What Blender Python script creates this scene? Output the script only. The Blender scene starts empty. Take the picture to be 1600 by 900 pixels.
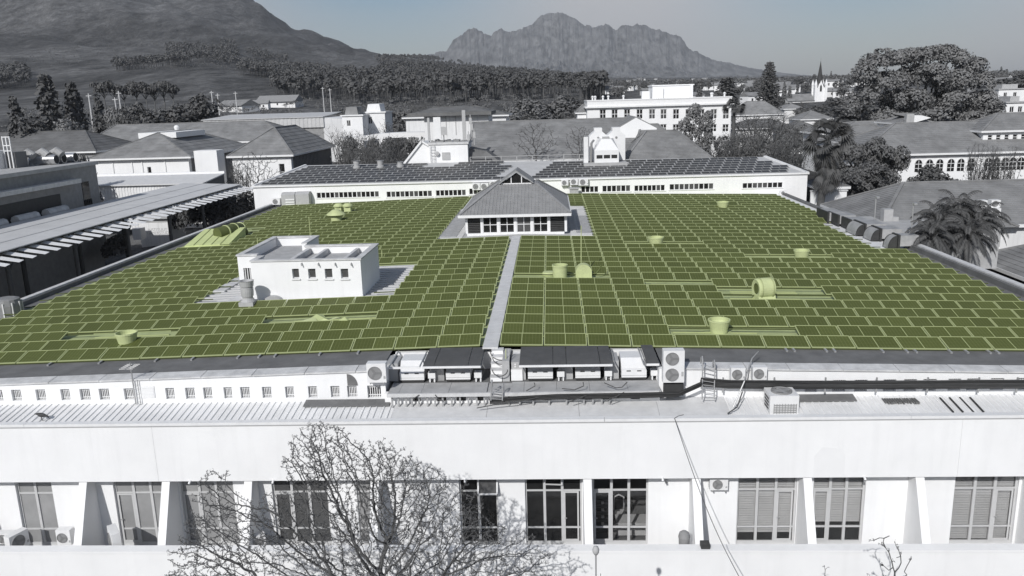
import bpy, bmesh, math, random
import numpy as np
from mathutils import Vector, Matrix, noise as mnoise

random.seed(7)
RNG = np.random.default_rng(7)
C = bpy.context.scene.collection
SC = bpy.context.scene

# ------------------------------------------------------------------ camera
F_PX, PITCH, YAW, ROLL, CZ = 1267.6, math.radians(13.11), math.radians(2.914), math.radians(-1.673), 24.0
_f = Vector((-math.sin(YAW) * math.cos(PITCH), math.cos(YAW) * math.cos(PITCH), -math.sin(PITCH)))
_r0 = Vector((math.cos(YAW), math.sin(YAW), 0.0))
_u0 = _r0.cross(_f)
CAM_R = _r0 * math.cos(ROLL) + _u0 * math.sin(ROLL)
CAM_U = -_r0 * math.sin(ROLL) + _u0 * math.cos(ROLL)
CAM_F = _f
cam_data = bpy.data.cameras.new('camera')
cam = bpy.data.objects.new('camera', cam_data)
C.objects.link(cam)
SC.camera = cam
cam_data.sensor_width = 36.0
cam_data.lens = 36.0 * F_PX / 1600.0
cam_data.clip_start = 0.5
cam_data.clip_end = 40000.0
cam.matrix_world = Matrix(((CAM_R.x, CAM_U.x, -CAM_F.x, 0), (CAM_R.y, CAM_U.y, -CAM_F.y, 0),
                           (CAM_R.z, CAM_U.z, -CAM_F.z, CZ), (0, 0, 0, 1)))

# ------------------------------------------------------------------ light
SUN_ELEV, SUN_AZ = math.radians(34), math.radians(20)      # azimuth: left of straight behind the camera
sun_travel = Vector((math.sin(SUN_AZ) * math.cos(SUN_ELEV), math.cos(SUN_AZ) * math.cos(SUN_ELEV), -math.sin(SUN_ELEV)))
sd = bpy.data.lights.new('sun', 'SUN')
sd.energy = 4.1
sd.angle = math.radians(0.5)
sd.color = (1.0, 0.99, 0.975)
sun = bpy.data.objects.new('sun', sd)
C.objects.link(sun)
sun.rotation_euler = sun_travel.to_track_quat('-Z', 'Y').to_euler()
sun.location = (0, 0, 60)

world = bpy.data.worlds.new('World')
SC.world = world
world.use_nodes = True
nt = world.node_tree
for n in list(nt.nodes):
    nt.nodes.remove(n)
sky = nt.nodes.new('ShaderNodeTexSky')
sky.sky_type = 'NISHITA'
sky.sun_disc = False
sky.sun_elevation = SUN_ELEV
sky.sun_rotation = math.atan2(-sun_travel.x, -sun_travel.y)
sky.air_density = 1.0
sky.dust_density = 1.2
sky.ozone_density = 2.2
hs = nt.nodes.new('ShaderNodeHueSaturation')
hs.inputs['Saturation'].default_value = 0.68
bgn = nt.nodes.new('ShaderNodeBackground')
bgn.inputs['Strength'].default_value = 0.08
wo = nt.nodes.new('ShaderNodeOutputWorld')
# the sky's blue comes and goes in broad bands of azimuth and fades into the grey horizon (saturation only)
tcw = nt.nodes.new('ShaderNodeTexCoord')
spw = nt.nodes.new('ShaderNodeSeparateXYZ'); nt.links.new(tcw.outputs['Generated'], spw.inputs[0])
def wmath(op, a, b=None):
    n = nt.nodes.new('ShaderNodeMath'); n.operation = op
    for i, q in enumerate((a, b)):
        if q is None:
            continue
        if isinstance(q, (int, float)):
            n.inputs[i].default_value = q
        else:
            nt.links.new(q, n.inputs[i])
    return n.outputs[0]
azw = wmath('ARCTAN2', spw.outputs[0], spw.outputs[1])
cw = wmath('COSINE', wmath('MULTIPLY', wmath('SUBTRACT', azw, math.radians(20)), 11.6))
elw = nt.nodes.new('ShaderNodeMapRange'); elw.interpolation_type = 'SMOOTHSTEP'
elw.inputs['From Min'].default_value = 0.0; elw.inputs['From Max'].default_value = 0.16
elw.inputs['To Min'].default_value = 0.35; elw.inputs['To Max'].default_value = 1.0
nt.links.new(spw.outputs[2], elw.inputs['Value'])
nt.links.new(wmath('MULTIPLY', elw.outputs[0], wmath('ADD', wmath('MULTIPLY', cw, 0.9), 0.8)), hs.inputs['Saturation'])
nt.links.new(sky.outputs[0], hs.inputs['Color'])
nt.links.new(hs.outputs[0], bgn.inputs['Color'])
nt.links.new(bgn.outputs[0], wo.inputs['Surface'])

SC.view_settings.view_transform = 'Standard'
SC.view_settings.look = 'None'
SC.view_settings.gamma = 1.0
SC.view_settings.exposure = 0.0
SC.cycles.max_bounces = 5
SC.cycles.diffuse_bounces = 3
SC.cycles.glossy_bounces = 2
SC.cycles.transmission_bounces = 3
SC.cycles.transparent_max_bounces = 6
SC.cycles.volume_bounces = 0
try:
    SC.cycles.use_denoising = True
except Exception:
    pass

# ------------------------------------------------------------------ measuring: a photo point put on a real plane
def ray(px, py):
    return CAM_R * ((px - 800) / F_PX) - CAM_U * ((py - 450) / F_PX) + CAM_F
def A(px, py, Y):
    d = ray(px, py); t = Y / d.y
    return Vector((d.x * t, Y, CZ + d.z * t))
def onz(px, py, z):
    d = ray(px, py); t = (z - CZ) / d.z
    return Vector((d.x * t, d.y * t, z))
def onx(px, py, X):
    d = ray(px, py); t = X / d.x
    return Vector((X, d.y * t, CZ + d.z * t))
def slope_at(px, py):
    d = ray(px, py)
    return d.z / math.hypot(d.x, d.y)
def horizon_px(ax, ay):
    """photo column of the horizon point in direction (ax, ay)"""
    dx = ax * CAM_R.x + ay * CAM_R.y
    dz = ax * CAM_F.x + ay * CAM_F.y
    if dz <= 0.15 * math.hypot(ax, ay):
        return 3000 if ax > 0 else -1500
    return 800 + F_PX * dx / dz
def direction(px):
    """ground direction under photo column px at the horizon"""
    y = 178.5 - 0.0294 * px
    d = ray(px, y)
    h = math.hypot(d.x, d.y)
    return d.x / h, d.y / h

# ------------------------------------------------------------------ materials
MATS = {}
def mat(name, col, rough=0.85, scale=1.0, amt=0.12, bump=0.0, bscale=None, metal=0.0, spec=0.3, detail=6, rnd=0.0, stretch=None):
    if name in MATS:
        return MATS[name]
    if not isinstance(col, (tuple, list)):
        col = (col, col, col)
    m = bpy.data.materials.new(name)
    m.use_nodes = True
    t = m.node_tree
    b = t.nodes['Principled BSDF']
    b.inputs['Roughness'].default_value = rough
    b.inputs['Metallic'].default_value = metal
    b.inputs['Specular IOR Level'].default_value = spec
    b.inputs['Base Color'].default_value = (*col, 1)
    tc = t.nodes.new('ShaderNodeTexCoord')
    vec = tc.outputs['Object']
    if stretch:
        mp = t.nodes.new('ShaderNodeMapping')
        mp.inputs['Scale'].default_value = stretch
        t.links.new(vec, mp.inputs['Vector'])
        vec = mp.outputs[0]
    if amt > 0 or bump > 0:
        nz = t.nodes.new('ShaderNodeTexNoise')
        nz.inputs['Scale'].default_value = scale
        nz.inputs['Detail'].default_value = detail
        nz.inputs['Roughness'].default_value = 0.65
        t.links.new(vec, nz.inputs['Vector'])
    if amt > 0:
        mr = t.nodes.new('ShaderNodeMapRange')
        mr.inputs['From Min'].default_value = 0.28
        mr.inputs['From Max'].default_value = 0.72
        mr.inputs['To Min'].default_value = 1 - amt
        mr.inputs['To Max'].default_value = 1 + amt
        t.links.new(nz.outputs['Fac'], mr.inputs['Value'])
        fac = mr.outputs[0]
        if rnd > 0:
            oi = t.nodes.new('ShaderNodeObjectInfo')
            m2 = t.nodes.new('ShaderNodeMapRange')
            m2.inputs['To Min'].default_value = 1 - rnd
            m2.inputs['To Max'].default_value = 1 + rnd
            t.links.new(oi.outputs['Random'], m2.inputs['Value'])
            mu = t.nodes.new('ShaderNodeMath'); mu.operation = 'MULTIPLY'
            t.links.new(fac, mu.inputs[0]); t.links.new(m2.outputs[0], mu.inputs[1])
            fac = mu.outputs[0]
        vm = t.nodes.new('ShaderNodeVectorMath'); vm.operation = 'SCALE'
        vm.inputs[0].default_value = col
        t.links.new(fac, vm.inputs['Scale'])
        t.links.new(vm.outputs[0], b.inputs['Base Color'])
    if bump > 0:
        n2 = nz
        if bscale:
            n2 = t.nodes.new('ShaderNodeTexNoise')
            n2.inputs['Scale'].default_value = bscale
            n2.inputs['Detail'].default_value = 5
            t.links.new(vec, n2.inputs['Vector'])
        bp = t.nodes.new('ShaderNodeBump')
        bp.inputs['Strength'].default_value = bump
        bp.inputs['Distance'].default_value = 0.03
        t.links.new(n2.outputs['Fac'], bp.inputs['Height'])
        t.links.new(bp.outputs[0], b.inputs['Normal'])
    MATS[name] = m
    return m

def streaked(name, col, streak=0.25, rough=0.85):
    """painted plaster with faint vertical rain streaks and blotches"""
    if name in MATS:
        return MATS[name]
    m = mat(name, col, rough, 0.35, 0.05, bump=0.12, bscale=9)
    t = m.node_tree
    b = t.nodes['Principled BSDF']
    src = b.inputs['Base Color'].links[0].from_socket
    tc = t.nodes.new('ShaderNodeTexCoord')
    mp = t.nodes.new('ShaderNodeMapping'); mp.inputs['Scale'].default_value = (2.2, 2.2, 0.14)
    nz = t.nodes.new('ShaderNodeTexNoise'); nz.inputs['Scale'].default_value = 1.6; nz.inputs['Detail'].default_value = 7
    mr = t.nodes.new('ShaderNodeMapRange')
    mr.inputs['From Min'].default_value = 0.5; mr.inputs['From Max'].default_value = 0.8
    mr.inputs['To Min'].default_value = 1.0; mr.inputs['To Max'].default_value = 1 - streak
    vm = t.nodes.new('ShaderNodeVectorMath'); vm.operation = 'SCALE'
    t.links.new(tc.outputs['Object'], mp.inputs[0]); t.links.new(mp.outputs[0], nz.inputs['Vector'])
    t.links.new(nz.outputs['Fac'], mr.inputs['Value'])
    t.links.new(src, vm.inputs[0]); t.links.new(mr.outputs[0], vm.inputs['Scale'])
    t.links.new(vm.outputs[0], b.inputs['Base Color'])
    return m

def roof_mat(name, g, sx, sz, amt=0.3, rough=0.85):
    """tiled roof: grain plus the roll of each tile along its course (relief only)"""
    if name in MATS:
        return MATS[name]
    m = mat(name, g, rough, 1.2, 0.16, bump=0.3, bscale=14)
    return m

def cell_mat(name, cell, line, nx, ny, rough=0.45):
    """solar cells printed under glass: grid lines from the pane's own UV"""
    if name in MATS:
        return MATS[name]
    m = bpy.data.materials.new(name); m.use_nodes = True
    t = m.node_tree; b = t.nodes['Principled BSDF']
    b.inputs['Roughness'].default_value = rough
    b.inputs['Specular IOR Level'].default_value = 0.14
    uv = t.nodes.new('ShaderNodeUVMap')
    sp = t.nodes.new('ShaderNodeSeparateXYZ')
    t.links.new(uv.outputs[0], sp.inputs[0])
    outs = []
    for i, n, w in ((0, nx, 0.10), (1, ny, 0.12)):
        mu = t.nodes.new('ShaderNodeMath'); mu.operation = 'MULTIPLY'; mu.inputs[1].default_value = n
        fr = t.nodes.new('ShaderNodeMath'); fr.operation = 'FRACT'
        lt = t.nodes.new('ShaderNodeMath'); lt.operation = 'LESS_THAN'; lt.inputs[1].default_value = w
        t.links.new(sp.outputs[i], mu.inputs[0]); t.links.new(mu.outputs[0], fr.inputs[0]); t.links.new(fr.outputs[0], lt.inputs[0])
        outs.append(lt.outputs[0])
    mx = t.nodes.new('ShaderNodeMath'); mx.operation = 'MAXIMUM'
    t.links.new(outs[0], mx.inputs[0]); t.links.new(outs[1], mx.inputs[1])
    oi = t.nodes.new('ShaderNodeObjectInfo')
    mr = t.nodes.new('ShaderNodeMapRange'); mr.inputs['To Min'].default_value = 0.9; mr.inputs['To Max'].default_value = 1.12
    t.links.new(oi.outputs['Random'], mr.inputs['Value'])
    mc = t.nodes.new('ShaderNodeMix'); mc.data_type = 'RGBA'
    mc.inputs['A'].default_value = (*cell, 1); mc.inputs['B'].default_value = (*line, 1)
    t.links.new(mx.outputs[0], mc.inputs['Factor'])
    vm = t.nodes.new('ShaderNodeVectorMath'); vm.operation = 'SCALE'
    t.links.new(mc.outputs['Result'], vm.inputs[0]); t.links.new(mr.outputs[0], vm.inputs['Scale'])
    t.links.new(vm.outputs[0], b.inputs['Base Color'])
    MATS[name] = m
    return m

def clear_glass():
    if 'clear_glass' in MATS:
        return MATS['clear_glass']
    m = bpy.data.materials.new('clear_glass'); m.use_nodes = True
    t = m.node_tree
    for n in list(t.nodes):
        t.nodes.remove(n)
    o = t.nodes.new('ShaderNodeOutputMaterial')
    tr = t.nodes.new('ShaderNodeBsdfTransparent'); tr.inputs[0].default_value = (0.88, 0.88, 0.88, 1)
    gl = t.nodes.new('ShaderNodeBsdfGlossy'); gl.inputs['Roughness'].default_value = 0.03
    fz = t.nodes.new('ShaderNodeFresnel'); fz.inputs['IOR'].default_value = 1.5
    mx = t.nodes.new('ShaderNodeMixShader')
    t.links.new(fz.outputs[0], mx.inputs[0]); t.links.new(tr.outputs[0], mx.inputs[1]); t.links.new(gl.outputs[0], mx.inputs[2])
    t.links.new(mx.outputs[0], o.inputs[0])
    MATS['clear_glass'] = m
    return m

# plain greys: the photograph shows the town in black and white and the array in olive
WHITE = streaked('white_plaster', 0.80, 0.05)
WHITE2 = streaked('white_plaster_aged', 0.74, 0.2)
TRIM = mat('white_trim', 0.74, 0.6, 3, 0.06)
COPING = mat('coping_concrete', 0.55, 0.9, 1.7, 0.22, bump=0.4, bscale=12)
MEMBRANE = mat('grey_roof_membrane', 0.155, 0.9, 1.1, 0.22, bump=0.3, bscale=10)
FELT = mat('light_roof_felt', 0.60, 0.9, 2.0, 0.10, bump=0.3, bscale=22)
LEDGE = mat('concrete_ledge', 0.40, 0.9, 1.6, 0.16, bump=0.4, bscale=16)
CORR = mat('corrugated_sheet', 0.74, 0.55, 0.9, 0.10)
SHED = mat('pale_shed_sheet', 0.58, 0.6, 0.5, 0.10)
CORRG = mat('grey_corrugated_sheet', 0.50, 0.6, 0.7, 0.12)
DEBRIS = mat('gutter_debris', 0.30, 0.95, 6, 0.5, bump=0.6, bscale=18)
TILE = mat('grey_roof_tile', 0.22, 0.85, 0.45, 0.30, bump=0.25, bscale=12)
TILEP = mat('lantern_roof_tile', 0.28, 0.85, 1.3, 0.16, bump=0.25, bscale=12)
SLATE = mat('spire_slate', 0.05, 0.8, 1.0, 0.15)
TILED = mat('dark_roof_tile', 0.145, 0.85, 0.4, 0.3, bump=0.25, bscale=10)
TILEL = mat('pale_roof_tile', 0.26, 0.85, 1.3, 0.16, bump=0.25, bscale=12)
REFLG = mat('painted_reflection_glass', 0.27, 0.15, 0.5, 0.2, spec=0.5)  # pale base colour stands in for the light wall mirrored in the panes
BROWN = mat('brown_brick_wall', 0.27, 0.9, 2.0, 0.15, bump=0.25, bscale=20)
CLAD = mat('grey_cladding', 0.17, 0.7, 0.8, 0.1)
DARKG = mat('dark_window_glass', 0.018, 0.06, 0.8, 0.3, spec=0.5)
MIDG = mat('grey_window_glass', 0.075, 0.12, 0.6, 0.3, spec=0.5)
BLIND = mat('window_blind', 0.66, 0.8, 2.0, 0.08)
FRAMEG = mat('window_frame_grey', 0.50, 0.5, 3, 0.06)
DARK = mat('dark_paint', 0.045, 0.6, 3, 0.2)
BLACK = mat('black_rubber', 0.025, 0.6, 4, 0.2)
CABLE = mat('cable_insulation', 0.07, 0.55, 3, 0.35, stretch=(0.4, 8, 8))
AWN = mat('charcoal_awning', 0.09, 0.75, 2.5, 0.15)
METAL = mat('bare_metal', 0.42, 0.4, 2.5, 0.15, metal=0.4)
DUCT = mat('galvanised_duct', 0.34, 0.55, 1.2, 0.25, metal=0.0)
ACW = mat('appliance_white', 0.72, 0.5, 2.5, 0.05)
ACG = mat('appliance_grey', 0.40, 0.6, 3, 0.1)
FANG = mat('fan_guard', 0.24, 0.6, 5, 0.1)
TIMBER = mat('weathered_timber', 0.10, 0.9, 2.0, 0.25, stretch=(6, 6, 0.6))
BARK = mat('grey_bark', 0.085, 0.95, 5, 0.35, bump=0.5)
BARKD = mat('dark_bark', 0.11, 0.95, 4, 0.35)
TWIG = mat('twig_bark', 0.095, 0.95, 6, 0.35)
BUD = mat('bud_leaf', 0.14, 0.9, 3, 0.4)
LEAF = mat('grey_leaf', 0.14, 0.85, 0.5, 0.25, rnd=0.15)
LEAFD = mat('dark_leaf', 0.098, 0.85, 0.5, 0.25, rnd=0.15)
LEAFL = mat('pale_leaf', 0.19, 0.85, 0.5, 0.35, rnd=0.12)
PALM = mat('palm_leaf', 0.085, 0.7, 0.8, 0.35)
# the array and all that stands in it are olive in the photograph
OLV_CELL = cell_mat('olive_cells', (0.080, 0.095, 0.026), (0.142, 0.162, 0.062), 6, 8)
OLV_FRAME = mat('olive_frame', (0.36, 0.40, 0.20), 0.6, 2, 0.06)
OLV_DARK = mat('olive_rail', (0.075, 0.09, 0.03), 0.7, 2, 0.1)
OLV_ROOF = mat('olive_roof_sheet', (0.40, 0.45, 0.22), 0.7, 1.2, 0.15)
OLV_VENT = mat('olive_vent', (0.50, 0.55, 0.29), 0.65, 1.5, 0.14)
OLV_PIPE = mat('olive_dark_duct', (0.11, 0.13, 0.045), 0.6, 1.2, 0.15)
GREY_CELL = cell_mat('grey_cells', (0.045, 0.045, 0.045), (0.085, 0.085, 0.085), 6, 4)
GREY_FRAME = mat('grey_panel_frame', 0.42, 0.6, 2, 0.1)

# ------------------------------------------------------------------ mesh building
class MB:
    def __init__(self):
        self.v, self.f, self.m, self.uv = [], [], [], {}
    def quad(self, a, b, c, d, m=0, uv=None):
        i = len(self.v)
        self.v += [tuple(a), tuple(b), tuple(c), tuple(d)]
        if uv:
            self.uv[len(self.f)] = uv
        self.f.append((i, i + 1, i + 2, i + 3)); self.m.append(m)
    def tri(self, a, b, c, m=0):
        i = len(self.v)
        self.v += [tuple(a), tuple(b), tuple(c)]
        self.f.append((i, i + 1, i + 2)); self.m.append(m)
    def poly(self, pts, m=0):
        i = len(self.v)
        self.v += [tuple(p) for p in pts]
        self.f.append(tuple(range(i, i + len(pts)))); self.m.append(m)
    def hexa(self, p, m=0):
        """eight corners: bottom 0-3 counter-clockwise from above, top 4-7"""
        i = len(self.v)
        self.v += [tuple(q) for q in p]
        for f in ((3, 2, 1, 0), (4, 5, 6, 7), (0, 1, 5, 4), (1, 2, 6, 5), (2, 3, 7, 6), (3, 0, 4, 7)):
            self.f.append(tuple(i + k for k in f)); self.m.append(m)
    def box(self, x0, y0, z0, x1, y1, z1, m=0):
        self.hexa([(x0, y0, z0), (x1, y0, z0), (x1, y1, z0), (x0, y1, z0), (x0, y0, z1), (x1, y0, z1), (x1, y1, z1), (x0, y1, z1)], m)
    def bar(self, a, b, w, h=None, up=(0, 0, 1), m=0):
        """rectangular bar from a to b"""
        a, b = Vector(a), Vector(b)
        h = w if h is None else h
        d = (b - a)
        if d.length < 1e-6:
            return
        d.normalize()
        u = Vector(up)
        s = d.cross(u)
        if s.length < 1e-3:
            s = d.cross(Vector((1, 0, 0)))
        s.normalize()
        u = s.cross(d)
        s, u = s * (w / 2), u * (h / 2)
        self.hexa([a - s - u, a + s - u, b + s - u, b - s - u, a - s + u, a + s + u, b + s + u, b - s + u], m)
    def tube(self, pts, r, n=6, m=0, caps=True):
        pts = [Vector(p) for p in pts]
        rs = r if isinstance(r, (list, tuple)) else [r] * len(pts)
        i0 = len(self.v)
        ref = None
        for k, p in enumerate(pts):
            d = (pts[min(k + 1, len(pts) - 1)] - pts[max(k - 1, 0)])
            if d.length < 1e-9:
                d = Vector((0, 0, 1))
            d.normalize()
            if ref is None:
                ref = d.orthogonal().normalized()
            else:
                ref = ref - d * ref.dot(d)
                if ref.length < 1e-4:
                    ref = d.orthogonal()
                ref.normalize()
            bi = d.cross(ref)
            for j in range(n):
                a = 2 * math.pi * j / n
                self.v.append(tuple(p + (ref * math.cos(a) + bi * math.sin(a)) * rs[k]))
        for k in range(len(pts) - 1):
            for j in range(n):
                a, b = i0 + k * n + j, i0 + k * n + (j + 1) % n
                self.f.append((a, b, b + n, a + n)); self.m.append(m)
        if caps:
            self.f.append(tuple(i0 + j for j in reversed(range(n)))); self.m.append(m)
            e = i0 + (len(pts) - 1) * n
            self.f.append(tuple(e + j for j in range(n))); self.m.append(m)
    def lathe(self, prof, c=(0, 0, 0), n=16, axis='z', m=0):
        """profile of (radius, height) turned about an axis through c"""
        c = Vector(c); i0 = len(self.v)
        for r, h in prof:
            for j in range(n):
                a = 2 * math.pi * j / n
                x, y = r * math.cos(a), r * math.sin(a)
                p = (x, y, h) if axis == 'z' else ((x, -h, y) if axis == 'y' else (h, x, y))
                self.v.append(tuple(c + Vector(p)))
        for k in range(len(prof) - 1):
            for j in range(n):
                a, b = i0 + k * n + j, i0 + k * n + (j + 1) % n
                self.f.append((a, b, b + n, a + n)); self.m.append(m)
    def prism(self, poly, axis, lo, hi, m=0):
        """polygon extruded along an axis; poly in the two other coordinates (x: (y,z), y: (x,z), z: (x,y))"""
        def P(q, t):
            return {'x': (t, q[0], q[1]), 'y': (q[0], t, q[1]), 'z': (q[0], q[1], t)}[axis]
        a = [P(q, lo) for q in poly]; b = [P(q, hi) for q in poly]
        self.poly(list(reversed(a)), m); self.poly(b, m)
        for k in range(len(poly)):
            j = (k + 1) % len(poly)
            self.quad(a[k], a[j], b[j], b[k], m)
    def build(self, name, mats, parent=None, local=False, smooth=False, link=True):
        me = bpy.data.meshes.new(name)
        vs = self.v
        if parent is not None and not local:
            W = world_of(parent).inverted()
            vs = [tuple(W @ Vector(p)) for p in vs]
        me.from_pydata(vs, [], self.f)
        if not isinstance(mats, (list, tuple)):
            mats = [mats]
        for q in mats:
            me.materials.append(q)
        if len(mats) > 1:
            me.polygons.foreach_set('material_index', self.m)
        if smooth:
            me.polygons.foreach_set('use_smooth', [True] * len(self.f))
        if self.uv:
            lay = me.uv_layers.new(name='UVMap')
            for fi, uv in self.uv.items():
                p = me.polygons[fi]
                for li, w in zip(p.loop_indices, uv):
                    lay.data[li].uv = w
        me.update()
        o = bpy.data.objects.new(name, me)
        C.objects.link(o)
        if parent is not None:
            o.parent = parent
        return o

def world_of(o):
    M = o.matrix_basis.copy()
    while o.parent is not None:
        o = o.parent
        M = o.matrix_basis @ M
    return M
def tag(o, label=None, cat=None, group=None, kind=None):
    for k, v in (('label', label), ('category', cat), ('group', group), ('kind', kind)):
        if v:
            o[k] = v
    return o
def thing(name, label, cat, loc=(0, 0, 0), rz=0.0, group=None):
    o = bpy.data.objects.new(name, None)
    C.objects.link(o)
    o.empty_display_size = 0.3
    o.location = loc; o.rotation_euler = (0, 0, rz)
    return tag(o, label, cat, group)
KIDS = {}
def copy_tree(o, label=None, loc=None, rz=None, scale=None, parent=None):
    c = o.copy(); C.objects.link(c)
    if parent is not None:
        c.parent = parent
    if label:
        c['label'] = label
    if loc is not None:
        c.location = loc
    if rz is not None:
        c.rotation_euler = (0, 0, rz)
    if scale is not None:
        c.scale = scale
    for ch in (KIDS.get(o.name) or list(o.children)):
        copy_tree(ch, parent=c)
    return c
def share(src, name, parent, loc):
    """another object on the same mesh"""
    o = bpy.data.objects.new(name, src.data); C.objects.link(o)
    o.parent = parent; o.location = loc
    return o

def wall_grid(b, x0, x1, z0, z1, y, th, holes, top=None, m=0, mapf=None):
    """upright wall in the xz plane at depth y..y+th with open holes (x0, z0, x1, z1); reveals included"""
    xs = sorted({x0, x1, *[min(max(h[k], x0), x1) for h in holes for k in (0, 2)]})
    zs = sorted({z0, z1, *[min(max(h[k], z0), z1) for h in holes for k in (1, 3)]})
    def solid(i, j):
        if i < 0 or j < 0 or i >= len(xs) - 1 or j >= len(zs) - 1:
            return False
        cx, cz = (xs[i] + xs[i + 1]) / 2, (zs[j] + zs[j + 1]) / 2
        return not any(h[0] < cx < h[2] and h[1] < cz < h[3] for h in holes)
    def P(x, yy, z):
        if top is not None and abs(z - z1) < 1e-6:
            z = top(x)
        return mapf(x, yy, z) if mapf else (x, yy, z)
    for i in range(len(xs) - 1):
        for j in range(len(zs) - 1):
            if not solid(i, j):
                continue
            a, c, d, e = xs[i], xs[i + 1], zs[j], zs[j + 1]
            b.quad(P(a, y, d), P(c, y, d), P(c, y, e), P(a, y, e), m)
            b.quad(P(c, y + th, d), P(a, y + th, d), P(a, y + th, e), P(c, y + th, e), m)
            if not solid(i - 1, j):
                b.quad(P(a, y + th, d), P(a, y, d), P(a, y, e), P(a, y + th, e), m)
            if not solid(i + 1, j):
                b.quad(P(c, y, d), P(c, y + th, d), P(c, y + th, e), P(c, y, e), m)
            if not solid(i, j - 1):
                b.quad(P(a, y + th, d), P(c, y + th, d), P(c, y, d), P(a, y, d), m)
            if not solid(i, j + 1):
                b.quad(P(a, y, e), P(c, y, e), P(c, y + th, e), P(a, y + th, e), m)

def simple_window(parent, x0, z0, x1, z1, y, frame_m=None, pane_m=None, cols=1, rows=1, fw=0.05, name='window', grille=0, depth=0.06):
    """window: frame with mullions, one pane sub-part per light"""
    frame_m = frame_m or FRAMEG; pane_m = pane_m or DARKG
    b = MB()
    b.box(x0, y, z0, x0 + fw, y + depth, z1); b.box(x1 - fw, y, z0, x1, y + depth, z1)
    b.box(x0 + fw, y, z0, x1 - fw, y + depth, z0 + fw); b.box(x0 + fw, y, z1 - fw, x1 - fw, y + depth, z1)
    cx = [x0 + fw + (x1 - x0 - 2 * fw) * k / cols for k in range(cols + 1)]
    cz = [z0 + fw + (z1 - z0 - 2 * fw) * k / rows for k in range(rows + 1)]
    for k in range(1, cols):
        b.box(cx[k] - fw / 2, y + .003, z0 + fw, cx[k] + fw / 2, y + depth - .003, z1 - fw)
    for k in range(1, rows):
        for c in range(cols):
            l = cx[c] + (fw / 2 if c else 0); r = cx[c + 1] - (fw / 2 if c < cols - 1 else 0)
            b.box(l, y + .006, cz[k] - fw / 2, r, y + depth - .006, cz[k] + fw / 2)
    w = b.build(name, frame_m, parent)
    p = MB()
    for c in range(cols):
        for r in range(rows):
            p = MB()
            p.box(cx[c], y + depth * .5 - .004, cz[r], cx[c + 1], y + depth * .5 + .004, cz[r + 1])
            p.build('pane', pane_m, w)
    return w

# ------------------------------------------------------------------ the ground, hills and far mountain
def lerp_table(tab, x):
    if x <= tab[0][0]:
        return tab[0][1]
    for (a, p), (b, q) in zip(tab, tab[1:]):
        if x <= b:
            return p + (q - p) * (x - a) / (b - a)
    return tab[-1][1]
# photo rows of bare ground at a set of real distances; each becomes a real height
G600 = [(-600, 172), (0, 166), (200, 165), (430, 162), (600, 160), (800, 153), (940, 148), (1100, 144), (1300, 139), (1600, 132), (2200, 114)]
G1000 = [(-600, 145), (0, 135), (200, 122), (330, 112), (430, 122), (520, 128), (600, 124), (800, 132), (920, 138), (960, 139), (1100, 137), (1300, 131), (1600, 124), (2200, 107)]
G2000 = [(-600, 40), (0, 62), (200, 72), (330, 74), (430, 80), (520, 86), (560, 84), (592, 86), (640, 91), (690, 98), (760, 107), (860, 115), (940, 126), (1100, 129), (1300, 126), (1600, 121), (2200, 104)]
G3200 = [(-600, -190), (0, -110), (200, -66), (330, -36), (390, -14), (415, 0), (430, 10), (440, 20), (455, 34), (470, 46), (490, 53), (510, 59), (530, 66), (560, 76), (600, 86), (680, 97), (760, 106), (860, 114), (940, 121), (1100, 122), (1300, 121), (1600, 118), (2200, 100)]
G6000 = [(900, 125), (1100, 120), (1300, 119), (1450, 118), (1600, 117), (2200, 100)]
def smooth(a, b, x):
    t = min(1.0, max(0.0, (x - a) / (b - a)))
    return t * t * (3 - 2 * t)
def near_ground(x, y):
    return 9.0 * smooth(33, 55, y) - 2.2 * (1 - smooth(-38, -33.5, x)) * smooth(50, 60, y) * (1 - smooth(99, 108, y))
def ground(x, y, rough=True):
    d = math.hypot(x, y)
    z0 = near_ground(x, y)
    if d < 130 or y < 0:
        back = max(0.0, d - 130) * 0.004 if y < 0 else 0
        return z0 + back
    px = horizon_px(x / d, y / d)
    px = min(2200, max(-600, px))
    def zz(tab, dist):
        return CZ + dist * slope_at(px, lerp_table(tab, px))
    z3 = zz(G3200, 3200)
    z6 = zz(G6000, 6000) if px > 1000 else max(40.0, z3 * 0.72)
    if 900 <= px <= 1000:
        z6 = min(z6, zz(G6000, 6000))
    ks = [(130, z0), (350, 12.0), (600, zz(G600, 600)), (1000, zz(G1000, 1000)), (2000, zz(G2000, 2000)), (3200, z3), (6000, z6), (14000, z6 * 0.9)]
    z = lerp_table(ks, d)
    side = smooth(-40, 60, y)
    z = z * side + (10 + d * 0.012) * (1 - side)
    if rough and d > 900:
        k = min(1.0, (d - 900) / 1500) * (1.0 if px < 900 else 0.12)
        p = Vector((x * 0.0016, y * 0.0016, 0.3))
        t = 1.0 if px < 560 else max(.25, 1 - (px - 560) / 100)
        z += k * t * (mnoise.fractal(p, 0.8, 2.1, 7) * 46 - abs(mnoise.noise(Vector((x * 0.0042, y * 0.0009, 7.0)))) * 70 - abs(mnoise.noise(Vector((x * 0.013, y * 0.002, 4.0)))) * 22 + 18)
    return z

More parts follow.
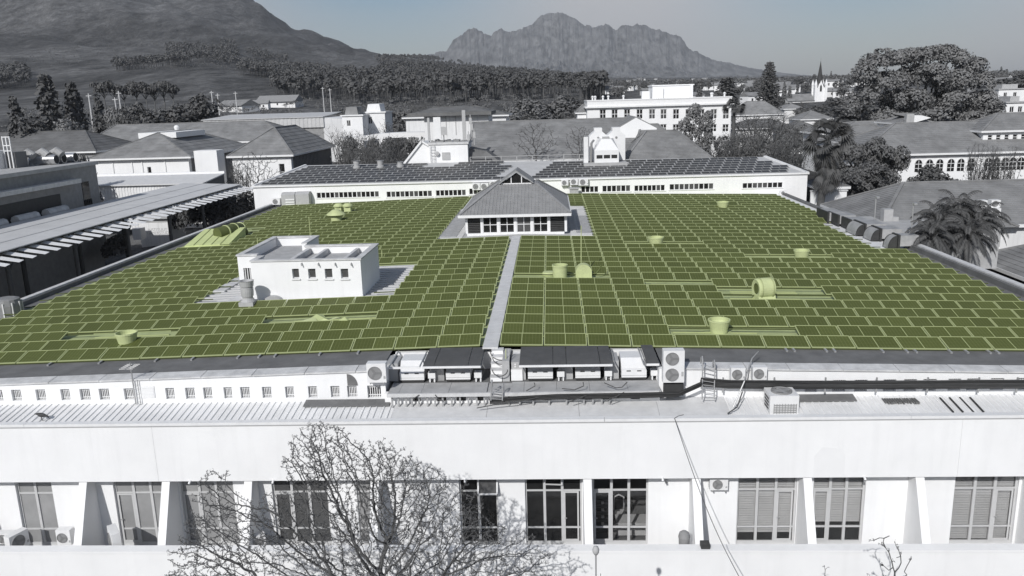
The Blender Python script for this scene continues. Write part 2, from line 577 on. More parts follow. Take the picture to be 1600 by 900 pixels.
def build_ground():
    az = []
    a = -math.pi
    while a < math.pi - 1e-6:
        az.append(a)
        a += math.radians(0.28) if abs(a) < math.radians(42) else math.radians(7)
    rad = [0.0, 8, 16, 24, 32, 36, 40, 44, 48, 52, 56, 62, 75, 95, 115, 130]
    r = 130.0
    while r < 14000:
        r *= 1.045 if r < 5000 else 1.12
        rad.append(r)
    v, f = [], []
    n = len(az)
    for r in rad:
        for t in az:
            x, y = r * math.sin(t), r * math.cos(t)
            v.append((x, y, ground(x, y)))
    for i in range(len(rad) - 1):
        for j in range(n):
            k = (j + 1) % n
            f.append((i * n + j, (i + 1) * n + j, (i + 1) * n + k, i * n + k))
    me = bpy.data.meshes.new('ground')
    me.from_pydata(v, [], [q[::-1] for q in f])
    me.materials.append(ground_mat())
    me.polygons.foreach_set('use_smooth', [True] * len(f))
    me.update()
    o = bpy.data.objects.new('ground', me); C.objects.link(o)
    return tag(o, 'grassy ground rising into scrub covered slopes', kind='structure')

def ground_mat():
    m = bpy.data.materials.new('ground_scrub'); m.use_nodes = True
    t = m.node_tree; b = t.nodes['Principled BSDF']
    b.inputs['Roughness'].default_value = 0.95
    b.inputs['Specular IOR Level'].default_value = 0.1
    geo = t.nodes.new('ShaderNodeNewGeometry')
    mpg = t.nodes.new('ShaderNodeMapping'); mpg.inputs['Scale'].default_value = (1.0, 0.3, 1.0)
    t.links.new(geo.outputs['Position'], mpg.inputs[0])
    def nz(scale, detail, rough=0.6):
        n = t.nodes.new('ShaderNodeTexNoise'); n.inputs['Scale'].default_value = scale
        n.inputs['Detail'].default_value = detail; n.inputs['Roughness'].default_value = rough
        t.links.new(mpg.outputs[0], n.inputs['Vector'])
        return n
    n1, n2, n3 = nz(0.005, 8, .7), nz(0.05, 7, .7), nz(0.3, 5)
    r1 = t.nodes.new('ShaderNodeValToRGB')
    e = r1.color_ramp.elements
    e[0].position = 0.36; e[0].color = (0.042, 0.042, 0.042, 1)
    e[1].position = 0.66; e[1].color = (0.135, 0.135, 0.135, 1)
    t.links.new(n1.outputs['Fac'], r1.inputs[0])
    def scale_by(src, n, lo, hi):
        mr = t.nodes.new('ShaderNodeMapRange')
        mr.inputs['From Min'].default_value = 0.3; mr.inputs['From Max'].default_value = 0.7
        mr.inputs['To Min'].default_value = lo; mr.inputs['To Max'].default_value = hi
        t.links.new(n.outputs['Fac'], mr.inputs['Value'])
        vm = t.nodes.new('ShaderNodeVectorMath'); vm.operation = 'SCALE'
        t.links.new(src, vm.inputs[0]); t.links.new(mr.outputs[0], vm.inputs['Scale'])
        return vm.outputs[0]
    c = scale_by(r1.outputs[0], n2, 0.4, 1.6)
    c = scale_by(c, n3, 0.7, 1.3)
    c = scale_by(c, nz(0.13, 6, .75), 0.6, 1.4)
    # rock shows where the slope is steep and high
    sp = t.nodes.new('ShaderNodeSeparateXYZ'); t.links.new(geo.outputs['Position'], sp.inputs[0])
    hr = t.nodes.new('ShaderNodeMapRange')
    hr.inputs['From Min'].default_value = 330; hr.inputs['From Max'].default_value = 620
    t.links.new(sp.outputs['Z'], hr.inputs['Value'])
    n4 = nz(0.012, 8, 0.7)
    rr = t.nodes.new('ShaderNodeValToRGB')
    rr.color_ramp.elements[0].position = 0.48; rr.color_ramp.elements[1].position = 0.6
    t.links.new(n4.outputs['Fac'], rr.inputs[0])
    mu = t.nodes.new('ShaderNodeMath'); mu.operation = 'MULTIPLY'
    t.links.new(hr.outputs[0], mu.inputs[0]); t.links.new(rr.outputs[0], mu.inputs[1])
    mx = t.nodes.new('ShaderNodeMix'); mx.data_type = 'RGBA'
    t.links.new(mu.outputs[0], mx.inputs['Factor']); t.links.new(c, mx.inputs['A'])
    mx.inputs['B'].default_value = (0.19, 0.19, 0.19, 1)
    t.links.new(mx.outputs['Result'], b.inputs['Base Color'])
    bp = t.nodes.new('ShaderNodeBump'); bp.inputs['Strength'].default_value = 0.5; bp.inputs['Distance'].default_value = 6.0
    t.links.new(n2.outputs['Fac'], bp.inputs['Height']); t.links.new(bp.outputs[0], b.inputs['Normal'])
    return m

MOUNT = [(560, 112), (620, 97), (675, 85), (700, 79), (712, 66), (722, 54), (732, 49), (745, 42), (752, 46), (762, 53), (771, 56), (778, 49), (787, 45), (797, 49), (806, 50), (815, 44), (826, 40), (838, 34), (846, 26), (856, 21), (866, 19), (880, 21), (894, 25), (904, 33), (912, 40), (920, 38), (928, 42), (938, 43), (946, 37), (954, 42), (962, 47), (972, 41), (985, 39), (998, 40), (1012, 42), (1026, 47), (1040, 51), (1052, 55), (1064, 62), (1072, 72), (1085, 80), (1105, 90), (1130, 97), (1160, 104), (1200, 111), (1250, 117), (1330, 122)]
def build_mountain():
    """a rocky massif some eight kilometres off: cliffs on top, an apron of slopes below"""
    N, K = 640, 120
    v, f = [], []
    for i in range(N + 1):
        px = 540 + (1360 - 540) * i / N
        dx, dy = direction(px)
        zr = CZ + 8200 * slope_at(px, lerp_table(MOUNT, px))
        zr += max(0, min(1, (zr - 160) / 200)) * (mnoise.fractal(Vector((px * .09, 1.3, 0)), .6, 2.0, 6) * 19)
        zf = CZ + 5600 * slope_at(px, 128 if px < 900 else 122)
        for k in range(K + 1):
            s = k / K * 1.25
            d = 5600 + 2600 * s
            x, y = dx * d, dy * d
            base = zf + max(0, zr - zf) * (0.42 * (min(s, 1) ** 1.25) + 0.58 * smooth(0.62, 1.0, s) ** 1.0)
            if s > 1:
                base = zr - (s - 1) * (zr - zf) * 1.6
            amp = 0.15 * max(0, zr - zf) * math.sin(math.pi * min(1, s)) ** 0.7 if s < 1 else 0
            g = mnoise.fractal(Vector((x * 0.0022, y * 0.0006, 1.7)), 0.8, 2.0, 7)
            rv = abs(mnoise.noise(Vector((x * 0.0042 + g * 0.3, y * 0.0007, 3.1))))
            rv2 = abs(mnoise.noise(Vector((x * 0.012 + g * .4, y * 0.0022, 9.1)))) + .5 * abs(mnoise.noise(Vector((x * 0.03, y * 0.005, 5.1)))) + .9 * abs(mnoise.noise(Vector((x * .002, y * .001, (base) * .022))))
            v.append((x, y, base + amp * (g * 0.8 - rv * 1.3 - rv2 * 0.75 + 0.6)))
    for i in range(N):
        for k in range(K):
            a = i * (K + 1) + k
            f.append((a, a + K + 1, a + K + 2, a + 1))
    me = bpy.data.meshes.new('mountain'); me.from_pydata(v, [], f)
    m = bpy.data.materials.new('mountain_rock'); m.use_nodes = True
    t = m.node_tree; b = t.nodes['Principled BSDF']
    b.inputs['Roughness'].default_value = 0.95; b.inputs['Specular IOR Level'].default_value = 0.1
    geo = t.nodes.new('ShaderNodeNewGeometry')
    mp = t.nodes.new('ShaderNodeMapping'); mp.inputs['Scale'].default_value = (0.012, 0.0016, 0.009)
    nz = t.nodes.new('ShaderNodeTexNoise'); nz.inputs['Scale'].default_value = 1.6; nz.inputs['Detail'].default_value = 9; nz.inputs['Roughness'].default_value = 0.7
    rp = t.nodes.new('ShaderNodeValToRGB')
    e = rp.color_ramp.elements
    e[0].position = 0.36; e[0].color = (0.035, 0.035, 0.035, 1); e[1].position = 0.62; e[1].color = (0.17, 0.17, 0.17, 1)
    t.links.new(geo.outputs['Position'], mp.inputs[0]); t.links.new(mp.outputs[0], nz.inputs['Vector'])
    t.links.new(nz.outputs['Fac'], rp.inputs[0]); t.links.new(rp.outputs[0], b.inputs['Base Color'])
    me.materials.append(m)
    me.update()
    o = bpy.data.objects.new('mountain', me); C.objects.link(o)
    tag(o, 'rocky mountain range with cliffs along its summit', kind='structure')

build_ground()
build_mountain()

# haze over the valley
hb = MB()
hb.box(-14500, -14500, -2, 14500, 14500, 1500)
hz = hb.build('haze', [], None)
hm = bpy.data.materials.new('haze_air'); hm.use_nodes = True
ht = hm.node_tree
for n in list(ht.nodes):
    ht.nodes.remove(n)
pv = ht.nodes.new('ShaderNodeVolumePrincipled')
pv.inputs['Color'].default_value = (0.88, 0.92, 0.99, 1)
pv.inputs['Density'].default_value = 0.000068
pv.inputs['Anisotropy'].default_value = 0.0
om = ht.nodes.new('ShaderNodeOutputMaterial')
ht.links.new(pv.outputs[0], om.inputs['Volume'])
hz.data.materials.append(hm)
tag(hz, kind='stuff')

# ------------------------------------------------------------------ main building under the array
RX0, RX1, RIDGE, RS = -33.5, 27.2, -2.5, 0.025
RY0, RY1 = 33.4, 95.8
def roof_z(x):
    return 13.0 - RS * abs(x - RIDGE)
def roof_pt(px, py, up=0.0):
    z = 12.8
    for _ in range(8):
        p = onz(px, py, z + up); z = roof_z(p.x)
    return p
EQ0, EQ1 = -7.25, 4.45                  # the plant bay cut into the front edge of the roof
WZ0, WY = 10.9, 32.8
main = thing('office_block', 'long white office block carrying the olive solar array on its roof', 'building', (0, 60, 9))

wz0, wz1 = 11.62, 12.14
left_px = [(-14, 4), (18, 33), (56, 71), (95, 109), (125, 141), (155, 171), (194, 209), (259, 273), (290, 305), (318, 332), (350, 363), (376, 391), (410, 425), (446, 460), (482, 496), (517, 531), (543, 558)]
right_px = [(1222, 1241), (1258, 1277), (1301, 1321), (1335, 1355), (1380, 1400), (1412, 1432), (1442, 1463), (1481, 1501), (1510, 1530), (1547, 1568), (1587, 1606), (1625, 1645)]
lw = [(A(a, 616, WY).x, wz0, A(b, 616, WY).x, wz1) for a, b in left_px] + [(A(574, 610, WY).x, wz0 - .05, A(595, 610, WY).x, wz1)]
rw = [(A(a, 604, WY).x, wz0, A(b, 604, WY).x, wz1) for a, b in right_px]
b = MB()
wtop = lambda x: roof_z(x) - 0.09
wall_grid(b, RX0, EQ0, WZ0, 12.3, WY, 0.3, lw, top=wtop)
wall_grid(b, EQ1, RX1, WZ0, 12.3, WY, 0.3, rw, top=wtop)
bay_px = [(645, 657), (682, 697), (713, 728), (745, 757), (822, 832), (850, 862), (886, 900), (914, 926), (940, 954), (985, 1000)]
bw = [(A(a, 618, 32.5).x, 11.5, A(c, 618, 32.5).x, 11.80) for a, c in bay_px]
wall_grid(b, EQ0 + .003, EQ1 - .003, WZ0, 11.88, 32.5, 0.25, bw)
# long sides and the bay's own walls
for x0, x1 in ((RX0, RX0 + .3), (RX1 - .3, RX1)):
    b.hexa([(x0, WY + .303, 8.5), (x1, WY + .303, 8.5), (x1, RY1, 8.5), (x0, RY1, 8.5), (x0, WY + .303, 12.3), (x1, WY + .303, 12.3), (x1, RY1, 12.3), (x0, RY1, 12.3)])
b.box(EQ0, 35.35, 11.9, EQ1, 35.6, 12.8)
b.box(EQ0 - .15, WY + .304, 11.4, EQ0 - .003, 35.35, 12.72)
b.box(EQ1 + .003, WY + .304, 11.4, EQ1 + .15, 35.35, 12.68)
b.build('wall', WHITE, main)
# roof sheets: grey strip in front, tinted sheet under the array, pale strips round the roof rooms
b = MB()
def roof_patch(b, x0, x1, y0, y1, up, m=0):
    xs = [x0, x1] if not (x0 < RIDGE < x1) else [x0, RIDGE, x1]
    for p, q in zip(xs, xs[1:]):
        b.quad((p, y0, roof_z(p) + up), (q, y0, roof_z(q) + up), (q, y1, roof_z(q) + up), (p, y1, roof_z(p) + up), m)
roof_patch(b, RX0 + .3, EQ0 - .15, RY0, 35.62, 0.0)
roof_patch(b, EQ1 + .15, RX1 - .3, RY0, 35.62, 0.0)
roof_patch(b, RX0 + .3, RX1 - .3, 35.621, RY1, 0.0, 1)
roof_patch(b, RX0 + .3, -32.2, 36.2, RY1, .006)
roof_patch(b, 26.0, RX1 - .3, 36.2, 61.0, .006)
roof_patch(b, 24.2, RX1 - .3, 61.0, RY1, .004, 2)
roof_patch(b, -21.5, -9.2, 45.4, 55.5, .008, 3)
roof_patch(b, -9.5, 3.5, 64.4, 84.5, .008, 3)
# standing ribs of the sheet where it lies bare
for (x0, x1, y0, y1, st) in ((-21.4, -9.3, 45.6, 55.2, .62), (-9.4, -7.4, 66, 84, .62), (1.6, 3.4, 66, 84, .62)):
    y = y0
    while y < y1:
        b.hexa([(x0, y, roof_z(x0) + .01), (x1, y, roof_z(x1) + .01), (x1, y + .22, roof_z(x1) + .01), (x0, y + .22, roof_z(x0) + .01),
                (x0, y, roof_z(x0) + .12), (x1, y, roof_z(x1) + .12), (x1, y + .22, roof_z(x1) + .12), (x0, y + .22, roof_z(x0) + .12)], 3)
        y += st
b.build('roof', [MEMBRANE, OLV_ROOF, CORR, CORRG], main)
# parapets at the sides with their copings
for q in ((RX0 - .05, RY0, 12.0, RX0 + .45, RY1, 12.52), (RX1 - .6, RY0, 12.0, RX1 + .05, 61.0, 12.62), (RX1 - .3, 61.003, 12.0, RX1 + .05, RY1, 12.5)):
    b = MB(); b.box(*q); b.build('parapet', MEMBRANE, main)
for x0, x1, n, z, yb in ((RX0 - .1, RX0 + .3, 24, 12.52, RY1), (RX1 - .35, RX1 + .1, 12, 12.62, 61.0)):
    L = (yb - RY0) / n
    c0 = None
    for k in range(n):
        if c0 is None:
            q = MB(); q.box(-(x1 - x0) / 2, -L / 2 + .012, 0, (x1 - x0) / 2, L / 2 - .012, .085)
            c0 = q.build('coping_slab', COPING, main, local=True); o = c0
        else:
            o = share(c0, 'coping_slab', main, (0, 0, 0))
        o.location = ((x0 + x1) / 2 - 0, RY0 + L * (k + .5) - 60, z + .002 - 9)
# front coping: slabs of unequal length following the roof's fall
def front_copings(x0, x1, cuts):
    xs = [x0] + cuts + [x1]
    for p, q in zip(xs, xs[1:]):
        g = MB()
        j = random.uniform(-.006, .006)
        p2, q2 = p + .012, q - .012
        zp, zq = roof_z(p2) + j, roof_z(q2) - j
        g.hexa([(p2, WY - .08, zp - .085), (q2, WY - .08, zq - .085), (q2, RY0 + .02, zq - .085), (p2, RY0 + .02, zp - .085),
                (p2, WY - .08, zp - .02), (q2, WY - .08, zq - .02), (q2, RY0 + .02, zq + .03), (p2, RY0 + .02, zp + .03)])
        g.build('coping_slab', COPING, main)
lx = [A(p, 590, WY).x for p in (76, 155, 235, 315, 395, 477, 557)]
front_copings(RX0 - .05, EQ0 - .16, [-31, -28.4, -25.9] + lx)
rx = [A(p, 570, WY).x for p in (1118, 1166, 1234, 1317, 1405, 1491, 1575)]
front_copings(EQ1 + .16, RX1 + .05, rx + [21.6, 24.2])
# small barred windows: one of each kind, then copies on shared meshes
def barred_window(x0, z0, x1, z1):
    w, h = x1 - x0, z1 - z0
    y = WY + .2
    g = MB(); f = .035
    g.box(x0, y, z0, x0 + f, y + .05, z1); g.box(x1 - f, y, z0, x1, y + .05, z1)
    g.box(x0 + f, y, z0, x1 - f, y + .05, z0 + f); g.box(x0 + f, y, z1 - f, x1 - f, y + .05, z1)
    fr = g.build('window', FRAMEG, main)
    g = MB(); g.box(x0 + f, y + .02, z0 + f, x1 - f, y + .03, z1 - f); g.build('pane', MIDG, fr)
    g = MB()
    for k in range(1, 6):
        x = x0 + w * k / 6
        g.box(x - .014, y - .07, z0 + .02, x + .014, y - .045, z1 - .02)
    for zz in (z0 + h * .2, z0 + h * .82):
        g.box(x0 - .02, y - .074, zz - .014, x1 + .02, y - .041, zz + .014)
    g.build('grille', TRIM, fr)
for r in lw + rw:
    barred_window(*r)
for r in bw:
    g = MB(); g.box(r[0], 32.62, r[1], r[2], 32.66, r[3]); g.build('window', DARKG, main)
# louvred plate and the arched opening
p = A(231, 613, WY - .03)
g = MB(); g.box(p.x - .3, WY - .03, p.z - .27, p.x + .3, WY - .002, p.z + .27)
for k in range(7):
    g.box(p.x - .27, WY - .045, p.z - .24 + k * .07, p.x + .27, WY - .031, p.z - .2 + k * .07)
g.build('wall_louvre', TRIM, main)
a0, a1 = A(543, 600, WY).x, A(559, 600, WY).x
pts = [(a0, 12.16), (a1, 12.16)] + [(a0 + (a1 - a0) * math.cos(t) , 12.16 + .52 * math.sin(t)) for t in [k * math.pi / 16 for k in range(1, 9)]]
g = MB(); g.prism(pts, 'y', WY - .02, WY - .004); g.build('arched_recess', MEMBRANE, main)
# small pipe stubs and drips along the eaves
for px in (75, 155, 243, 300, 372, 405, 430, 500, 560, 1228, 1240, 1290, 1303, 1378, 1416, 1430, 1484, 1510, 1545, 1558):
    q = A(px, 556, 35.2); zz = roof_z(q.x)
    g = MB(); g.bar((q.x, 35.05, zz + .03), (q.x, 35.5, zz + .07), .09, .07); g.build('rail_foot', METAL, main)

# walkway on the ridge
b = MB()
n = 14
y0, y1 = 35.0, 65.4
for k in range(n):
    p, q = y0 + (y1 - y0) * k / n + .01, y0 + (y1 - y0) * (k + 1) / n - .01
    g = MB(); g.box(-3.2, p, 13.02, -2.5, q, 13.1 + .004 * (k % 2)); g.build('walkway_slab', FELT, main)

# ------------------------------------------------------------------ solar panels, 300 as things, the rest as one mass
PW, PL, TILT, PITCHY, PITCHX = 1.955, 1.06, math.radians(15), 1.72, 2.0
def panel_geo(b, T, frame_i, cell_i, dark_i):
    fr, h = .046, .04
    def P(x, y, z): return tuple(T @ Vector((x, y, z)))
    def bx(x0, y0, x1, y1, m):
        b.hexa([P(x0, y0, -h), P(x1, y0, -h), P(x1, y1, -h), P(x0, y1, -h), P(x0, y0, 0), P(x1, y0, 0), P(x1, y1, 0), P(x0, y1, 0)], m)
    bx(0, 0, PW, fr * 1.4, frame_i); bx(0, PL - fr, PW, PL, frame_i)
    bx(0, fr * 1.4, fr, PL - fr, frame_i); bx(PW - fr, fr * 1.4, PW, PL - fr, frame_i)
    bx(PW / 2 - .016, fr * 1.4, PW / 2 + .016, PL - fr, frame_i)
    return fr
def panel_cells(b, T, x0, x1, m):
    def P(x, y, z): return tuple(T @ Vector((x, y, z)))
    b.quad(P(x0, .034, -.012), P(x1, .034, -.012), P(x1, PL - .03, -.012), P(x0, PL - .03, -.012), m, uv=((0, 0), (1, 0), (1, 1), (0, 1)))
    b.quad(P(x1, .034, -.03), P(x0, .034, -.03), P(x0, PL - .03, -.03), P(x1, PL - .03, -.03), m, uv=((0, 0), (1, 0), (1, 1), (0, 1)))
EXCL = []      # roof rectangles (x0, y0, x1, y1) left bare
def ex_px(px0, px1, py0, py1):
    a, c = roof_pt(px0, py1), roof_pt(px1, py1)
    d = roof_pt((px0 + px1) / 2, py0)
    EXCL.append((a.x, a.y, c.x, d.y))
def ex(x0, y0, x1, y1):
    EXCL.append((x0, y0, x1, y1))
ROWY = [35.36 + PITCHY * k for k in range(35)]
ex(-20.4, 45.9, -10.6, 55.6); ex(-20.6, 47.2, -20.4, 52.5); ex(-12.0, 47.0, -9.4, 53.6)
ex(-9.3, 65.3, 3.3, 84.0)
ex(-32.3, 66.0, -28.3, 72.2); ex(-31.2, 71.5, -29.0, 77.2)
def ex_row(px0, px1, py):
    """bare piece of the row whose panels would stand where the photo shows the sheet"""
    a, c = roof_pt(px0, py), roof_pt(px1, py)
    k = max(0, round((a.y - .5 - 35.36) / PITCHY))
    EXCL.append((min(a.x, c.x), ROWY[k] - .1, max(a.x, c.x), ROWY[k] + .9))
    return ROWY[k]
GAPS = []
for p0, p1, y in ((128, 245, 538), (455, 582, 510), (802, 953, 432), (1015, 1066, 446), (977, 1062, 382), (1176, 1272, 404), (1136, 1250, 466), (1140, 1248, 459), (1046, 1182, 517), (1108, 1140, 326), (514, 570, 334), (500, 545, 347)):
    yy = ex_row(p0, p1, y)
    GAPS.append((roof_pt(p0, y).x, roof_pt(p1, y).x, yy))
spots = []
for r, y in enumerate(ROWY):
    if y > 93.6:
        break
    off = 0.0
    xs = [(-3.32 - PITCHX * (k + 1) + .02, 'left') for k in range(15)]
    xs += [(-2.42 + PITCHX * k + (.0 if r % 2 == 0 else .0), 'right') for k in range(15)]
    for x, side in xs:
        if x < -32.4 or (side == 'right' and x + PW > (26.0 if y < 58.5 else (24.4 if y < 73 else 26.2))):
            continue
        if any(x + PW > e[0] + .25 and x < e[2] - .25 and y + .95 > e[1] and y < e[3] for e in EXCL):
            continue
        spots.append((r, y, x, side))
ORD = ['front', 'second', 'third', 'fourth', 'fifth', 'sixth', 'seventh', 'eighth', 'ninth', 'tenth', 'eleventh', 'twelfth', 'thirteenth', 'fourteenth', 'fifteenth', 'sixteenth', 'seventeenth', 'eighteenth', 'nineteenth', 'twentieth']
b = MB(); panel_geo(b, Matrix.Identity(4), 0, 1, 2)
proto = b.build('solar_panel', OLV_FRAME)
ch = []
for x0, x1 in ((.03, PW / 2 - .012), (PW / 2 + .012, PW - .03)):
    g = MB(); panel_cells(g, Matrix.Identity(4), x0, x1, 0)
    ch.append(g.build('cell_field', OLV_CELL, proto, local=True))
KIDS[proto.name] = ch
def visible_spot(s):
    px = 800 + F_PX * (Vector((s[2] + 1, s[1], -10.9)) @ CAM_R) / (Vector((s[2] + 1, s[1], -10.9)) @ CAM_F)
    return -30 < px < 1630
seen = [s for s in spots if visible_spot(s)]
hidden = [s for s in spots if not visible_spot(s)]
near, rest = seen[:300], seen[300:]
for i, (r, y, x, side) in enumerate(near):
    col = round((-3.3 - x) / PITCHX) - 1 if side == 'left' else round((x + 2.42) / PITCHX)
    lab = 'olive solar panel, %s column %s of the walkway, %s row' % ('nearest' if col == 0 else ORD[col], side, ORD[r])
    o = proto if i == 0 else copy_tree(proto)
    o.location = (x, y + random.uniform(-.012, .012), roof_z(x if side == 'left' else x) + .12 + random.uniform(-.008, .008))
    o.rotation_euler = (TILT + random.uniform(-.006, .006), math.atan(RS) * (1 if side == 'right' else -1), random.uniform(-.002, .002))
    tag(o, lab, 'solar panel', 'olive solar panels in tilted rows on the roof')
b = MB()
for (r, y, x, side) in rest + hidden:
    T = Matrix.Translation((x, y, roof_z(x) + .12 + random.uniform(-.008, .008))) @ Matrix.Rotation(math.atan(RS) * (1 if side == 'right' else -1), 4, 'Y') @ Matrix.Rotation(TILT + random.uniform(-.006, .006), 4, 'X')
    panel_geo(b, T, 0, 1, 2)
    panel_cells(b, T, .03, PW / 2 - .012, 1); panel_cells(b, T, PW / 2 + .012, PW - .03, 1)
o = b.build('solar_panel_field', [OLV_FRAME, OLV_CELL])
tag(o, 'far rows of olive solar panels towards the back of the roof', kind='stuff')
# rails under the rows, bare where panels are left out
b = MB()
for r, y in enumerate(ROWY):
    if y > 93.6:
        break
    for x0, x1 in ((-32.3, -3.36), (-2.4, 25.9 if y < 58.5 else 24.3)):
        for dy, hh in ((.10, .06), (.86, .24)):
            segs = [(x0, x1)]
            for e in EXCL[:7]:
                ns = []
                for p, q in segs:
                    if y + dy > e[1] and y + dy < e[3] and q > e[0] and p < e[2]:
                        if p < e[0]: ns.append((p, e[0]))
                        if q > e[2]: ns.append((e[2], q))
                    else:
                        ns.append((p, q))
                segs = ns
            for p, q in segs:
                if q - p > .4:
                    b.bar((p, y + dy, roof_z(p) + hh - .02), (q, y + dy, roof_z(q) + hh - .02), .06, .05, m=0)
    # dark shadow board at the open ends
b.build('mounting_rails', OLV_DARK, main)
g = MB()
for x0, x1, yy in GAPS:
    for k in range(3):
        yq = yy + .12 + k * .36
        g.bar((x0 + .1, yq, roof_z(x0) + .035), (x1 - .1, yq, roof_z(x1) + .035), .09, .06)
g.build('bare_rails', OLV_FRAME, main)

# ------------------------------------------------------------------ vents standing in the array
def vent(name, label, px, py, r, h, flare=.78, grp='bucket shaped roof vents in the array', tall=False):
    p = roof_pt(px, py)
    t = thing(name, label, 'roof vent', (p.x, p.y, roof_z(p.x) - .01), 0, grp)
    g = MB()
    g.lathe([(r * flare, 0), (r * (flare + .06), h * .35), (r, h * .86), (r, h), (r * .93, h), (r * .91, h * .8), (r * .6, h * .35), (0, h * .35)], n=26)
    g.build('body', OLV_VENT, t, local=True, smooth=False)
    g = MB(); g.lathe([(r + .004, h * .9), (r + .03, h * .91), (r + .03, h * 1.02), (r - .02, h * 1.02), (r - .02, h * .9)], n=26)
    g.build('rim', OLV_VENT, t, local=True)
    g = MB(); g.box(-r * 1.25, -r * 1.1, 0, r * 1.25, r * 1.1, .05); g.build('flashing', OLV_ROOF, t, local=True)
    return t
vent('roof_vent', 'wide olive bucket vent near the front left corner of the array', 200, 541, .50, .72)
vent('roof_vent', 'wide olive bucket vent in a bare strip at the front right', 1123, 521, .50, .70)
vent('roof_vent', 'tall olive bucket vent beside the rounded cowl right of the walkway', 875, 437, .46, .95, .9)
vent('roof_vent', 'olive bucket vent in the bare strip just right of the tiled lantern', 1025, 386, .56, .78)
vent('roof_vent', 'olive bucket vent below the hooded ducts on the right side', 1252, 407, .52, .74)
vent('roof_vent', 'small olive bucket vent close to the rear wing on the right', 1129, 327, .60, .78)
vent('roof_vent', 'olive vent with a spreading hood near the back left', 526, 348, .55, .8, .9)
# hood of the back left vent and the twin cap vent behind it
p = roof_pt(526, 348); g = MB()
g.lathe([(.95, .82), (.9, .9), (.35, 1.3), (0, 1.35)], (p.x, p.y, roof_z(p.x)), 22); g.lathe([(.94, .815), (.0, .815)], (p.x, p.y, roof_z(p.x)), 22)
tag(g.build('vent_hood', OLV_VENT), 'spreading olive hood over the vent near the back left', 'vent hood')
p = roof_pt(537, 334)
t = thing('cap_vent', 'two capped olive vent boxes on a low curb before the rear wing', 'roof vent', (p.x, p.y, roof_z(p.x)))
for dx, h in ((-.5, .9), (.5, .9)):
    g = MB(); g.box(dx - .35, -.35, 0, dx + .35, .35, h - .12); g.build('box', OLV_VENT, t, local=True)
    g = MB(); g.lathe([(.55, h - .118), (.55, h), (.3, h + .22), (0, h + .24)], (dx, 0, 0), 16); g.build('cap', OLV_VENT, t, local=True)
# rounded cowl with its arm and the flat disc
p = roof_pt(912, 435)
t = thing('extract_cowl', 'rounded olive cowl with a bent pipe arm right of the tall bucket vent', 'cowl', (p.x, p.y, roof_z(p.x)))
g = MB(); prof = [(-.5, 0), (.5, 0)] + [(.5 * math.cos(a), .45 + .5 * math.sin(a)) for a in [k * math.pi / 14 for k in range(15)]]
g.prism(prof, 'y', -.32, .32); g.build('hood', OLV_VENT, t, local=True)
g = MB(); g.tube([(.45, -.1, .35), (.75, -.1, .32), (1.0, -.1, .6), (1.1, -.1, .85)], .05, 8); g.build('pipe', OLV_PIPE, t, local=True)
p = roof_pt(858, 430); g = MB(); g.lathe([(.42, 0), (.45, .1), (.4, .22), (0, .27)], (p.x, p.y, roof_z(p.x)), 22)
tag(g.build('vent_disc', OLV_VENT), 'low domed olive disc left of the tall bucket vent', 'vent cap')
# big drum fan
p = roof_pt(1193, 468)
t = thing('drum_fan', 'large round olive drum fan on a wide bare strip of roof', 'roof fan', (p.x, p.y, roof_z(p.x)), .2)
g = MB(); g.lathe([(.3, -.46), (.5, -.5), (.56, -.44), (.58, -.3), (.58, .3), (.56, .44), (.46, .5), (0, .5)], (0, 0, .66), 28, 'x'); g.build('drum', OLV_VENT, t, local=True)
g = MB(); g.lathe([(0, -.42), (.3, -.42), (.3, -.47)], (0, 0, .66), 20, 'x'); g.build('inlet', OLV_PIPE, t, local=True)
g = MB(); g.prism([(-.5, 0), (.5, 0), (.4, .3), (-.4, .3)], 'x', -.5, .5); g.build('saddle', OLV_VENT, t, local=True)
for k, dx in enumerate((-.46, .46)):
    g = MB(); g.lathe([(.60, -.04), (.61, 0), (.60, .04)], (dx * .7, 0, .66), 28, 'x'); g.build('band', OLV_FRAME, t, local=True)
# pale hatch with the ribbed duct at the left edge
h0, h1 = roof_pt(287, 387), roof_pt(350, 387)
t = thing('roof_hatch', 'pale sloped hatch at the left edge of the array', 'hatch', (h0.x, h0.y, roof_z(h0.x)))
g = MB(); y0, y1 = h0.y + .2, h0.y + 4.2
g.hexa([(h0.x, y0, roof_z(h0.x)), (h1.x, y0, roof_z(h1.x)), (h1.x, y1, roof_z(h1.x)), (h0.x + .2, y1, roof_z(h0.x)),
        (h0.x, y0, roof_z(h0.x) + .12), (h1.x, y0, roof_z(h1.x) + .12), (h1.x, y1, roof_z(h1.x) + .95), (h0.x + .2, y1, roof_z(h0.x) + .95)])
g.build('lid', mat('olive_pale_sheet', (0.52, 0.58, 0.28), 0.6, 1.5, 0.1), t)
g = MB()
for k in range(1, 5):
    x = h0.x + (h1.x - h0.x) * k / 5
    g.hexa([(x - .03, y0 - .02, roof_z(x) + .122), (x + .03, y0 - .02, roof_z(x) + .122), (x + .03, y1, roof_z(x) + .952), (x - .03, y1, roof_z(x) + .952),
            (x - .03, y0 - .02, roof_z(x) + .17), (x + .03, y0 - .02, roof_z(x) + .17), (x + .03, y1, roof_z(x) + 1.0), (x - .03, y1, roof_z(x) + 1.0)])
g.build('seam', OLV_FRAME, t)
d0, d1 = roof_pt(344, 378), roof_pt(372, 366)
t = thing('ribbed_duct', 'dark olive ribbed duct lying beside the pale hatch', 'duct', (d0.x, d0.y, roof_z(d0.x)))
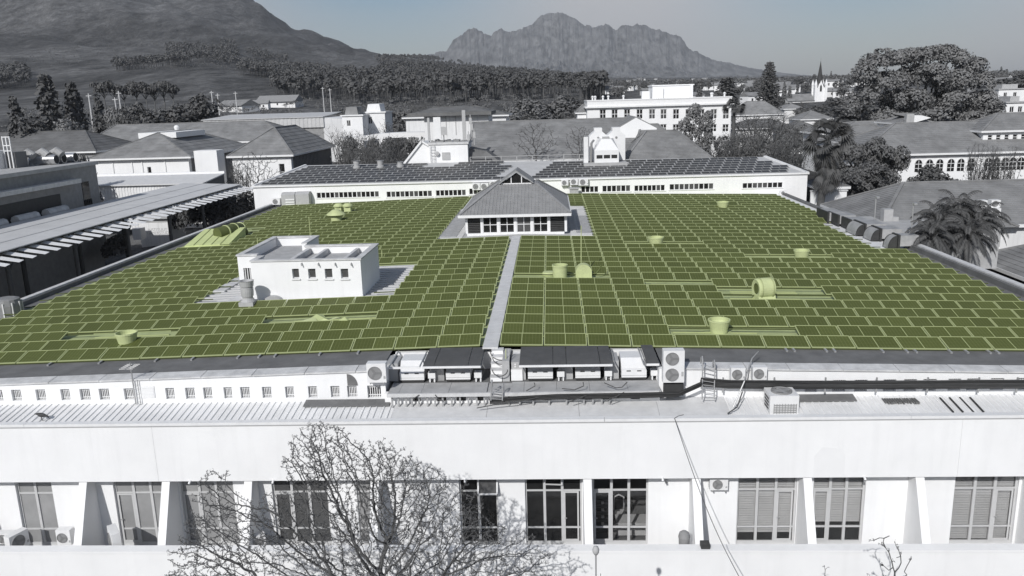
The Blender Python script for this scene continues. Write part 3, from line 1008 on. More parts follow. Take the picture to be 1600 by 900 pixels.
path = [Vector((d0.x - .1, d0.y - .2, roof_z(d0.x) + .75)), Vector((d0.x + .35, d0.y + .6, roof_z(d0.x) + .82)), Vector((d0.x + .6, d0.y + 1.8, roof_z(d0.x) + .82)), Vector((d0.x + .7, d0.y + 3.0, roof_z(d0.x) + .7)), Vector((d0.x + .7, d0.y + 3.6, roof_z(d0.x) + .2))]
g = MB(); g.tube(path, .56, 18); g.build('tube', OLV_PIPE, t)
for k in range(1, 4):
    g = MB(); d = (path[k + 1] - path[k - 1]).normalized() * .06
    g.tube([path[k] - d, path[k] + d], .6, 18); g.build('band', OLV_VENT, t)
# crumpled sheets lying in the bare strip left of the walkway
t = thing('crumpled_sheeting', 'heap of crumpled olive sheeting on the bare strip left of the walkway', 'sheeting', roof_pt(510, 512))
for k in range(7):
    c = roof_pt(474 + k * 11, 511 - (k % 3) * 3)
    g = MB(); a = random.uniform(-.6, .6)
    P = [(c.x + math.cos(a + q * 1.57) * random.uniform(.4, .75), c.y + math.sin(a + q * 1.57) * random.uniform(.2, .4)) for q in range(4)]
    zs = [roof_z(c.x) + random.uniform(.05, .4) for _ in P]
    top = (c.x, c.y, roof_z(c.x) + random.uniform(.25, .6))
    for q in range(4):
        g.tri((*P[q], zs[q]), (*P[(q + 1) % 4], zs[(q + 1) % 4]), top)
    g.build('sheet', OLV_VENT if k % 2 else OLV_ROOF, t)
# thin rods on the array
for px, py, h in ((485, 372, 1.9), (403, 388, .9), (908, 430, 3.2), (597, 408, .8)):
    q = roof_pt(px, py); g = MB(); g.tube([(q.x, q.y, roof_z(q.x)), (q.x + .03, q.y, roof_z(q.x) + h)], .028, 6)
    tag(g.build('lightning_rod', OLV_VENT), {485: 'thin rod rising behind the white stair house', 403: 'short thin rod left of the white stair house roof', 908: 'tall thin rod beside the rounded cowl', 597: 'short rod behind the right end of the stair house'}[px], 'rod')

# ------------------------------------------------------------------ white stair house
sh = thing('stair_house', 'white flat roofed stair house with four small windows among the panels', 'roof house', (-15, 49, 12.6))
X0, X1, X2, X3 = -18.95, -17.65, -15.85, -11.15
F0, F1, B0_, B1_ = 47.3, 46.0, 51.0, 54.0
zb, zt = 12.4, 15.12
wins = []
for a, c in ((456, 468), (481, 494), (507, 520), (532, 545)):
    p, q = A(a, 420, F1), A(c, 435, F1)
    wins.append((p.x, q.z, q.x, p.z))
b = MB()
wall_grid(b, X1, X3, zb, zt, F1, .25, wins)
dq = [A(386, 424, F0).x, A(396, 445, F0)]
wall_grid(b, X0, X1 - .003, zb, zt + .12, F0, .25, [(X0 + .30, 13.35, X0 + .75, 14.5)])
def upright(b, x0, y0, x1, y1, z0, z1, m=0):
    b.box(min(x0, x1), min(y0, y1), z0, max(x0, x1), max(y0, y1), z1, m)
upright(b, X3 - .25, F1 + .25, X3, B0_, zb, zt)
upright(b, X2 + .003, B0_ - .25, X3 - .253, B0_ - .002, zb, zt)
upright(b, X0, F0 + .25, X0 + .25, B1_, zb, zt + .12)
upright(b, X0 + .253, B1_ - .25, X2, B1_, zb, zt + .12)
upright(b, X2 - .25, B0_, X2, B1_ - .253, zb, zt + .12)
upright(b, X1, F1 + .253, X1 + .25, F0 + .25, zb, zt - .002)
b.build('wall', WHITE, sh)
b = MB()
b.box(X0 + .25, F0 + .25, zt - .50, X2 - .25, B1_ - .25, zt - .42)
b.box(X1 + .253, F1 + .253, zt - .515, X3 - .253, B0_ - .26, zt - .44)
b.build('roof', LEDGE, sh)
b = MB()
b.box(-15.7, F1 + .3, zt - .438, -15.45, B0_ - .3, zt - .08); b.box(-14.5, F1 + .3, zt - .438, -14.3, B0_ - .3, zt - .12); b.box(-12.5, F1 + .3, zt - .438, -12.3, B0_ - .3, zt - .12)
b.build('roof_kerb', COPING, sh)
for (x0, y0, x1, y1, z) in ((X1 - .06, F1 - .06, X3 + .06, F1 + .31, zt), (X3 - .31, F1 + .313, X3 + .06, B0_ + .06, zt), (X2 - .02, B0_ - .31, X3 - .313, B0_ + .06, zt),
                            (X0 - .06, F0 - .06, X1 - .063, F0 + .31, zt + .12), (X0 - .06, F0 + .313, X0 + .31, B1_ + .06, zt + .12), (X0 + .313, B1_ - .31, X2 + .06, B1_ + .06, zt + .12), (X2 - .31, B0_ + .063, X2 + .06, B1_ - .313, zt + .12), (X1 - .06, F1 + .313, X1 + .31, F0 + .25, zt + .003)):
    g = MB(); g.box(x0, y0, z, x1, y1, z + .09); g.build('coping', COPING, sh)
for r in wins:
    simple_window(sh, r[0], r[1], r[2], r[3], F1 + .14, FRAMEG, MIDG)
    g = MB(); g.box(r[0] - .06, F1 - .07, r[1] - .09, r[2] + .06, F1 - .003, r[1] - .003); g.build('sill', TRIM, sh)
    g = MB(); xx = r[2] + .22; g.tube([(xx, F1 + .02, r[3] + .34), (xx, F1 - .14, r[3] + .30), (xx + .03, F1 - .16, r[3] + .18)], .035, 8); g.build('spout', METAL, sh)
g = MB(); g.box(X0 + .30, F0 + .1, 13.35, X0 + .75, F0 + .14, 14.5); w = g.build('louvre_window', MIDG, sh)
for k in range(3):
    g = MB(); g.box(X0 + .36 + k * .15, F0 + .05, 13.35, X0 + .40 + k * .15, F0 + .097, 14.5); g.build('bar', TRIM, w)
# stacked chimney cowl at its front left corner, mushroom vent, planks
p = roof_pt(389, 482)
t = thing('flue_cowl', 'grey stacked flue cowl at the front left corner of the stair house', 'flue', (p.x, p.y, roof_z(p.x)))
g = MB(); g.prism([(-.42, -.42), (.42, -.42), (.42, .42), (-.42, .42)], 'z', 0, .45); g.build('base', ACG, t, local=True)
g = MB(); g.lathe([(.42, .453), (.30, .62), (.30, .75)], n=18); g.build('collar', ACG, t, local=True)
g = MB(); g.lathe([(.34, .752), (.36, 1.0), (.36, 1.25), (.30, 1.3), (.38, 1.32), (.42, 1.62), (.44, 1.66), (.36, 1.66), (.3, 1.4), (0, 1.4)], n=20); g.build('cowl', ACG, t, local=True)
p = roof_pt(427, 474); g = MB()
g.prism([(-.55, 0), (.55, 0)] + [(.55 * math.cos(a), .12 + .34 * math.sin(a)) for a in [k * math.pi / 10 for k in range(11)]], 'y', -.2, .2)
g.v = [(x + p.x, y + p.y, z + roof_z(p.x)) for x, y, z in g.v]
tag(g.build('mushroom_vent', ACG), 'low grey half round vent in front of the stair house wall', 'roof vent')
for k, (xa, ya, xb, yb) in enumerate(((342, 459, 378, 437), (345, 486, 380, 466))):
    a, c = roof_pt(xa, ya), roof_pt(xb, yb)
    g = MB(); g.bar(a + Vector((0, 0, .14)), c + Vector((0, 0, .14)), .75, .08)
    tag(g.build('plank', COPING), ('upper' if k == 0 else 'lower') + ' grey board lying left of the stair house', 'board')

# ------------------------------------------------------------------ tiled lantern
ln = thing('roof_lantern', 'glazed lantern with a grey tiled hip roof and small glazed gable', 'roof lantern', (-3, 72, 12.9))
LX0, LX1, LY0, LY1 = -7.05, 1.1, 67.0, 78.5
ez = 14.72
cols = [A(p, 350, LY0).x for p in (727, 729, 752.5, 779, 805.5, 831.5, 858, 884, 887)]
cols[0], cols[-1] = LX0, LX1
b = MB()
b.box(LX0, LY0, 12.6, LX1, LY0 + .2, 13.12)                                   # plinth
b.box(LX0, LY0, 14.5, LX1, LY0 + .2, ez)
for x in cols[1:-1]:
    b.box(x - .1, LY0 + .003, 13.12, x + .1, LY0 + .18, 14.5)
b.build('window_frame', TRIM, ln)
b = MB()
b.box(LX0, LY0 + .203, 12.6, LX0 + .2, LY1, ez); b.box(LX1 - .2, LY0 + .203, 12.6, LX1, LY1, ez); b.box(LX0 + .203, LY1 - .2, 12.6, LX1 - .203, LY1, ez)
b.build('wall', LEDGE, ln)
for i in range(1, len(cols) - 2):
    x0, x1 = cols[i] + .1, cols[i + 1] - .1
    plain = i in (1, len(cols) - 3)
    if plain:
        g = MB(); g.box(x0, LY0 + .11, 13.12, x1, LY0 + .13, 14.5); g.build('pane', DARKG, ln)
        for k in range(9):
            g = MB(); g.box(x0, LY0 + .05, 13.15 + k * .148, x1, LY0 + .107, 13.24 + k * .148); g.build('louvre', mat('dark_louvre', .05, .6, 3, .2), ln)
    else:
        simple_window(ln, x0, 13.12, x1, 14.5, LY0 + .06, TRIM, DARKG if i != 4 else MIDG, 2, 2, .055)
# roof: tile courses stepped down each slope
def course_slope(b, e0, e1, r0, r1, n, lift=.035, m=0):
    """slope from eave e0-e1 up to ridge r0-r1 in n stepped courses"""
    e0, e1, r0, r1 = (Vector(q) for q in (e0, e1, r0, r1))
    nrm = (e1 - e0).cross(r0 - e0 if (r0 - e0).length > .01 else r1 - e0)
    if nrm.z < 0:
        nrm = -nrm
    nrm.normalize()
    for k in range(n):
        s, t = k / n, (k + 1) / n
        a, c = e0.lerp(r0, s), e1.lerp(r1, s)
        d, e = e0.lerp(r0, t), e1.lerp(r1, t)
        up = nrm * lift
        b.quad(a + up, c + up, e, d, m)
        b.quad(a, c, c + up, a + up, m)
ex0, ex1, ey0, ey1 = LX0 - .55, LX1 + .5, LY0 - .55, LY1 + .5
tx0, tx1, ty0, ty1, tz = -4.75, -1.25, 71.9, 75.4, 16.65
b = MB()
E_ = [(ex0, ey0, ez), (ex1, ey0, ez), (ex1, ey1, ez), (ex0, ey1, ez)]
T_ = [(tx0, ty0, tz), (tx1, ty0, tz), (tx1, ty1, tz), (tx0, ty1, tz)]
for k in range(4):
    course_slope(b, E_[k], E_[(k + 1) % 4], T_[k], T_[(k + 1) % 4], 17)
b.quad(*[(x, y, z - .01) for x, y, z in reversed(E_)])
b.build('tiled_roof', TILEP, ln)
# rolls of the tiles on the front and side slopes
g = MB()
for k in range(1, 31):
    s = k / 31
    a = Vector(E_[0]).lerp(Vector(E_[1]), s); c = Vector((a.x, ty0, tz))
    if a.x < tx0:
        u = (a.x - ex0) / (tx0 - ex0)
    elif a.x > tx1:
        u = (ex1 - a.x) / (ex1 - tx1)
    else:
        u = 1
    c = a.lerp(Vector((a.x, ty0, tz)), u)
    g.bar(a + Vector((0, 0, .035)), c + Vector((0, 0, .02)), .07, .05)
tag(g.build('tile_rolls', TILEP, ln), kind='stuff')
g = MB()
for k in range(4):
    g = MB(); g.bar(Vector(E_[k]) + Vector((0, 0, .05)), Vector(T_[k]) + Vector((0, 0, .05)), .26, .1); g.build('hip_cap', TILEP, ln)
g = MB(); g.box(ex0 - .06, ey0 - .1, ez - .2, ex1 + .06, ey0 - .003, ez + .02); g.build('fascia', TRIM, ln)
g = MB(); g.box(ex1 - .003, ey0, ez - .2, ex1 + .1, ey1, ez + .01); g.box(ex0 - .1, ey0, ez - .2, ex0 + .003, ey1, ez + .01); g.build('side_fascia', TRIM, ln)
# the little glazed gable on top
gx = (tx0 + tx1) / 2
g = MB(); gy = ty0 + .02
gz = tz + .10
b = MB()
b.prism([(gx - 1.4, tz - .02), (gx + 1.4, tz - .02), (gx + 1.4, gz), (gx - 1.4, gz)], 'y', gy, ty1 - .05)
b.build('gable_base', TRIM, ln)
for xa, xb in ((gx - 1.25, gx - .49), (gx - .43, gx + .43), (gx + .49, gx + 1.25)):
    def hz_(x): return gz + .92 * (1 - abs(x - gx) / 1.3) 
    pts = [(xa, gz), (xb, gz)] + ([(xb, hz_(xb))] if hz_(xb) > gz + .02 else []) + ([(gx, hz_(gx))] if xa < gx < xb else []) + ([(xa, hz_(xa))] if hz_(xa) > gz + .02 else [])
    q = MB(); q.prism(pts, 'y', gy + .04, gy + .06); q.build('gable_pane', DARKG, ln)
for x in (gx - .46, gx + .46):
    q = MB(); q.box(x - .04, gy, gz, x + .04, gy + .1, gz + .6); q.build('gable_mullion', TRIM, ln)
b = MB()
for s in (-1, 1):
    e0 = Vector((gx + s * 1.5, gy - .2, gz - .04)); e1 = Vector((gx + s * 1.5, ty1 + .1, gz - .04))
    r0 = Vector((gx, gy - .25, gz + 1.02)); r1 = Vector((gx, ty1 + .1, gz + 1.02))
    up = Vector((0, 0, .1))
    b.hexa([e0, e1, r1, r0, e0 + up, e1 + up, r1 + up, r0 + up] if s > 0 else [e1, e0, r0, r1, e1 + up, e0 + up, r0 + up, r1 + up])
b.build('gable_roof', TILEP, ln)
b = MB()
for s in (-1, 1):
    b.bar((gx + s * 1.52, gy - .23, gz - .01), (gx + s * .02, gy - .23, gz + 1.07), .05, .09)
b.build('barge_board', TILEP, ln)
b = MB(); b.quad((tx0, ty0, tz + .02), (tx1, ty0, tz + .02), (tx1, ty1, tz + .02), (tx0, ty1, tz + .02)); b.build('roof_top', TILEP, ln)
# flat grey slabs on both sides of it
for x0, x1, y0, y1, lab in ((-9.3, -7.9, 66.4, 79.5, 'left'), (2.1, 3.4, 66.8, 77.0, 'right')):
    g = MB(); g.box(x0, y0, 12.85 if x0 < 0 else 12.87, x1, y1, 13.0)
    tag(g.build('gutter_cover', LEDGE), 'flat grey gutter cover along the %s side of the lantern' % lab, 'gutter cover')
g = MB(); q = roof_pt(897, 305); g.box(q.x - .5, q.y - .4, 12.6, q.x + .5, q.y + .4, 13.6); g.box(q.x - .6, q.y - .5, 13.603, q.x + .6, q.y + .5, 13.75)
tag(g.build('roof_pier', LEDGE), 'small grey capped pier behind the right of the lantern', 'pier')

# ------------------------------------------------------------------ hooded ducts along the right edge
def hood_duct(px, py, w, d, h, label, hood=True, rz=0.0, up=0.0):
    p = roof_pt(px, py)
    t = thing('hooded_duct', label, 'duct', (p.x, p.y, roof_z(p.x)), rz, 'hooded ducts along the right edge of the roof')
    g = MB(); g.box(-w * .1, -d / 2, .25 + up, w, d / 2, h); g.build('box', DUCT, t, local=True)
    g = MB(); g.box(-w * .1 - .06, -d / 2 - .06, .1, -w * .1 + .1, d / 2 + .06, h + .06); g.build('flange', DARK, t, local=True)
    if hood:
        R = h * .6
        pr = [(-w * .1 - .063, .1), (-w * .1 - .063, h * .97)] + [(-w * .1 - .063 - R * math.sin(a), .1 + (h * .87) * math.cos(a)) for a in [k * math.pi / 16 for k in range(1, 9)]]
        g = MB(); g.prism([(x, z) for x, z in pr], 'y', -d / 2 + .1, d / 2 - .1); g.build('hood', DUCT, t, local=True)
        for yy in (-d / 2 + .03, d / 2 - .1):
            g = MB(); g.prism([(x * 1.0 - .03, z + .02) for x, z in pr], 'y', yy, yy + .07); g.build('hood_rim', DARK, t, local=True)
    return t
hood_duct(1287, 346, 1.3, 3.0, 1.0, 'farthest grey box duct by the array corner', False)
hood_duct(1304, 351, 1.35, 2.6, .98, 'second grey box duct from the array corner', False)
hood_duct(1324, 358, 1.4, 2.0, .92, 'shiny middle box duct with an open sloped top', False)
hood_duct(1345, 366, 1.5, 2.4, 1.0, 'long grey duct beside the first curved hood', True)
hood_duct(1371, 375, 1.5, 1.8, 1.0, 'grey duct with a wide curved hood lying low', True)
hood_duct(1401, 388, 1.3, 1.1, 1.05, 'nearest hooded duct standing at the end of the right parapet', True)
for px, py, h, lab in ((1366, 349, 2.2, 'thin pole with a small head behind the curved hoods'), (1423, 372, 2.6, 'camera pole standing at the end of the ducts')):
    p = onz(px, py, 12.6); g = MB(); g.tube([(p.x, p.y, 11.8), (p.x, p.y, 12.6 + h)], .05, 8); g.box(p.x - .05, p.y - .25, 12.6 + h, p.x + .2, p.y + .1, 12.75 + h)
    tag(g.build('camera_pole', METAL), lab, 'pole')
# grey plant deck and domed tank beyond the ducts
b = MB(); b.box(27.25, 61.5, 10.5, 33.5, 77, 12.35); tag(b.build('plant_deck', LEDGE), 'low grey plant deck beyond the hooded ducts', 'deck')
t = thing('domed_tank', 'pale domed tank lid behind the camera pole', 'tank', (31.0, 66.5, 12.35))
g = MB(); g.lathe([(2.0, 0), (2.0, .35), (1.6, .7), (.8, .95), (0, 1.0)], n=26); g.build('lid', LEDGE, t, local=True, smooth=True)
for px, py, w, h in ((1386, 330, .8, .7), (1397, 340, .5, .35)):
    p = A(px, py, 74); g = MB(); g.box(p.x - w / 2, 73.6, 12.352, p.x + w / 2, 74.4, p.z + h * .3)
    tag(g.build('vent_box', ACG), {1386: 'grey box chimney on the plant deck', 1397: 'small low box on the plant deck'}[px], 'vent box')

FANB = mat('fan_blade', 0.19, 0.6, 5, 0.1)
# ------------------------------------------------------------------ air conditioners
def aircon(label, x, y, z, w, h, d, fans=1, cat='air conditioner', grp=None, rz=0.0, brackets=False, fan_side='c', legs=0.0):
    """outdoor unit, front face towards -y; origin at the bottom centre of the front"""
    t = thing('air_conditioner', label, cat, (x, y, z), rz, grp)
    g = MB(); g.box(-w / 2, 0, legs, w / 2, d, h); g.build('casing', ACW, t, local=True)
    fx = -w * .08 if fan_side == 'c' else 0
    for k in range(fans):
        cz = legs + (h - legs) * (k + .5) / fans
        R = min(w * .36, (h - legs) / fans * .40)
        q = MB(); q.lathe([(R, .0), (R, .035), (R * .93, .035), (R * .93, .012), (0, .012)], (fx, -.002, cz), 22, 'y')
        gd = q.build('fan_guard', FANG, t, local=True)
        q = MB()
        for a in range(3):
            an = a * 2.094
            q.bar((fx, -.02, cz), (fx + R * .9 * math.cos(an), -.02, cz + R * .9 * math.sin(an)), R * .34, .006, up=(0, 1, 0))
        q.lathe([(R * .22, 0.01), (R * .2, .032), (0, .034)], (fx, -.002, cz), 12, 'y')
        q.build('fan', FANB, gd, local=True)
    q = MB(); q.box(w * .36, -.012, legs + (h - legs) * .2, w * .46, -.002, legs + (h - legs) * .34); q.build('service_cover', ACG, t, local=True)
    if brackets:
        for s in (-1, 1):
            q = MB(); q.box(s * w * .34 - .025, -.02, -.07, s * w * .34 + .025, d + .25, -.003); q.build('bracket', METAL, t, local=True)
    if legs:
        for s in (-1, 1):
            q = MB(); q.box(s * w * .4 - .04, .02, 0, s * w * .4 + .04, d - .02, legs - .002); q.build('foot', DARK, t, local=True)
    return t
def ac_px(label, px0, px1, py0, py1, Y, d=.32, **k):
    a, c = A(px0, py1, Y), A(px1, py0, Y)
    return aircon(label, (a.x + c.x) / 2, Y, a.z, c.x - a.x, c.z - a.z, d, **k)
ac_px('large white air conditioner over the shuttered window left of the awnings', 574, 602, 568, 598, 32.35, .4, brackets=True)
ac_px('tall white condenser with two stacked fans right of the awnings', 1036, 1070, 548, 598, 32.3, .42, fans=2, legs=.0)
ac_px('small white air conditioner nearest the roof ladder, over the cable trays', 1142, 1165, 575, 595, 32.35, .36, brackets=True)
ac_px('small white air conditioner right of its twin, over the cable trays', 1176, 1199, 574, 594, 32.35, .36, brackets=True)
g = MB(); p = A(1053, 602, 32.4); g.box(p.x - .4, 32.35, 11.7, p.x + .4, 32.75, 12.2); tag(g.build('condenser_stand', DARK), 'dark stand under the tall two fan condenser', 'stand')

# ------------------------------------------------------------------ plant bay with awnings
deckz = 12.0
t = thing('plant_ledge', 'grey concrete ledge on posts in front of the rooftop plant', 'ledge', (-1.4, 32.6, 11.4))
cuts = [EQ0 + .2] + [A(p, 605, 32.2).x for p in (622, 657, 700, 760, 798, 818, 870, 922, 982)] + [EQ1]
for p, q in zip(cuts, cuts[1:]):
    z = deckz + random.uniform(-.004, .004)
    if abs((p + q) / 2 - A(779, 605, 32.2).x) < .5:
        z -= .06
    g = MB(); g.box(p + .006, 32.12, z - .10, q - .006, 33.45, z); g.build('deck_slab', LEDGE, t)
g = MB(); g.box(EQ0 + .2, 33.452, deckz - .14, EQ1, 35.34, deckz - .02); g.build('bay_floor', MEMBRANE, t)
g = MB(); g.box(EQ0 + .2, 32.02, deckz - .12, EQ1 - .1, 32.115, deckz + .03); g.build('kerb', COPING, t)
for px in (613, 623, 635, 644, 655, 668, 680, 692, 706, 719, 732, 745, 757, 795, 812, 833, 858, 885, 912, 926, 940, 952):
    q = A(px, 620, 32.3); g = MB(); g.box(q.x - .035, 32.18, 11.3, q.x + .035, 32.25, deckz - .122); g.build('post', METAL, t)
cz = 12.97
def awning(x0, x1, label, seams):
    t = thing('awning', label, 'awning', ((x0 + x1) / 2, 34, cz - .2))
    prof = [(32.95, cz - .05), (33.4, cz + .02), (34.2, cz + .05), (35.3, cz + .05)]
    xs = [x0] + seams + [x1]
    for p, q in zip(xs, xs[1:]):
        g = MB(); g.prism([(y, z) for y, z in prof] + [(y, z - .03) for y, z in reversed(prof)], 'x', p + .012, q - .012); g.build('sheet', AWN, t)
    g = MB(); g.box(x0, 32.9, cz - .13, x1, 32.947, cz - .04); g.build('edge_trim', TRIM, t)
    for x in xs:
        g = MB(); g.box(x - .02, 33.0, cz - .16, x + .02, 35.3, cz - .09); g.build('rafter', METAL, t)
X_ = lambda px: A(px, 571, 32.95).x
awning(X_(660), X_(751), 'charcoal awning over the plant left of the white steps', [X_(678), X_(731)])
awning(X_(811), X_(957), 'longest charcoal awning over the plant right of the white steps', [X_(864), X_(885), X_(938)])
awning(X_(1010), X_(1030), 'short charcoal awning beside the two fan condenser', [])
# open rafters where no sheet is laid
for x0, x1, lab in ((X_(606), X_(656), 'bare white awning rail over the leftmost plant unit'), (X_(960), X_(1007), 'bare white awning rail over the rightmost plant unit')):
    t = thing('awning_rail', lab, 'rail', ((x0 + x1) / 2, 33, cz - .2))
    if x0 < 0:
        g = MB(); g.box(x0, 32.9, cz - .13, x1, 32.947, cz - .04); g.build('edge_trim', TRIM, t)
    for x in (x0 + .03, x1 - .03):
        g = MB(); g.box(x - .02, 32.95, cz - .12, x + .02, 35.3, cz - .06); g.build('rafter', METAL, t)
units = [(625, 663), (697, 735), (825, 864), (899, 938), (971, 1010)]
for i, (p0, p1) in enumerate(units):
    a, c = A(p0, 590, 33.55), A(p1, 590, 33.55)
    w = c.x - a.x
    t = thing('plant_unit', ['white plant unit under the bare rail at the far left', 'white plant unit under the awning left of the white steps', 'white plant unit under the long awning, nearest the white steps', 'white plant unit under the right half of the long awning', 'white plant unit left of the short awning, standing in the open'][i], 'plant unit', (a.x, 33.5, deckz), 0, 'white plant units under the awnings')
    g = MB(); g.prism([(33.5, deckz + .12), (33.5, deckz + .45), (33.62, deckz + .5), (34.0, deckz + .86), (34.9, deckz + .86), (34.9, deckz + .12)], 'x', a.x, c.x); g.build('casing', ACW, t)
    for s in (.2, .62):
        g = MB(); g.box(a.x + w * s, 33.485, deckz + .40, a.x + w * (s + .17), 33.515, deckz + .44); g.build('handle', BLACK, t)
    g = MB(); g.box(a.x + .02, 33.53, deckz + .02, c.x - .02, 34.8, deckz + .117); g.build('base_rail', DARK, t)
    g = MB(); g.box(a.x, 33.49, deckz + .21, c.x, 33.498, deckz + .225); g.build('seam', ACG, t)
    # grey cabinet and small box beside it
    k = thing('plant_cabinet', ['grey plant cabinet at the far left of the bay', 'grey plant cabinet between the two left units', 'grey plant cabinet right beside the white steps', 'grey plant cabinet between the two units of the long awning', 'grey plant cabinet left of the open unit'][i], 'cabinet', (a.x - .5, 33.7, deckz), 0, 'grey cabinets of the plant bay')
    g = MB(); g.box(a.x - .72, 33.7, deckz, a.x - .1, 34.9, deckz + .82); g.build('body', ACG if i != 1 else METAL, k)
    g = MB()
    for q in range(2):
        g.lathe([(.04, 0), (.04, .03), (0, .03)], (a.x - .55, 33.7, deckz + .62 + q * .1), 8, 'y')
    g.build('gauge', ACW, k)
    if i != 1 or True:
        g = MB(); g.box(c.x + .18, 33.45, deckz + .2, c.x + .5, 33.75, deckz + .45); g.box(c.x + .22, 33.5, deckz, c.x + .28, 33.7, deckz + .198); g.box(c.x + .42, 33.5, deckz, c.x + .48, 33.7, deckz + .198)
        tag(g.build('pump_box', ACW), ['small white pump box beside the leftmost plant unit', 'small white pump box just left of the white steps', 'small white pump box in the middle of the long awning', 'small white pump box at the right end of the long awning', 'small white pump box under the short awning'][i], 'pump box', 'small pump boxes of the plant bay')
# white steps up to the walkway
t = thing('roof_steps', 'white steps climbing from the ledge to the roof walkway', 'steps', (-2.4, 33.6, deckz))
s0, s1 = A(766, 585, 33.5).x, A(784, 585, 33.5).x
for k in range(5):
    g = MB(); g.box(s0, 33.5 + k * .34, deckz + .003, s1, 33.5 + (k + 1) * .34 - .01, deckz + .2 * (k + 1)); g.build('step', WHITE, t)
    g = MB(); g.box(s0 - .02, 33.47 + k * .34, deckz + .2 * (k + 1) + .003, s1 + .02, 33.5 + (k + 1) * .34, deckz + .2 * (k + 1) + .03); g.build('tread', COPING, t)
g = MB(); g.box(s1 + .03, 33.5, deckz, s1 + .34, 35.3, deckz + .95); g.build('side_wall', LEDGE, t)
g = MB(); g.box(s1 + .4, 33.6, deckz, s1 + .9, 35.3, deckz + .5); g.box(s1 + .4, 33.9, deckz + .5, s1 + .9, 35.3, deckz + .8); g.build('side_steps', WHITE, t)
# cable hoops of the old roof ladder and the ladder below
t = thing('hoop_cable', 'loose loops of cable hanging over the white steps', 'cable', (s0, 33.4, 12.5))
for k, (r, y, z) in enumerate(((.33, 33.3, 12.62), (.36, 34.0, 12.95), (.5, 34.6, 13.05))):
    g = MB(); cx = (s0 + s1) / 2 + .2
    g.tube([(cx + r * math.cos(a), y + .1 * math.sin(a), z - abs(r * .8 * math.sin(a)) * (1 if a > math.pi else -.1)) for a in [math.pi + q * math.pi / 12 for q in range(13)]], .022, 6); g.build('loop', CABLE, t)
for x in (s0 + .68, s0 + .82):
    g = MB(); g.tube([(x, 33.6, 12.3), (x + .01, 33.9, 13.35)], .02, 6); g.build('rod', OLV_VENT if x < s0 + .7 else METAL, t)
def ladder(label, px0, px1, pyt, pyb, Y, Yb, rungs):
    a, c = A(px0, pyb, Yb), A(px1, pyb, Yb)
    ta, tc_ = A(px0 + 1, pyt, Y), A(px1 + 1, pyt + 6, Y)
    t = thing('ladder', label, 'ladder', a)
    for q, w in ((a, ta), (c, tc_)):
        g = MB(); g.tube([q, w, w + Vector((0, .12, .1)), w + Vector((0, .35, .02)), w + Vector((0, .4, -.3))], .028, 8); g.build('rail', METAL, t)
    for k in range(rungs):
        s = (k + .6) / (rungs + .8)
        g = MB(); g.tube([a.lerp(ta, s), c.lerp(tc_, s)], .017, 6); g.build('rung', METAL, t)
ladder('pale roof ladder hooked over the edge right of the two fan condenser', 1097, 1116, 562, 624, 32.3, 32.0, 9)
ladder('short pale ladder under the white steps', 767, 785, 599, 626, 31.95, 31.85, 5)

# cable trays: many black cables side by side on brackets
def tray(name, label, pts, n, width, lift=.0, up_w=(0, 0, 1)):
    """bundle of n cables following pts in a flat band standing on edge"""
    t = thing(name, label, 'cables', pts[0])
    for k in range(n):
        o = (k / (n - 1) - .5) * width
        g = MB()
        r = random.choice((.022, .03, .036))
        P = []
        for i, p in enumerate(pts):
            P.append(Vector(p) + Vector((0, -o * .55 + random.uniform(-.01, .01), o * .75 + random.uniform(-.012, .012))))
        g.tube(P, r, 6); g.build('cable', CABLE if k % 3 else BLACK, t)
    return t
P1 = [A(p, q, 32.3) for p, q in ((1094, 597), (1140, 600), (1250, 601), (1400, 601.5), (1520, 600.5), (1680, 600))]
P0 = [A(p, q, 32.0) for p, q in ((765, 627), (810, 622.5), (870, 619.5), (1000, 617.5), (1060, 616), (1096, 600))]
tray('cable_run', 'band of black cables crossing in front of the right hand windows', P1, 17, .62)
tray('cable_run', 'band of black cables lying at the foot of the plant ledge', P0, 10, .34)
for px in (1130, 1210, 1290, 1370, 1450, 1530, 1590):
    q = A(px, 601, 32.45); g = MB(); g.box(q.x - .03, 32.46, q.z - .36, q.x + .03, 32.52, q.z + .3); g.box(q.x - .03, 32.52, q.z - .05, q.x + .03, WY - .003, q.z); g.build('tray_bracket', METAL, main)
# hanging drops and loose pieces of cable on the ledge
LOOSE = [((655, 617, 32.0), (646, 623, 31.9), (648, 627, 31.8)), ((680, 617, 32.0), (685, 624, 31.9), (692, 626, 31.8)), ((835, 598, 32.2), (836, 603, 32.1), (822, 611, 32.0)), ((911, 597, 32.2), (912, 603, 32.1), (898, 609, 32.0), (878, 607, 32.1)), ((980, 597, 32.2), (972, 605, 32.1), (962, 606, 32.1), (944, 598, 32.3)), ((745, 637.5, 31.6), (775, 632, 31.7), (800, 629.5, 31.8), (850, 619, 32.0)), ((890, 628, 31.7), (920, 616, 32.0)), ((950, 626, 31.7), (975, 613, 32.0))]
for i, L in enumerate(LOOSE):
    g = MB(); g.tube([A(*q) for q in L], .022, 6)
    tag(g.build('loose_cable', CABLE), ['loose cable end dangling under the left part of the ledge', 'curled cable under the ledge beside the leftmost posts', 'short bent cable on the ledge below the unit nearest the steps', 'hooked cable on the ledge in the middle of the long awning', 'long bent cable on the ledge below the open unit', 'long loose cable trailing over the flat grey roof', 'slanting cable below the middle of the ledge', 'slanting cable below the right end of the ledge'][i], 'cable')
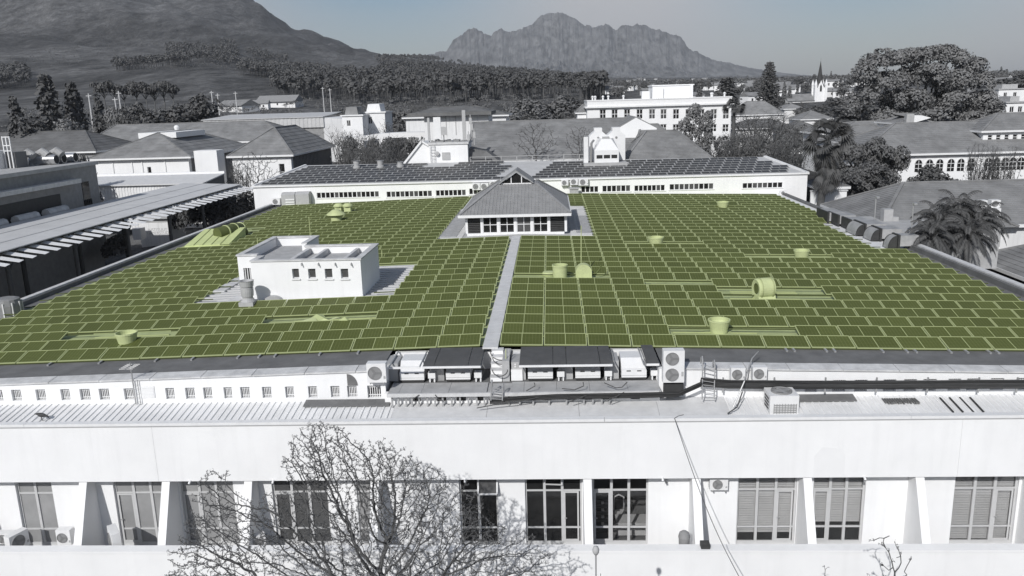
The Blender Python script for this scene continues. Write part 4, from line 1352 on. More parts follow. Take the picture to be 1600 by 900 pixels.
# mast leaning over the right cable trays
g = MB(); g.tube([A(1145, 637, 31.5), A(1163, 596, 32.0), A(1175, 560, 33.0), A(1185, 549, 33.5)], [.03, .03, .025, .02], 6)
tag(g.build('leaning_cable', METAL), 'pale cable conduit leaning up past the small air conditioners', 'conduit')
g = MB(); g.tube([A(1137, 646, 31.2), A(1152, 636, 31.5), A(1160, 612, 31.9)], .026, 6); tag(g.build('loose_cable', CABLE), 'dark cable curving up from the roof edge to the conduit', 'cable')
# tv aerial over the left windows
a0, a1 = A(206, 600, 32.6), A(204, 553, 33.2)
t = thing('television_aerial', 'thin television aerial standing over the barred windows', 'aerial', a0)
g = MB(); g.tube([(a0.x, 32.7, 11.45), (a0.x, 32.7, 13.35)], .03, 8); g.build('mast', METAL, t)
g = MB(); g.tube([(a0.x + .22, 32.7, 11.4), (a0.x + .2, 32.7, 12.55)], .018, 6); g.build('stay', METAL, t)
for k in range(5):
    g = MB(); g.tube([(a0.x - .3, 32.7 + k * .16 - .4, 13.2), (a0.x + .3, 32.7 + k * .16 - .4, 13.2)], .009, 5); g.build('element', METAL, t)
g = MB(); g.tube([(a0.x, 32.2, 13.22), (a0.x, 33.1, 13.22)], .012, 6); g.build('boom', METAL, t)
for k in range(5):
    g = MB(); z = 11.5 + k * .2; g.tube([(a0.x, 32.7, z), (a0.x + .22, 32.7, z + .1)], .008, 5); g.build('brace', METAL, t)

# ------------------------------------------------------------------ front wing with the white facade
fb = thing('front_wing', 'white front wing with a plain spandrel band over tall windows and raking fins', 'building', (0, 31, 0))
FX0, FX1, FY, BY = -34.0, 30.0, 30.6, 31.3
band_t, band_b = 11.30, 8.80
ledge = 6.53
b = MB()
cutx = [FX0, A(241, 700, FY).x, A(1500, 700, FY).x, FX1]
for p, q in zip(cutx, cutx[1:]):
    g = MB(); g.box(p + .004, FY, band_b, q - .004, FY + .22, band_t); g.build('spandrel', WHITE, fb)
for p, q in zip([FX0, -22, -10, 2, 14, 22], [-22, -10, 2, 14, 22, FX1]):
    g = MB(); g.box(p + .008, FY - .05, band_t + .003, q - .008, FY + .26, band_t + .12); g.build('coping', TRIM, fb)
g = MB(); g.box(FX0, FY - .012, band_t - .06, FX1, FY - .001, band_t - .035); g.build('shadow_line', ACG, fb)
g = MB(); g.box(FX0, FY + .223, band_b + .003, FX1, BY, band_b + .2); g.build('soffit', WHITE2, fb)
g = MB(); g.box(FX0, 29.0, -.5, FX1, 29.25, ledge - .10); g.box(FX0, 29.253, 4.8, FX1, BY + .3, 5.15); g.build('lower_wall', WHITE, fb)
g = MB(); g.box(FX0, 28.95, ledge - .097, FX1, 29.42, ledge); g.build('ledge_coping', WHITE, fb)
WINS = [(23, 80, 2), (176, 262, 3), (280, 364, 3), (424, 511, 3), (556, 580, 1), (717, 777, 2), (820, 909, 3), (925, 1013, 3), (1153, 1246, 3), (1271, 1353, 3), (1492, 1592, 3)]
holes = []
wz_b, wz_t = 5.35, 8.79
for a, c, n in WINS:
    xa = A(a, 757, BY).x if a not in (925,) else A(926, 800, BY).x
    xb = A(c, 757, BY).x
    holes.append((xa, wz_b, xb, wz_t))
extra = [(A(1625, 757, BY).x, wz_b, A(1710, 757, BY).x, wz_t), (A(-95, 757, BY).x, wz_b, A(-35, 757, BY).x, wz_t)]
b = MB(); wall_grid(b, FX0, FX1, 5.15, 8.99, BY, .3, holes + extra); b.build('wall', WHITE, fb)
VIS = {0: (REFLG, None), 1: (REFLG, None), 2: (REFLG, None), 3: (MIDG, None), 4: (REFLG, None), 5: (DARKG, None), 6: (DARKG, None), 7: (clear_glass(), None), 8: (clear_glass(), .9), 9: (clear_glass(), .75), 10: (clear_glass(), 1.0), 11: (REFLG, None), 12: (REFLG, None)}
counts = [w[2] for w in WINS] + [3, 2]
for i, h in enumerate(holes + extra):
    x0, z0, x1, z1 = h
    n = counts[i]
    y = BY + .12; fw = .07
    zr = [z0, z0 + .16, 6.16, 7.88, z1]
    g = MB()
    g.box(x0, y, z0, x0 + fw, y + .08, z1); g.box(x1 - fw, y, z0, x1, y + .08, z1)
    g.box(x0 + fw, y, z0, x1 - fw, y + .08, zr[1]); g.box(x0 + fw, y, z1 - fw, x1 - fw, y + .08, z1)
    cx = [x0 + fw + (x1 - x0 - 2 * fw) * k / n for k in range(n + 1)]
    for k in range(1, n):
        g.box(cx[k] - .055, y - .02, zr[1], cx[k] + .055, y + .077, z1 - fw)
    for zz in (zr[2], zr[3]):
        for k in range(n):
            g.box(cx[k] + (.055 if k else 0), y - .003, zz - .035, cx[k + 1] - (.055 if k < n - 1 else 0), y + .073, zz + .035)
    w = g.build('window', FRAMEG, fb)
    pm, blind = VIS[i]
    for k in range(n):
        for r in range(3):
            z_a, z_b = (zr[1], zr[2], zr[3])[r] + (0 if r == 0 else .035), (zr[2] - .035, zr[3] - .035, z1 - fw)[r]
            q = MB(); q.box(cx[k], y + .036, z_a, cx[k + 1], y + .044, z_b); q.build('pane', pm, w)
    if n == 3:                                                                  # door leaf in one light, with its lever
        k = 2 if i in (6, 8, 10) else 0
        q = MB(); xl = cx[k] + .055 if k else cx[k]
        q.box(xl, y - .025, 5.52, xl + .07, y - .004, 7.84); q.box(cx[k + 1] - .125, y - .025, 5.52, cx[k + 1] - .055, y - .004, 7.84)
        q.box(xl + .07, y - .025, 7.77, cx[k + 1] - .125, y - .004, 7.84); q.box(xl + .07, y - .025, 5.52, cx[k + 1] - .125, y - .004, 5.62)
        q.build('door_leaf', FRAMEG, w)
        q = MB(); q.box(xl + .02, y - .07, 6.6, xl + .13, y - .028, 6.63); q.build('door_handle', METAL, w)
    if blind:
        zlow = z0 + .16 + (1 - blind) * 3.2
        nb = int((z1 - zlow) / .11)
        q = MB()
        for s in range(nb):
            zz = zlow + s * .11
            q.hexa([(x0 + .05, y + .14, zz), (x1 - .05, y + .14, zz), (x1 - .05, y + .20, zz + .075), (x0 + .05, y + .20, zz + .075), (x0 + .05, y + .13, zz + .012), (x1 - .05, y + .13, zz + .012), (x1 - .05, y + .19, zz + .087), (x0 + .05, y + .19, zz + .087)])
        q.build('blind', BLIND, w)
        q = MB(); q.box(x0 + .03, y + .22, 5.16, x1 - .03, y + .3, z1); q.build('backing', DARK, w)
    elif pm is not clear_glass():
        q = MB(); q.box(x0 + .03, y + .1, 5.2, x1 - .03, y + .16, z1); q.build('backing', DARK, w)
# open awning light of the two light window and the open stay of the dark one
x0, z0, x1, z1 = holes[5]
g = MB(); xm = (x0 + x1) / 2
g.hexa([(xm + .02, BY - .28, 7.93), (x1, BY - .28, 7.93), (x1, BY - .25, 7.93), (xm + .02, BY - .25, 7.93), (xm + .02, BY + .08, 8.72), (x1, BY + .08, 8.72), (x1, BY + .11, 8.72), (xm + .02, BY + .11, 8.72)])
sashw = g.build('open_sash', MIDG, fb)
g = MB(); g.bar((xm + .02, BY - .29, 7.93), (x1, BY - .29, 7.93), .06); g.bar((x1, BY - .29, 7.93), (x1, BY + .06, 8.72), .06); g.bar((xm + .02, BY - .29, 7.93), (xm + .02, BY + .06, 8.72), .06); g.build('sash_frame', TRIM, sashw)
x0, z0, x1, z1 = holes[6]; w3 = (x1 - x0) / 3
g = MB(); g.bar((x0 + w3 * 1.05, BY - .05, 8.25), (x0 + w3 * 1.95, BY - .05, 8.22), .045); g.bar((x0 + w3 * 1.05, BY - .05, 8.25), (x0 + w3 * 1.05, BY + .1, 8.45), .045); g.bar((x0 + w3 * 1.95, BY - .05, 8.2), (x0 + w3 * 1.95, BY + .1, 8.6), .06); g.build('window_stay', FRAMEG, fb)
# raking fins
for px in (-60, 121, 251, 380, 577, 911.5, 1082, 1256, 1432, 1614):
    x = A(px, 752, FY).x if px not in (577,) else A(579, 760, FY).x
    g = MB()
    g.prism([(BY - .003, 5.152), (29.46, 5.152), (29.46, ledge - .6), (30.52, 8.35), (FY + .12, band_b - .003), (BY - .003, band_b - .003)], 'x', x, x + .34)
    g.build('fin', WHITE, fb)
# drain spouts under the band
for px in (297, 427, 598, 727, 1035, 1350):
    q = A(px, 747, FY); g = MB(); g.tube([(q.x, FY + .1, band_b + .03), (q.x, FY - .12, band_b + .0), (q.x, FY - .16, band_b - .05)], .045, 8); g.build('spout', TRIM, fb)
q = A(1040, 757, BY); g = MB(); g.box(q.x - .03, BY - .12, 8.28, q.x + .05, BY - .003, 8.42); g.build('wall_lamp', ACG, fb)
q0, q1 = A(1270, 748, FY), A(1322, 700, FY)
g = MB(); g.prism([(q0.x, band_b + .02), (q1.x, band_b + .02), (q1.x, q1.z - .3), (q1.x - .25, q1.z), (q0.x + .3, q1.z + .05), (q0.x, q1.z - .35)], 'y', FY - .004, FY - .0005); g.build('repainted_patch', mat('repaint', .772, .9, .8, .03), fb)
# room behind the clear window
x0, z0, x1, z1 = holes[7]
g = MB()
g.box(x0 - 1.2, BY + .31, 5.1, x1 + 1.4, BY + 4.5, 5.16); g.box(x0 - 1.25, BY + .31, 5.1, x0 - 1.2, BY + 4.5, 8.9); g.box(x1 + 1.4, BY + .31, 5.1, x1 + 1.45, BY + 4.5, 8.9); g.box(x0 - 1.25, BY + 4.5, 5.1, x1 + 1.45, BY + 4.55, 8.9); g.box(x0 - 1.25, BY + .31, 8.9, x1 + 1.45, BY + 4.55, 8.95)
g.build('room', mat('room_wall', .22, .9, 2, .1), fb)
dk = thing('desk', 'grey desk standing behind the clear window of the front wing', 'desk', (x1 - .7, BY + 1.4, 5.16))
g = MB(); g.box(x1 - 1.25, BY + .9, 5.86, x1 + .3, BY + 1.7, 5.9); g.build('top', BLIND, dk)
g = MB(); g.box(x1 - 1.2, BY + .92, 5.3, x1 + .25, BY + .95, 5.86); g.build('front_panel', BLIND, dk)
for sx in (x1 - 1.2, x1 + .2):
    g = MB(); g.box(sx, BY + 1.0, 5.16, sx + .05, BY + 1.65, 5.858); g.build('leg', METAL, dk)
chx = thing('office_chair', 'white shell chair behind the desk in the clear window', 'chair', (x1 - 1.0, BY + 2.3, 5.16))
g = MB(); g.box(x1 - 1.25, BY + 2.1, 5.6, x1 - .75, BY + 2.6, 5.65); g.build('seat', ACW, chx)
g = MB(); g.tube([(x1 - 1.25, BY + 2.55, 5.65), (x1 - 1.22, BY + 2.62, 6.25), (x1 - 1.0, BY + 2.64, 6.36), (x1 - .78, BY + 2.62, 6.25), (x1 - .75, BY + 2.55, 5.65)], .04, 6); g.build('backrest', ACW, chx)
for sx, sy in ((-1.22, 2.13), (-.78, 2.13), (-1.22, 2.57), (-.78, 2.57)):
    g = MB(); g.box(x1 + sx - .02, BY + sy - .02, 5.16, x1 + sx + .02, BY + sy + .02, 5.598); g.build('leg', METAL, chx)
sf = thing('shelf_rack', 'dark shelf rack with small white boxes inside the clear window', 'shelf', (x0 + .5, BY + 1.0, 5.16))
for k in range(5):
    g = MB(); g.box(x0 + .15, BY + .8, 5.5 + k * .33, x0 + .75, BY + 1.1, 5.53 + k * .33); g.build('shelf', DARK, sf)
    if k:
        g = MB(); g.box(x0 + .42, BY + .82, 5.532 + k * .33, x0 + .54, BY + .9, 5.63 + k * .33); g.build('box', ACW, sf)
for sx in (.15, .72):
    g = MB(); g.box(x0 + sx, BY + 1.103, 5.16, x0 + sx + .03, BY + 1.13, 7.2); g.build('post', DARK, sf)
# things on the ledge of the front wing
def ledge_ac(label, px0, px1, py0, Y, rz=0.0, d=.34, w=None):
    a, c = A(px0, py0, Y), A(px1, py0, Y)
    z = 6.0
    return aircon(label, (a.x + c.x) / 2, Y, 5.9, w or (c.x - a.x), a.z - 5.9, d, rz=rz)
ledge_ac('white air conditioner on the ledge beside the leftmost raking fin', 86, 108, 829, 30.5)
ledge_ac('white air conditioner at the far left end of the ledge', -8, 17, 834, 30.6)
ledge_ac('dark backed air conditioner turned sideways at the far left of the ledge', 20, 37, 833, 30.2, rz=1.2, w=.85)
ledge_ac('white air conditioner lying crosswise in the shade of the second fin', 158, 182, 829, 29.9, rz=-.9, w=1.0)
ledge_ac('pale air conditioner half hidden behind the bare tree', 396, 414, 838, 30.2, rz=.5)
ac_px('white wall hung air conditioner under the band right of centre', 1109, 1138, 748, 766, 30.95, .30, brackets=True)
q = A(1069, 845, 29.75)
t = thing('waste_bin', 'grey domed waste bin standing on the ledge of the front wing', 'bin', (q.x, 29.75, 6.0))
g = MB(); g.lathe([(.20, 0), (.225, .62), (.24, .66), (.235, .70)], n=20); g.lathe([(0, .0), (.2, .0)], n=20); g.build('body', FANG, t, local=True, smooth=False)
g = MB(); g.lathe([(.235, .702), (.2, .84), (.1, .92), (0, .94)], n=20); g.build('lid', FANG, t, local=True)
q = A(1101, 853, 29.25); g = MB(); g.box(q.x - .17, 29.05, ledge + .002, q.x + .18, 29.38, ledge + .2); tag(g.build('planter_box', DARK), 'small dark box sitting on the ledge below a fin', 'box')

# corrugated lean-to roof between the facade and the block
cr = thing('lean_to_roof', 'pale ribbed lean-to roof behind the parapet of the front wing', 'roof', (0, 31.8, 11))
za, zb_ = 11.18, 11.42
def cz_(y): return za + (zb_ - za) * (y - 31.05) / (WY - 31.05)
F0x, F1x = A(611, 640, 31.5).x, A(1141, 640, 31.5).x
g = MB()
for x0, x1 in ((FX0, F0x - .01), (F1x + .01, FX1)):
    x = x0
    while x < x1:
        w = min(.86, x1 - x)
        g = MB(); g.hexa([(x, 31.05, za - .05), (x + w - .006, 31.05, za - .05), (x + w - .006, WY - .02, zb_ - .05), (x, WY - .02, zb_ - .05), (x, 31.05, za), (x + w - .006, 31.05, za), (x + w - .006, WY - .02, zb_), (x, WY - .02, zb_)])
        k = 0.06
        while k < w - .05:
            g.hexa([(x + k, 31.02, za + .001), (x + k + .07, 31.02, za + .001), (x + k + .07, WY - .02, zb_ + .001), (x + k, WY - .02, zb_ + .001), (x + k + .015, 31.02, za + .045), (x + k + .055, 31.02, za + .045), (x + k + .055, WY - .02, zb_ + .045), (x + k + .015, WY - .02, zb_ + .045)])
            k += .27
        g.build('roof_sheet', CORR, cr)
        x += .86
xs = [F0x, A(760, 640, 31.5).x, A(905, 640, 31.5).x, A(1030, 640, 31.5).x, F1x]
for p, q in zip(xs, xs[1:]):
    g = MB(); g.hexa([(p + .006, 31.2, za - .02), (q - .006, 31.2, za - .02), (q - .006, WY - .02, zb_ - .02), (p + .006, WY - .02, zb_ - .02), (p + .006, 31.2, za + .05), (q - .006, 31.2, za + .05), (q - .006, WY - .02, zb_ + .05), (p + .006, WY - .02, zb_ + .05)]); g.build('felt_sheet', FELT, cr)
g = MB(); x = F0x
while x < F1x:
    g.box(x, 31.03, za - .03, x + .05, 31.19, za + .03); x += .19
g.box(F0x, 31.05, za - .09, F1x, 31.19, za - .04)
g.build('sheet_ends', CORR, cr)
g = MB(); g.box(FX0, FY + .263, za - .35, FX1, 31.05, za - .10); g.build('gutter', DEBRIS, cr)
g = MB()
for _ in range(2600):
    x = random.uniform(-26, 24); y = random.uniform(FY + .28, 31.04); s = random.uniform(.012, .05)
    if random.random() < .45 + .5 * mnoise.noise(Vector((x * .8, 0, 0))):
        continue
    g.tri((x, y, za - .095), (x + s, y + s * .5, za - .09), (x, y + s, za - .08 + s))
o = g.build('leaf_litter', DEBRIS); tag(o, 'dry leaf litter along the gutter of the lean-to roof', kind='stuff')
for (p0, p1, lab) in ((476, 610, 'left'), (1243, 1335, 'right')):
    a, c = A(p0, 632, 32.5), A(p1, 632, 32.5)
    g = MB(); g.hexa([(a.x, 32.25, cz_(32.25) + .06), (c.x, 32.25, cz_(32.25) + .06), (c.x, WY - .03, zb_ + .07), (a.x, WY - .03, zb_ + .07), (a.x, 32.25, cz_(32.25) + .10), (c.x, 32.25, cz_(32.25) + .10), (c.x, WY - .03, zb_ + .12), (a.x, WY - .03, zb_ + .12)])
    tag(g.build('flashing_sheet', MEMBRANE), {'left': 'dark flashing strip at the wall foot left of the awnings', 'right': 'dark flashing strip behind the chiller box'}[lab], 'flashing')
for px in (1470, 1485, 1501, 1517):
    a, c = A(px, 625, 32.4), A(px + 20, 643, 31.3)
    g = MB(); g.bar((a.x, 32.5, cz_(32.5) + .055), (c.x, 31.3, cz_(31.3) + .055), .07, .02); g.build('missing_rib', DARK, cr)
# dark rust patch
a = A(1408, 628, 32.3); g = MB()
for k in range(14):
    x = A(1380, 628, 32.3).x + k * .1; g.box(x, 32.05 + random.uniform(-.08, .05), cz_(32.05) + .03, x + .06, 32.5, cz_(32.5) + .055)
g.build('rust_stain', MEMBRANE, cr)
# chiller box with a fan on top, and the plank before it
a, c = A(1202, 645, 31.35), A(1247, 645, 31.35)
w = c.x - a.x
t = thing('chiller_box', 'square white chiller with a fan on top on the lean-to roof', 'chiller', ((a.x + c.x) / 2, 31.3, za))
g = MB(); g.box(-w / 2, 0, .05, w / 2, 1.0, .86); g.build('casing', ACW, t, local=True)
g = MB(); g.lathe([(.42, .863), (.42, .93), (.38, .93), (.36, .88), (0, .88)], (0, .5, 0), 24); gd = g.build('fan_ring', FANG, t, local=True)
g = MB()
for k in range(4):
    a_ = k * 1.571 + .3; g.bar((0, .5, .9), (.36 * math.cos(a_), .5 + .36 * math.sin(a_), .91), .16, .01)
g.build('fan', ACG, gd, local=True)
g = MB()
for k in range(3):
    g.bar((-.43, .5, .945), (.43, .5, .945), .012, .012) if k == 0 else g.lathe([(.14 * k, .94), (.14 * k + .012, .945), (.14 * k, .95)], (0, .5, 0), 20)
g.build('guard', METAL, gd, local=True)
g = MB()
for r in range(5):
    g.box(-w * .36, -.012, .12 + r * .08, w * .42, -.002, .16 + r * .08)
for r in range(9):
    g.box(-w * .36 + r * w * .0975 - .01, -.02, .1, -w * .36 + r * w * .0975 + .01, -.013, .52)
g.build('grille', FANG, t, local=True)
g = MB()
for r in range(4):
    g.box(-w / 2 - .01, .2, .2 + r * .14, -w / 2 - .002, .8, .28 + r * .14)
g.build('side_louvre', DARK, t, local=True)
a, c = A(1182, 650, 30.95), A(1295, 650, 30.95)
g = MB(); g.box(a.x, 30.95, za - .06, c.x, 31.22, za + .03); tag(g.build('bearer_plank', MEMBRANE), 'long dark plank under the front of the chiller', 'plank')
# cable hanging over the facade to the street
pts = []
s, e = Vector((A(1054, 653, 30.55).x, 30.55, band_t + .13)), A(1168, 925, 26.2)
for k in range(25):
    u = k / 24; p = s.lerp(e, u); p.z -= 1.1 * math.sin(math.pi * u) * .5; pts.append(p)
g = MB(); g.tube([A(1068, 648, 30.9), A(1060, 650, 30.8), s] + pts[1:], .015, 6)
tag(g.build('overhead_cable', CABLE), 'thin dark cable slanting down across the white facade', 'cable')

# bird on the ribbed roof: one body grown round a skeleton
q = A(65, 655, 31.35)
bx, by, bz = q.x, 31.35, cz_(31.35) + .045
sk = [((-.30, 0, .30), .012), ((-.16, 0, .31), .05), ((.0, 0, .28), .105), ((.13, 0, .25), .085), ((.22, 0, .22), .045), ((.29, 0, .20), .045), ((.33, 0, .14), .014), ((.355, 0, .07), .009), ((.35, 0, .02), .006),
      ((.0, .04, .17), .022), ((-.03, .045, .09), .011), ((.02, .045, .008), .010), ((.07, .045, .006), .007),
      ((.04, -.04, .17), .022), ((.0, -.045, .09), .011), ((.07, -.045, .008), .010), ((.12, -.045, .006), .007)]
ed = [(0, 1), (1, 2), (2, 3), (3, 4), (4, 5), (5, 6), (6, 7), (7, 8), (2, 9), (9, 10), (10, 11), (11, 12), (2, 13), (13, 14), (14, 15), (15, 16)]
me = bpy.data.meshes.new('ibis'); me.from_pydata([p for p, _ in sk], ed, [])
o = bpy.data.objects.new('ibis', me); C.objects.link(o); o.location = (bx, by, bz)
md = o.modifiers.new('skin', 'SKIN')
for i, (_, r) in enumerate(sk):
    me.skin_vertices[0].data[i].radius = (r, r)
me.skin_vertices[0].data[2].use_root = True
o.modifiers.new('sub', 'SUBSURF').render_levels = 2
me.materials.append(mat('bird_plumage', .06, .7, 8, .4))
tag(o, 'dark long billed ibis pecking on the ribbed roof', 'bird')
# globe lamp in front of the facade
q = A(931, 860, 21.0)
t = thing('street_lamp', 'pale globe lamp on a thin pole before the facade', 'lamp', (q.x, 21, 0))
g = MB(); g.tube([(0, 0, 0), (0, 0, q.z - .15)], .022, 8); g.build('pole', METAL, t, local=True)
g = MB(); g.lathe([(0, -.14), (.05, -.13), (.09, -.06), (.1, .03), (.07, .11), (0, .14)], (0, 0, q.z), 16); g.build('globe', LEDGE, t, local=True, smooth=True)

# ------------------------------------------------------------------ rear wing with its own dark array
rw_ = thing('rear_wing', 'long low white wing behind the array with a strip of small windows', 'building', (-3, 100, 11))
QY, QX0, QX1, QT = 96.0, -35.6, 29.8, 14.55
strips = [(495, 592, 300.5, 308), (604, 675, 299.5, 306.5), (681, 728, 298, 304.5), (733, 752, 296, 302), (908, 935, 292.5, 299), (941, 985, 291, 298), (991, 1039, 290.5, 297), (1046, 1115, 288, 295), (1160, 1223, 286.5, 292.5)]
holes = []
for p0, p1, t0, t1 in strips:
    a, c = A(p0, t1, QY), A(p1, t0, QY)
    holes.append((a.x, a.z - .1, c.x, c.z + .12))
b = MB()
wall_grid(b, QX0, QX1, 10.6, QT, QY, .25, holes)
b.box(QX0, QY + .253, 8, QX0 + .25, 111, QT); b.box(QX1 - .25, QY + .253, 8, QX1, 108, QT)
b.build('wall', WHITE, rw_)
g = MB(); g.box(QX0 - .15, QY - .2, QT + .003, QX1 + .15, QY + .3, QT + .2); g.build('coping', TRIM, rw_)
for h in holes:
    x0, z0, x1, z1 = h
    n = max(2, round((x1 - x0) / .55))
    g = MB()
    for k in range(n + 1):
        x = x0 + (x1 - x0) * k / n
        g.box(x - .05, QY + .04, z0, x + .05, QY + .12, z1)
    w = g.build('window_strip', TRIM, rw_)
    for k in range(n):
        xa, xb = x0 + (x1 - x0) * k / n + .05, x0 + (x1 - x0) * (k + 1) / n - .05
        g = MB(); g.box(xa, QY + .07, z0, xb, QY + .09, z1); g.build('pane', DARKG if random.random() < .7 else MIDG, w)
    g = MB(); g.box(x0 - .1, QY - .08, z0 - .12, x1 + .1, QY - .003, z0 - .003); g.build('sill', TRIM, rw_)
# its shallow sheet roof
def rear_z(y): return QT + .1 + (y - QY) * .125
g = MB(); g.hexa([(QX0, QY + .3, rear_z(QY) - .1), (QX1, QY + .3, rear_z(QY) - .1), (QX1 - 2.5, 106, rear_z(106) - .1), (QX0 + 3.0, 108, rear_z(108) - .1), (QX0, QY + .3, rear_z(QY)), (QX1, QY + .3, rear_z(QY)), (QX1 - 2.5, 106, rear_z(106)), (QX0 + 3.0, 108, rear_z(108))]); g.build('roof', CORRG, rw_)
g = MB(); g.bar((QX0 - .1, QY + .3, rear_z(QY) + .05), (QX0 + 3, 108, rear_z(108) + .05), .3, .18); g.bar((QX1 + .1, QY + .3, rear_z(QY) + .05), (QX1 - 2.4, 106, rear_z(106) + .05), .35, .2); g.build('verge', TRIM, rw_)
g = MB()
T0 = math.atan(.125) + .06
for x0, x1 in ((QX0 + .7, -4.6), (-2.2, QX1 - .6)):
    for r in range(8 if x0 < -5 else 7):
        y = QY + .55 + r * 1.32
        x = x0 + r * (.42 if x0 < 0 else 0)
        while x + 1.95 < x1 - (r * .3 if x1 > 5 else 0):
            if not (-17 < x < -13 and r > 5):
                T = Matrix.Translation((x, y, rear_z(y) + .08)) @ Matrix.Rotation(T0, 4, 'X')
                panel_geo(g, T, 0, 1, 2); panel_cells(g, T, .03, PW / 2 - .012, 1); panel_cells(g, T, PW / 2 + .012, PW - .03, 1)
            x += 2.0
o = g.build('dark_panel_field', [GREY_FRAME, GREY_CELL]); tag(o, 'rows of dark grey solar panels on the rear wing roof', kind='stuff')
# units on its front wall
for i, (p0, p1, t, bt) in enumerate(((738, 750, 286, 297), (751, 763, 286, 297), (765, 777, 283, 294))):
    ac_px(['small air conditioner on the rear wing, leftmost of three left of the lantern gable', 'small air conditioner on the rear wing, middle of three left of the lantern gable', 'small air conditioner on the rear wing nearest the left of the lantern gable'][i], p0, p1, t, bt, 95.4, .5, brackets=True)
for i, (p0, p1, t, bt) in enumerate(((877, 888, 281, 290), (891, 903, 279, 289), (904, 919, 279, 290))):
    ac_px(['small air conditioner on the rear wing nearest the right of the lantern roof', 'small air conditioner on the rear wing, middle of three right of the lantern', 'large square air conditioner on the rear wing right of the lantern'][i], p0, p1, t, bt, 95.4, .5, brackets=True)
ac_px('round faced air conditioner at the left end of the rear wing', 425, 437, 310, 320, 95.2, .5)
ac_px('air conditioner at the right end of the rear wing wall', 1219, 1229, 298, 305, 95.4, .4)
for p0, p1, t, lab in ((441, 460, 301, 'pale louvred duct box standing left at the rear wing wall'), (463, 482, 300, 'tall pale duct box right of the louvred box by the rear wing')):
    a, c = A(p0, 323, 95.0), A(p1, t, 95.0)
    tt = thing('duct_box', lab, 'duct box', ((a.x + c.x) / 2, 95, a.z))
    g = MB(); g.prism([(94.9, a.z - .3), (95.96, a.z - .3), (95.96, c.z), (95.3, c.z), (94.9, c.z - .25)], 'x', a.x, c.x); g.build('casing', ACG, tt)
    if p0 == 441:
        for k in range(3):
            g = MB(); g.box(a.x + .5, 94.82, a.z + .15 + k * .3, c.x - .05, 94.897, a.z + .3 + k * .3); g.build('louvre', ACW, tt)
for px, h in ((560, .6), (597, .6), (628, .35)):
    q = A(px, 268, 106); g = MB(); g.lathe([(.5, 0), (.5, .25), (.35, .3), (.42, .3 + h), (.5, .35 + h), (0, .36 + h)], (q.x, 105.2, rear_z(105.2)), 14)
    tag(g.build('roof_cowl', ACG), {560: 'leftmost grey cowl on the rear wing roof', 597: 'middle pale cowl on the rear wing roof', 628: 'small low cowl on the rear wing roof beside the gable'}[px], 'cowl')
# handrail and plank deck behind it
q0, q1 = A(735, 262, 107), A(930, 262, 107)
t = thing('deck_rail', 'pale handrail on the deck behind the rear wing', 'railing', (q0.x, 107, 15))
g = MB(); g.box(q0.x, 106.5, 14.9, q1.x, 107.4, 15.55); g.build('deck_edge', TRIM, t)
for k in range(9):
    x = q0.x + (q1.x - q0.x) * k / 8; g = MB(); g.box(x - .05, 107.0, 15.553, x + .05, 107.1, 16.7); g.build('post', METAL, t)
for z in (16.2, 16.7):
    g = MB(); g.box(q0.x, 107.02, z, q1.x, 107.08, z + .07); g.build('rail', METAL, t)

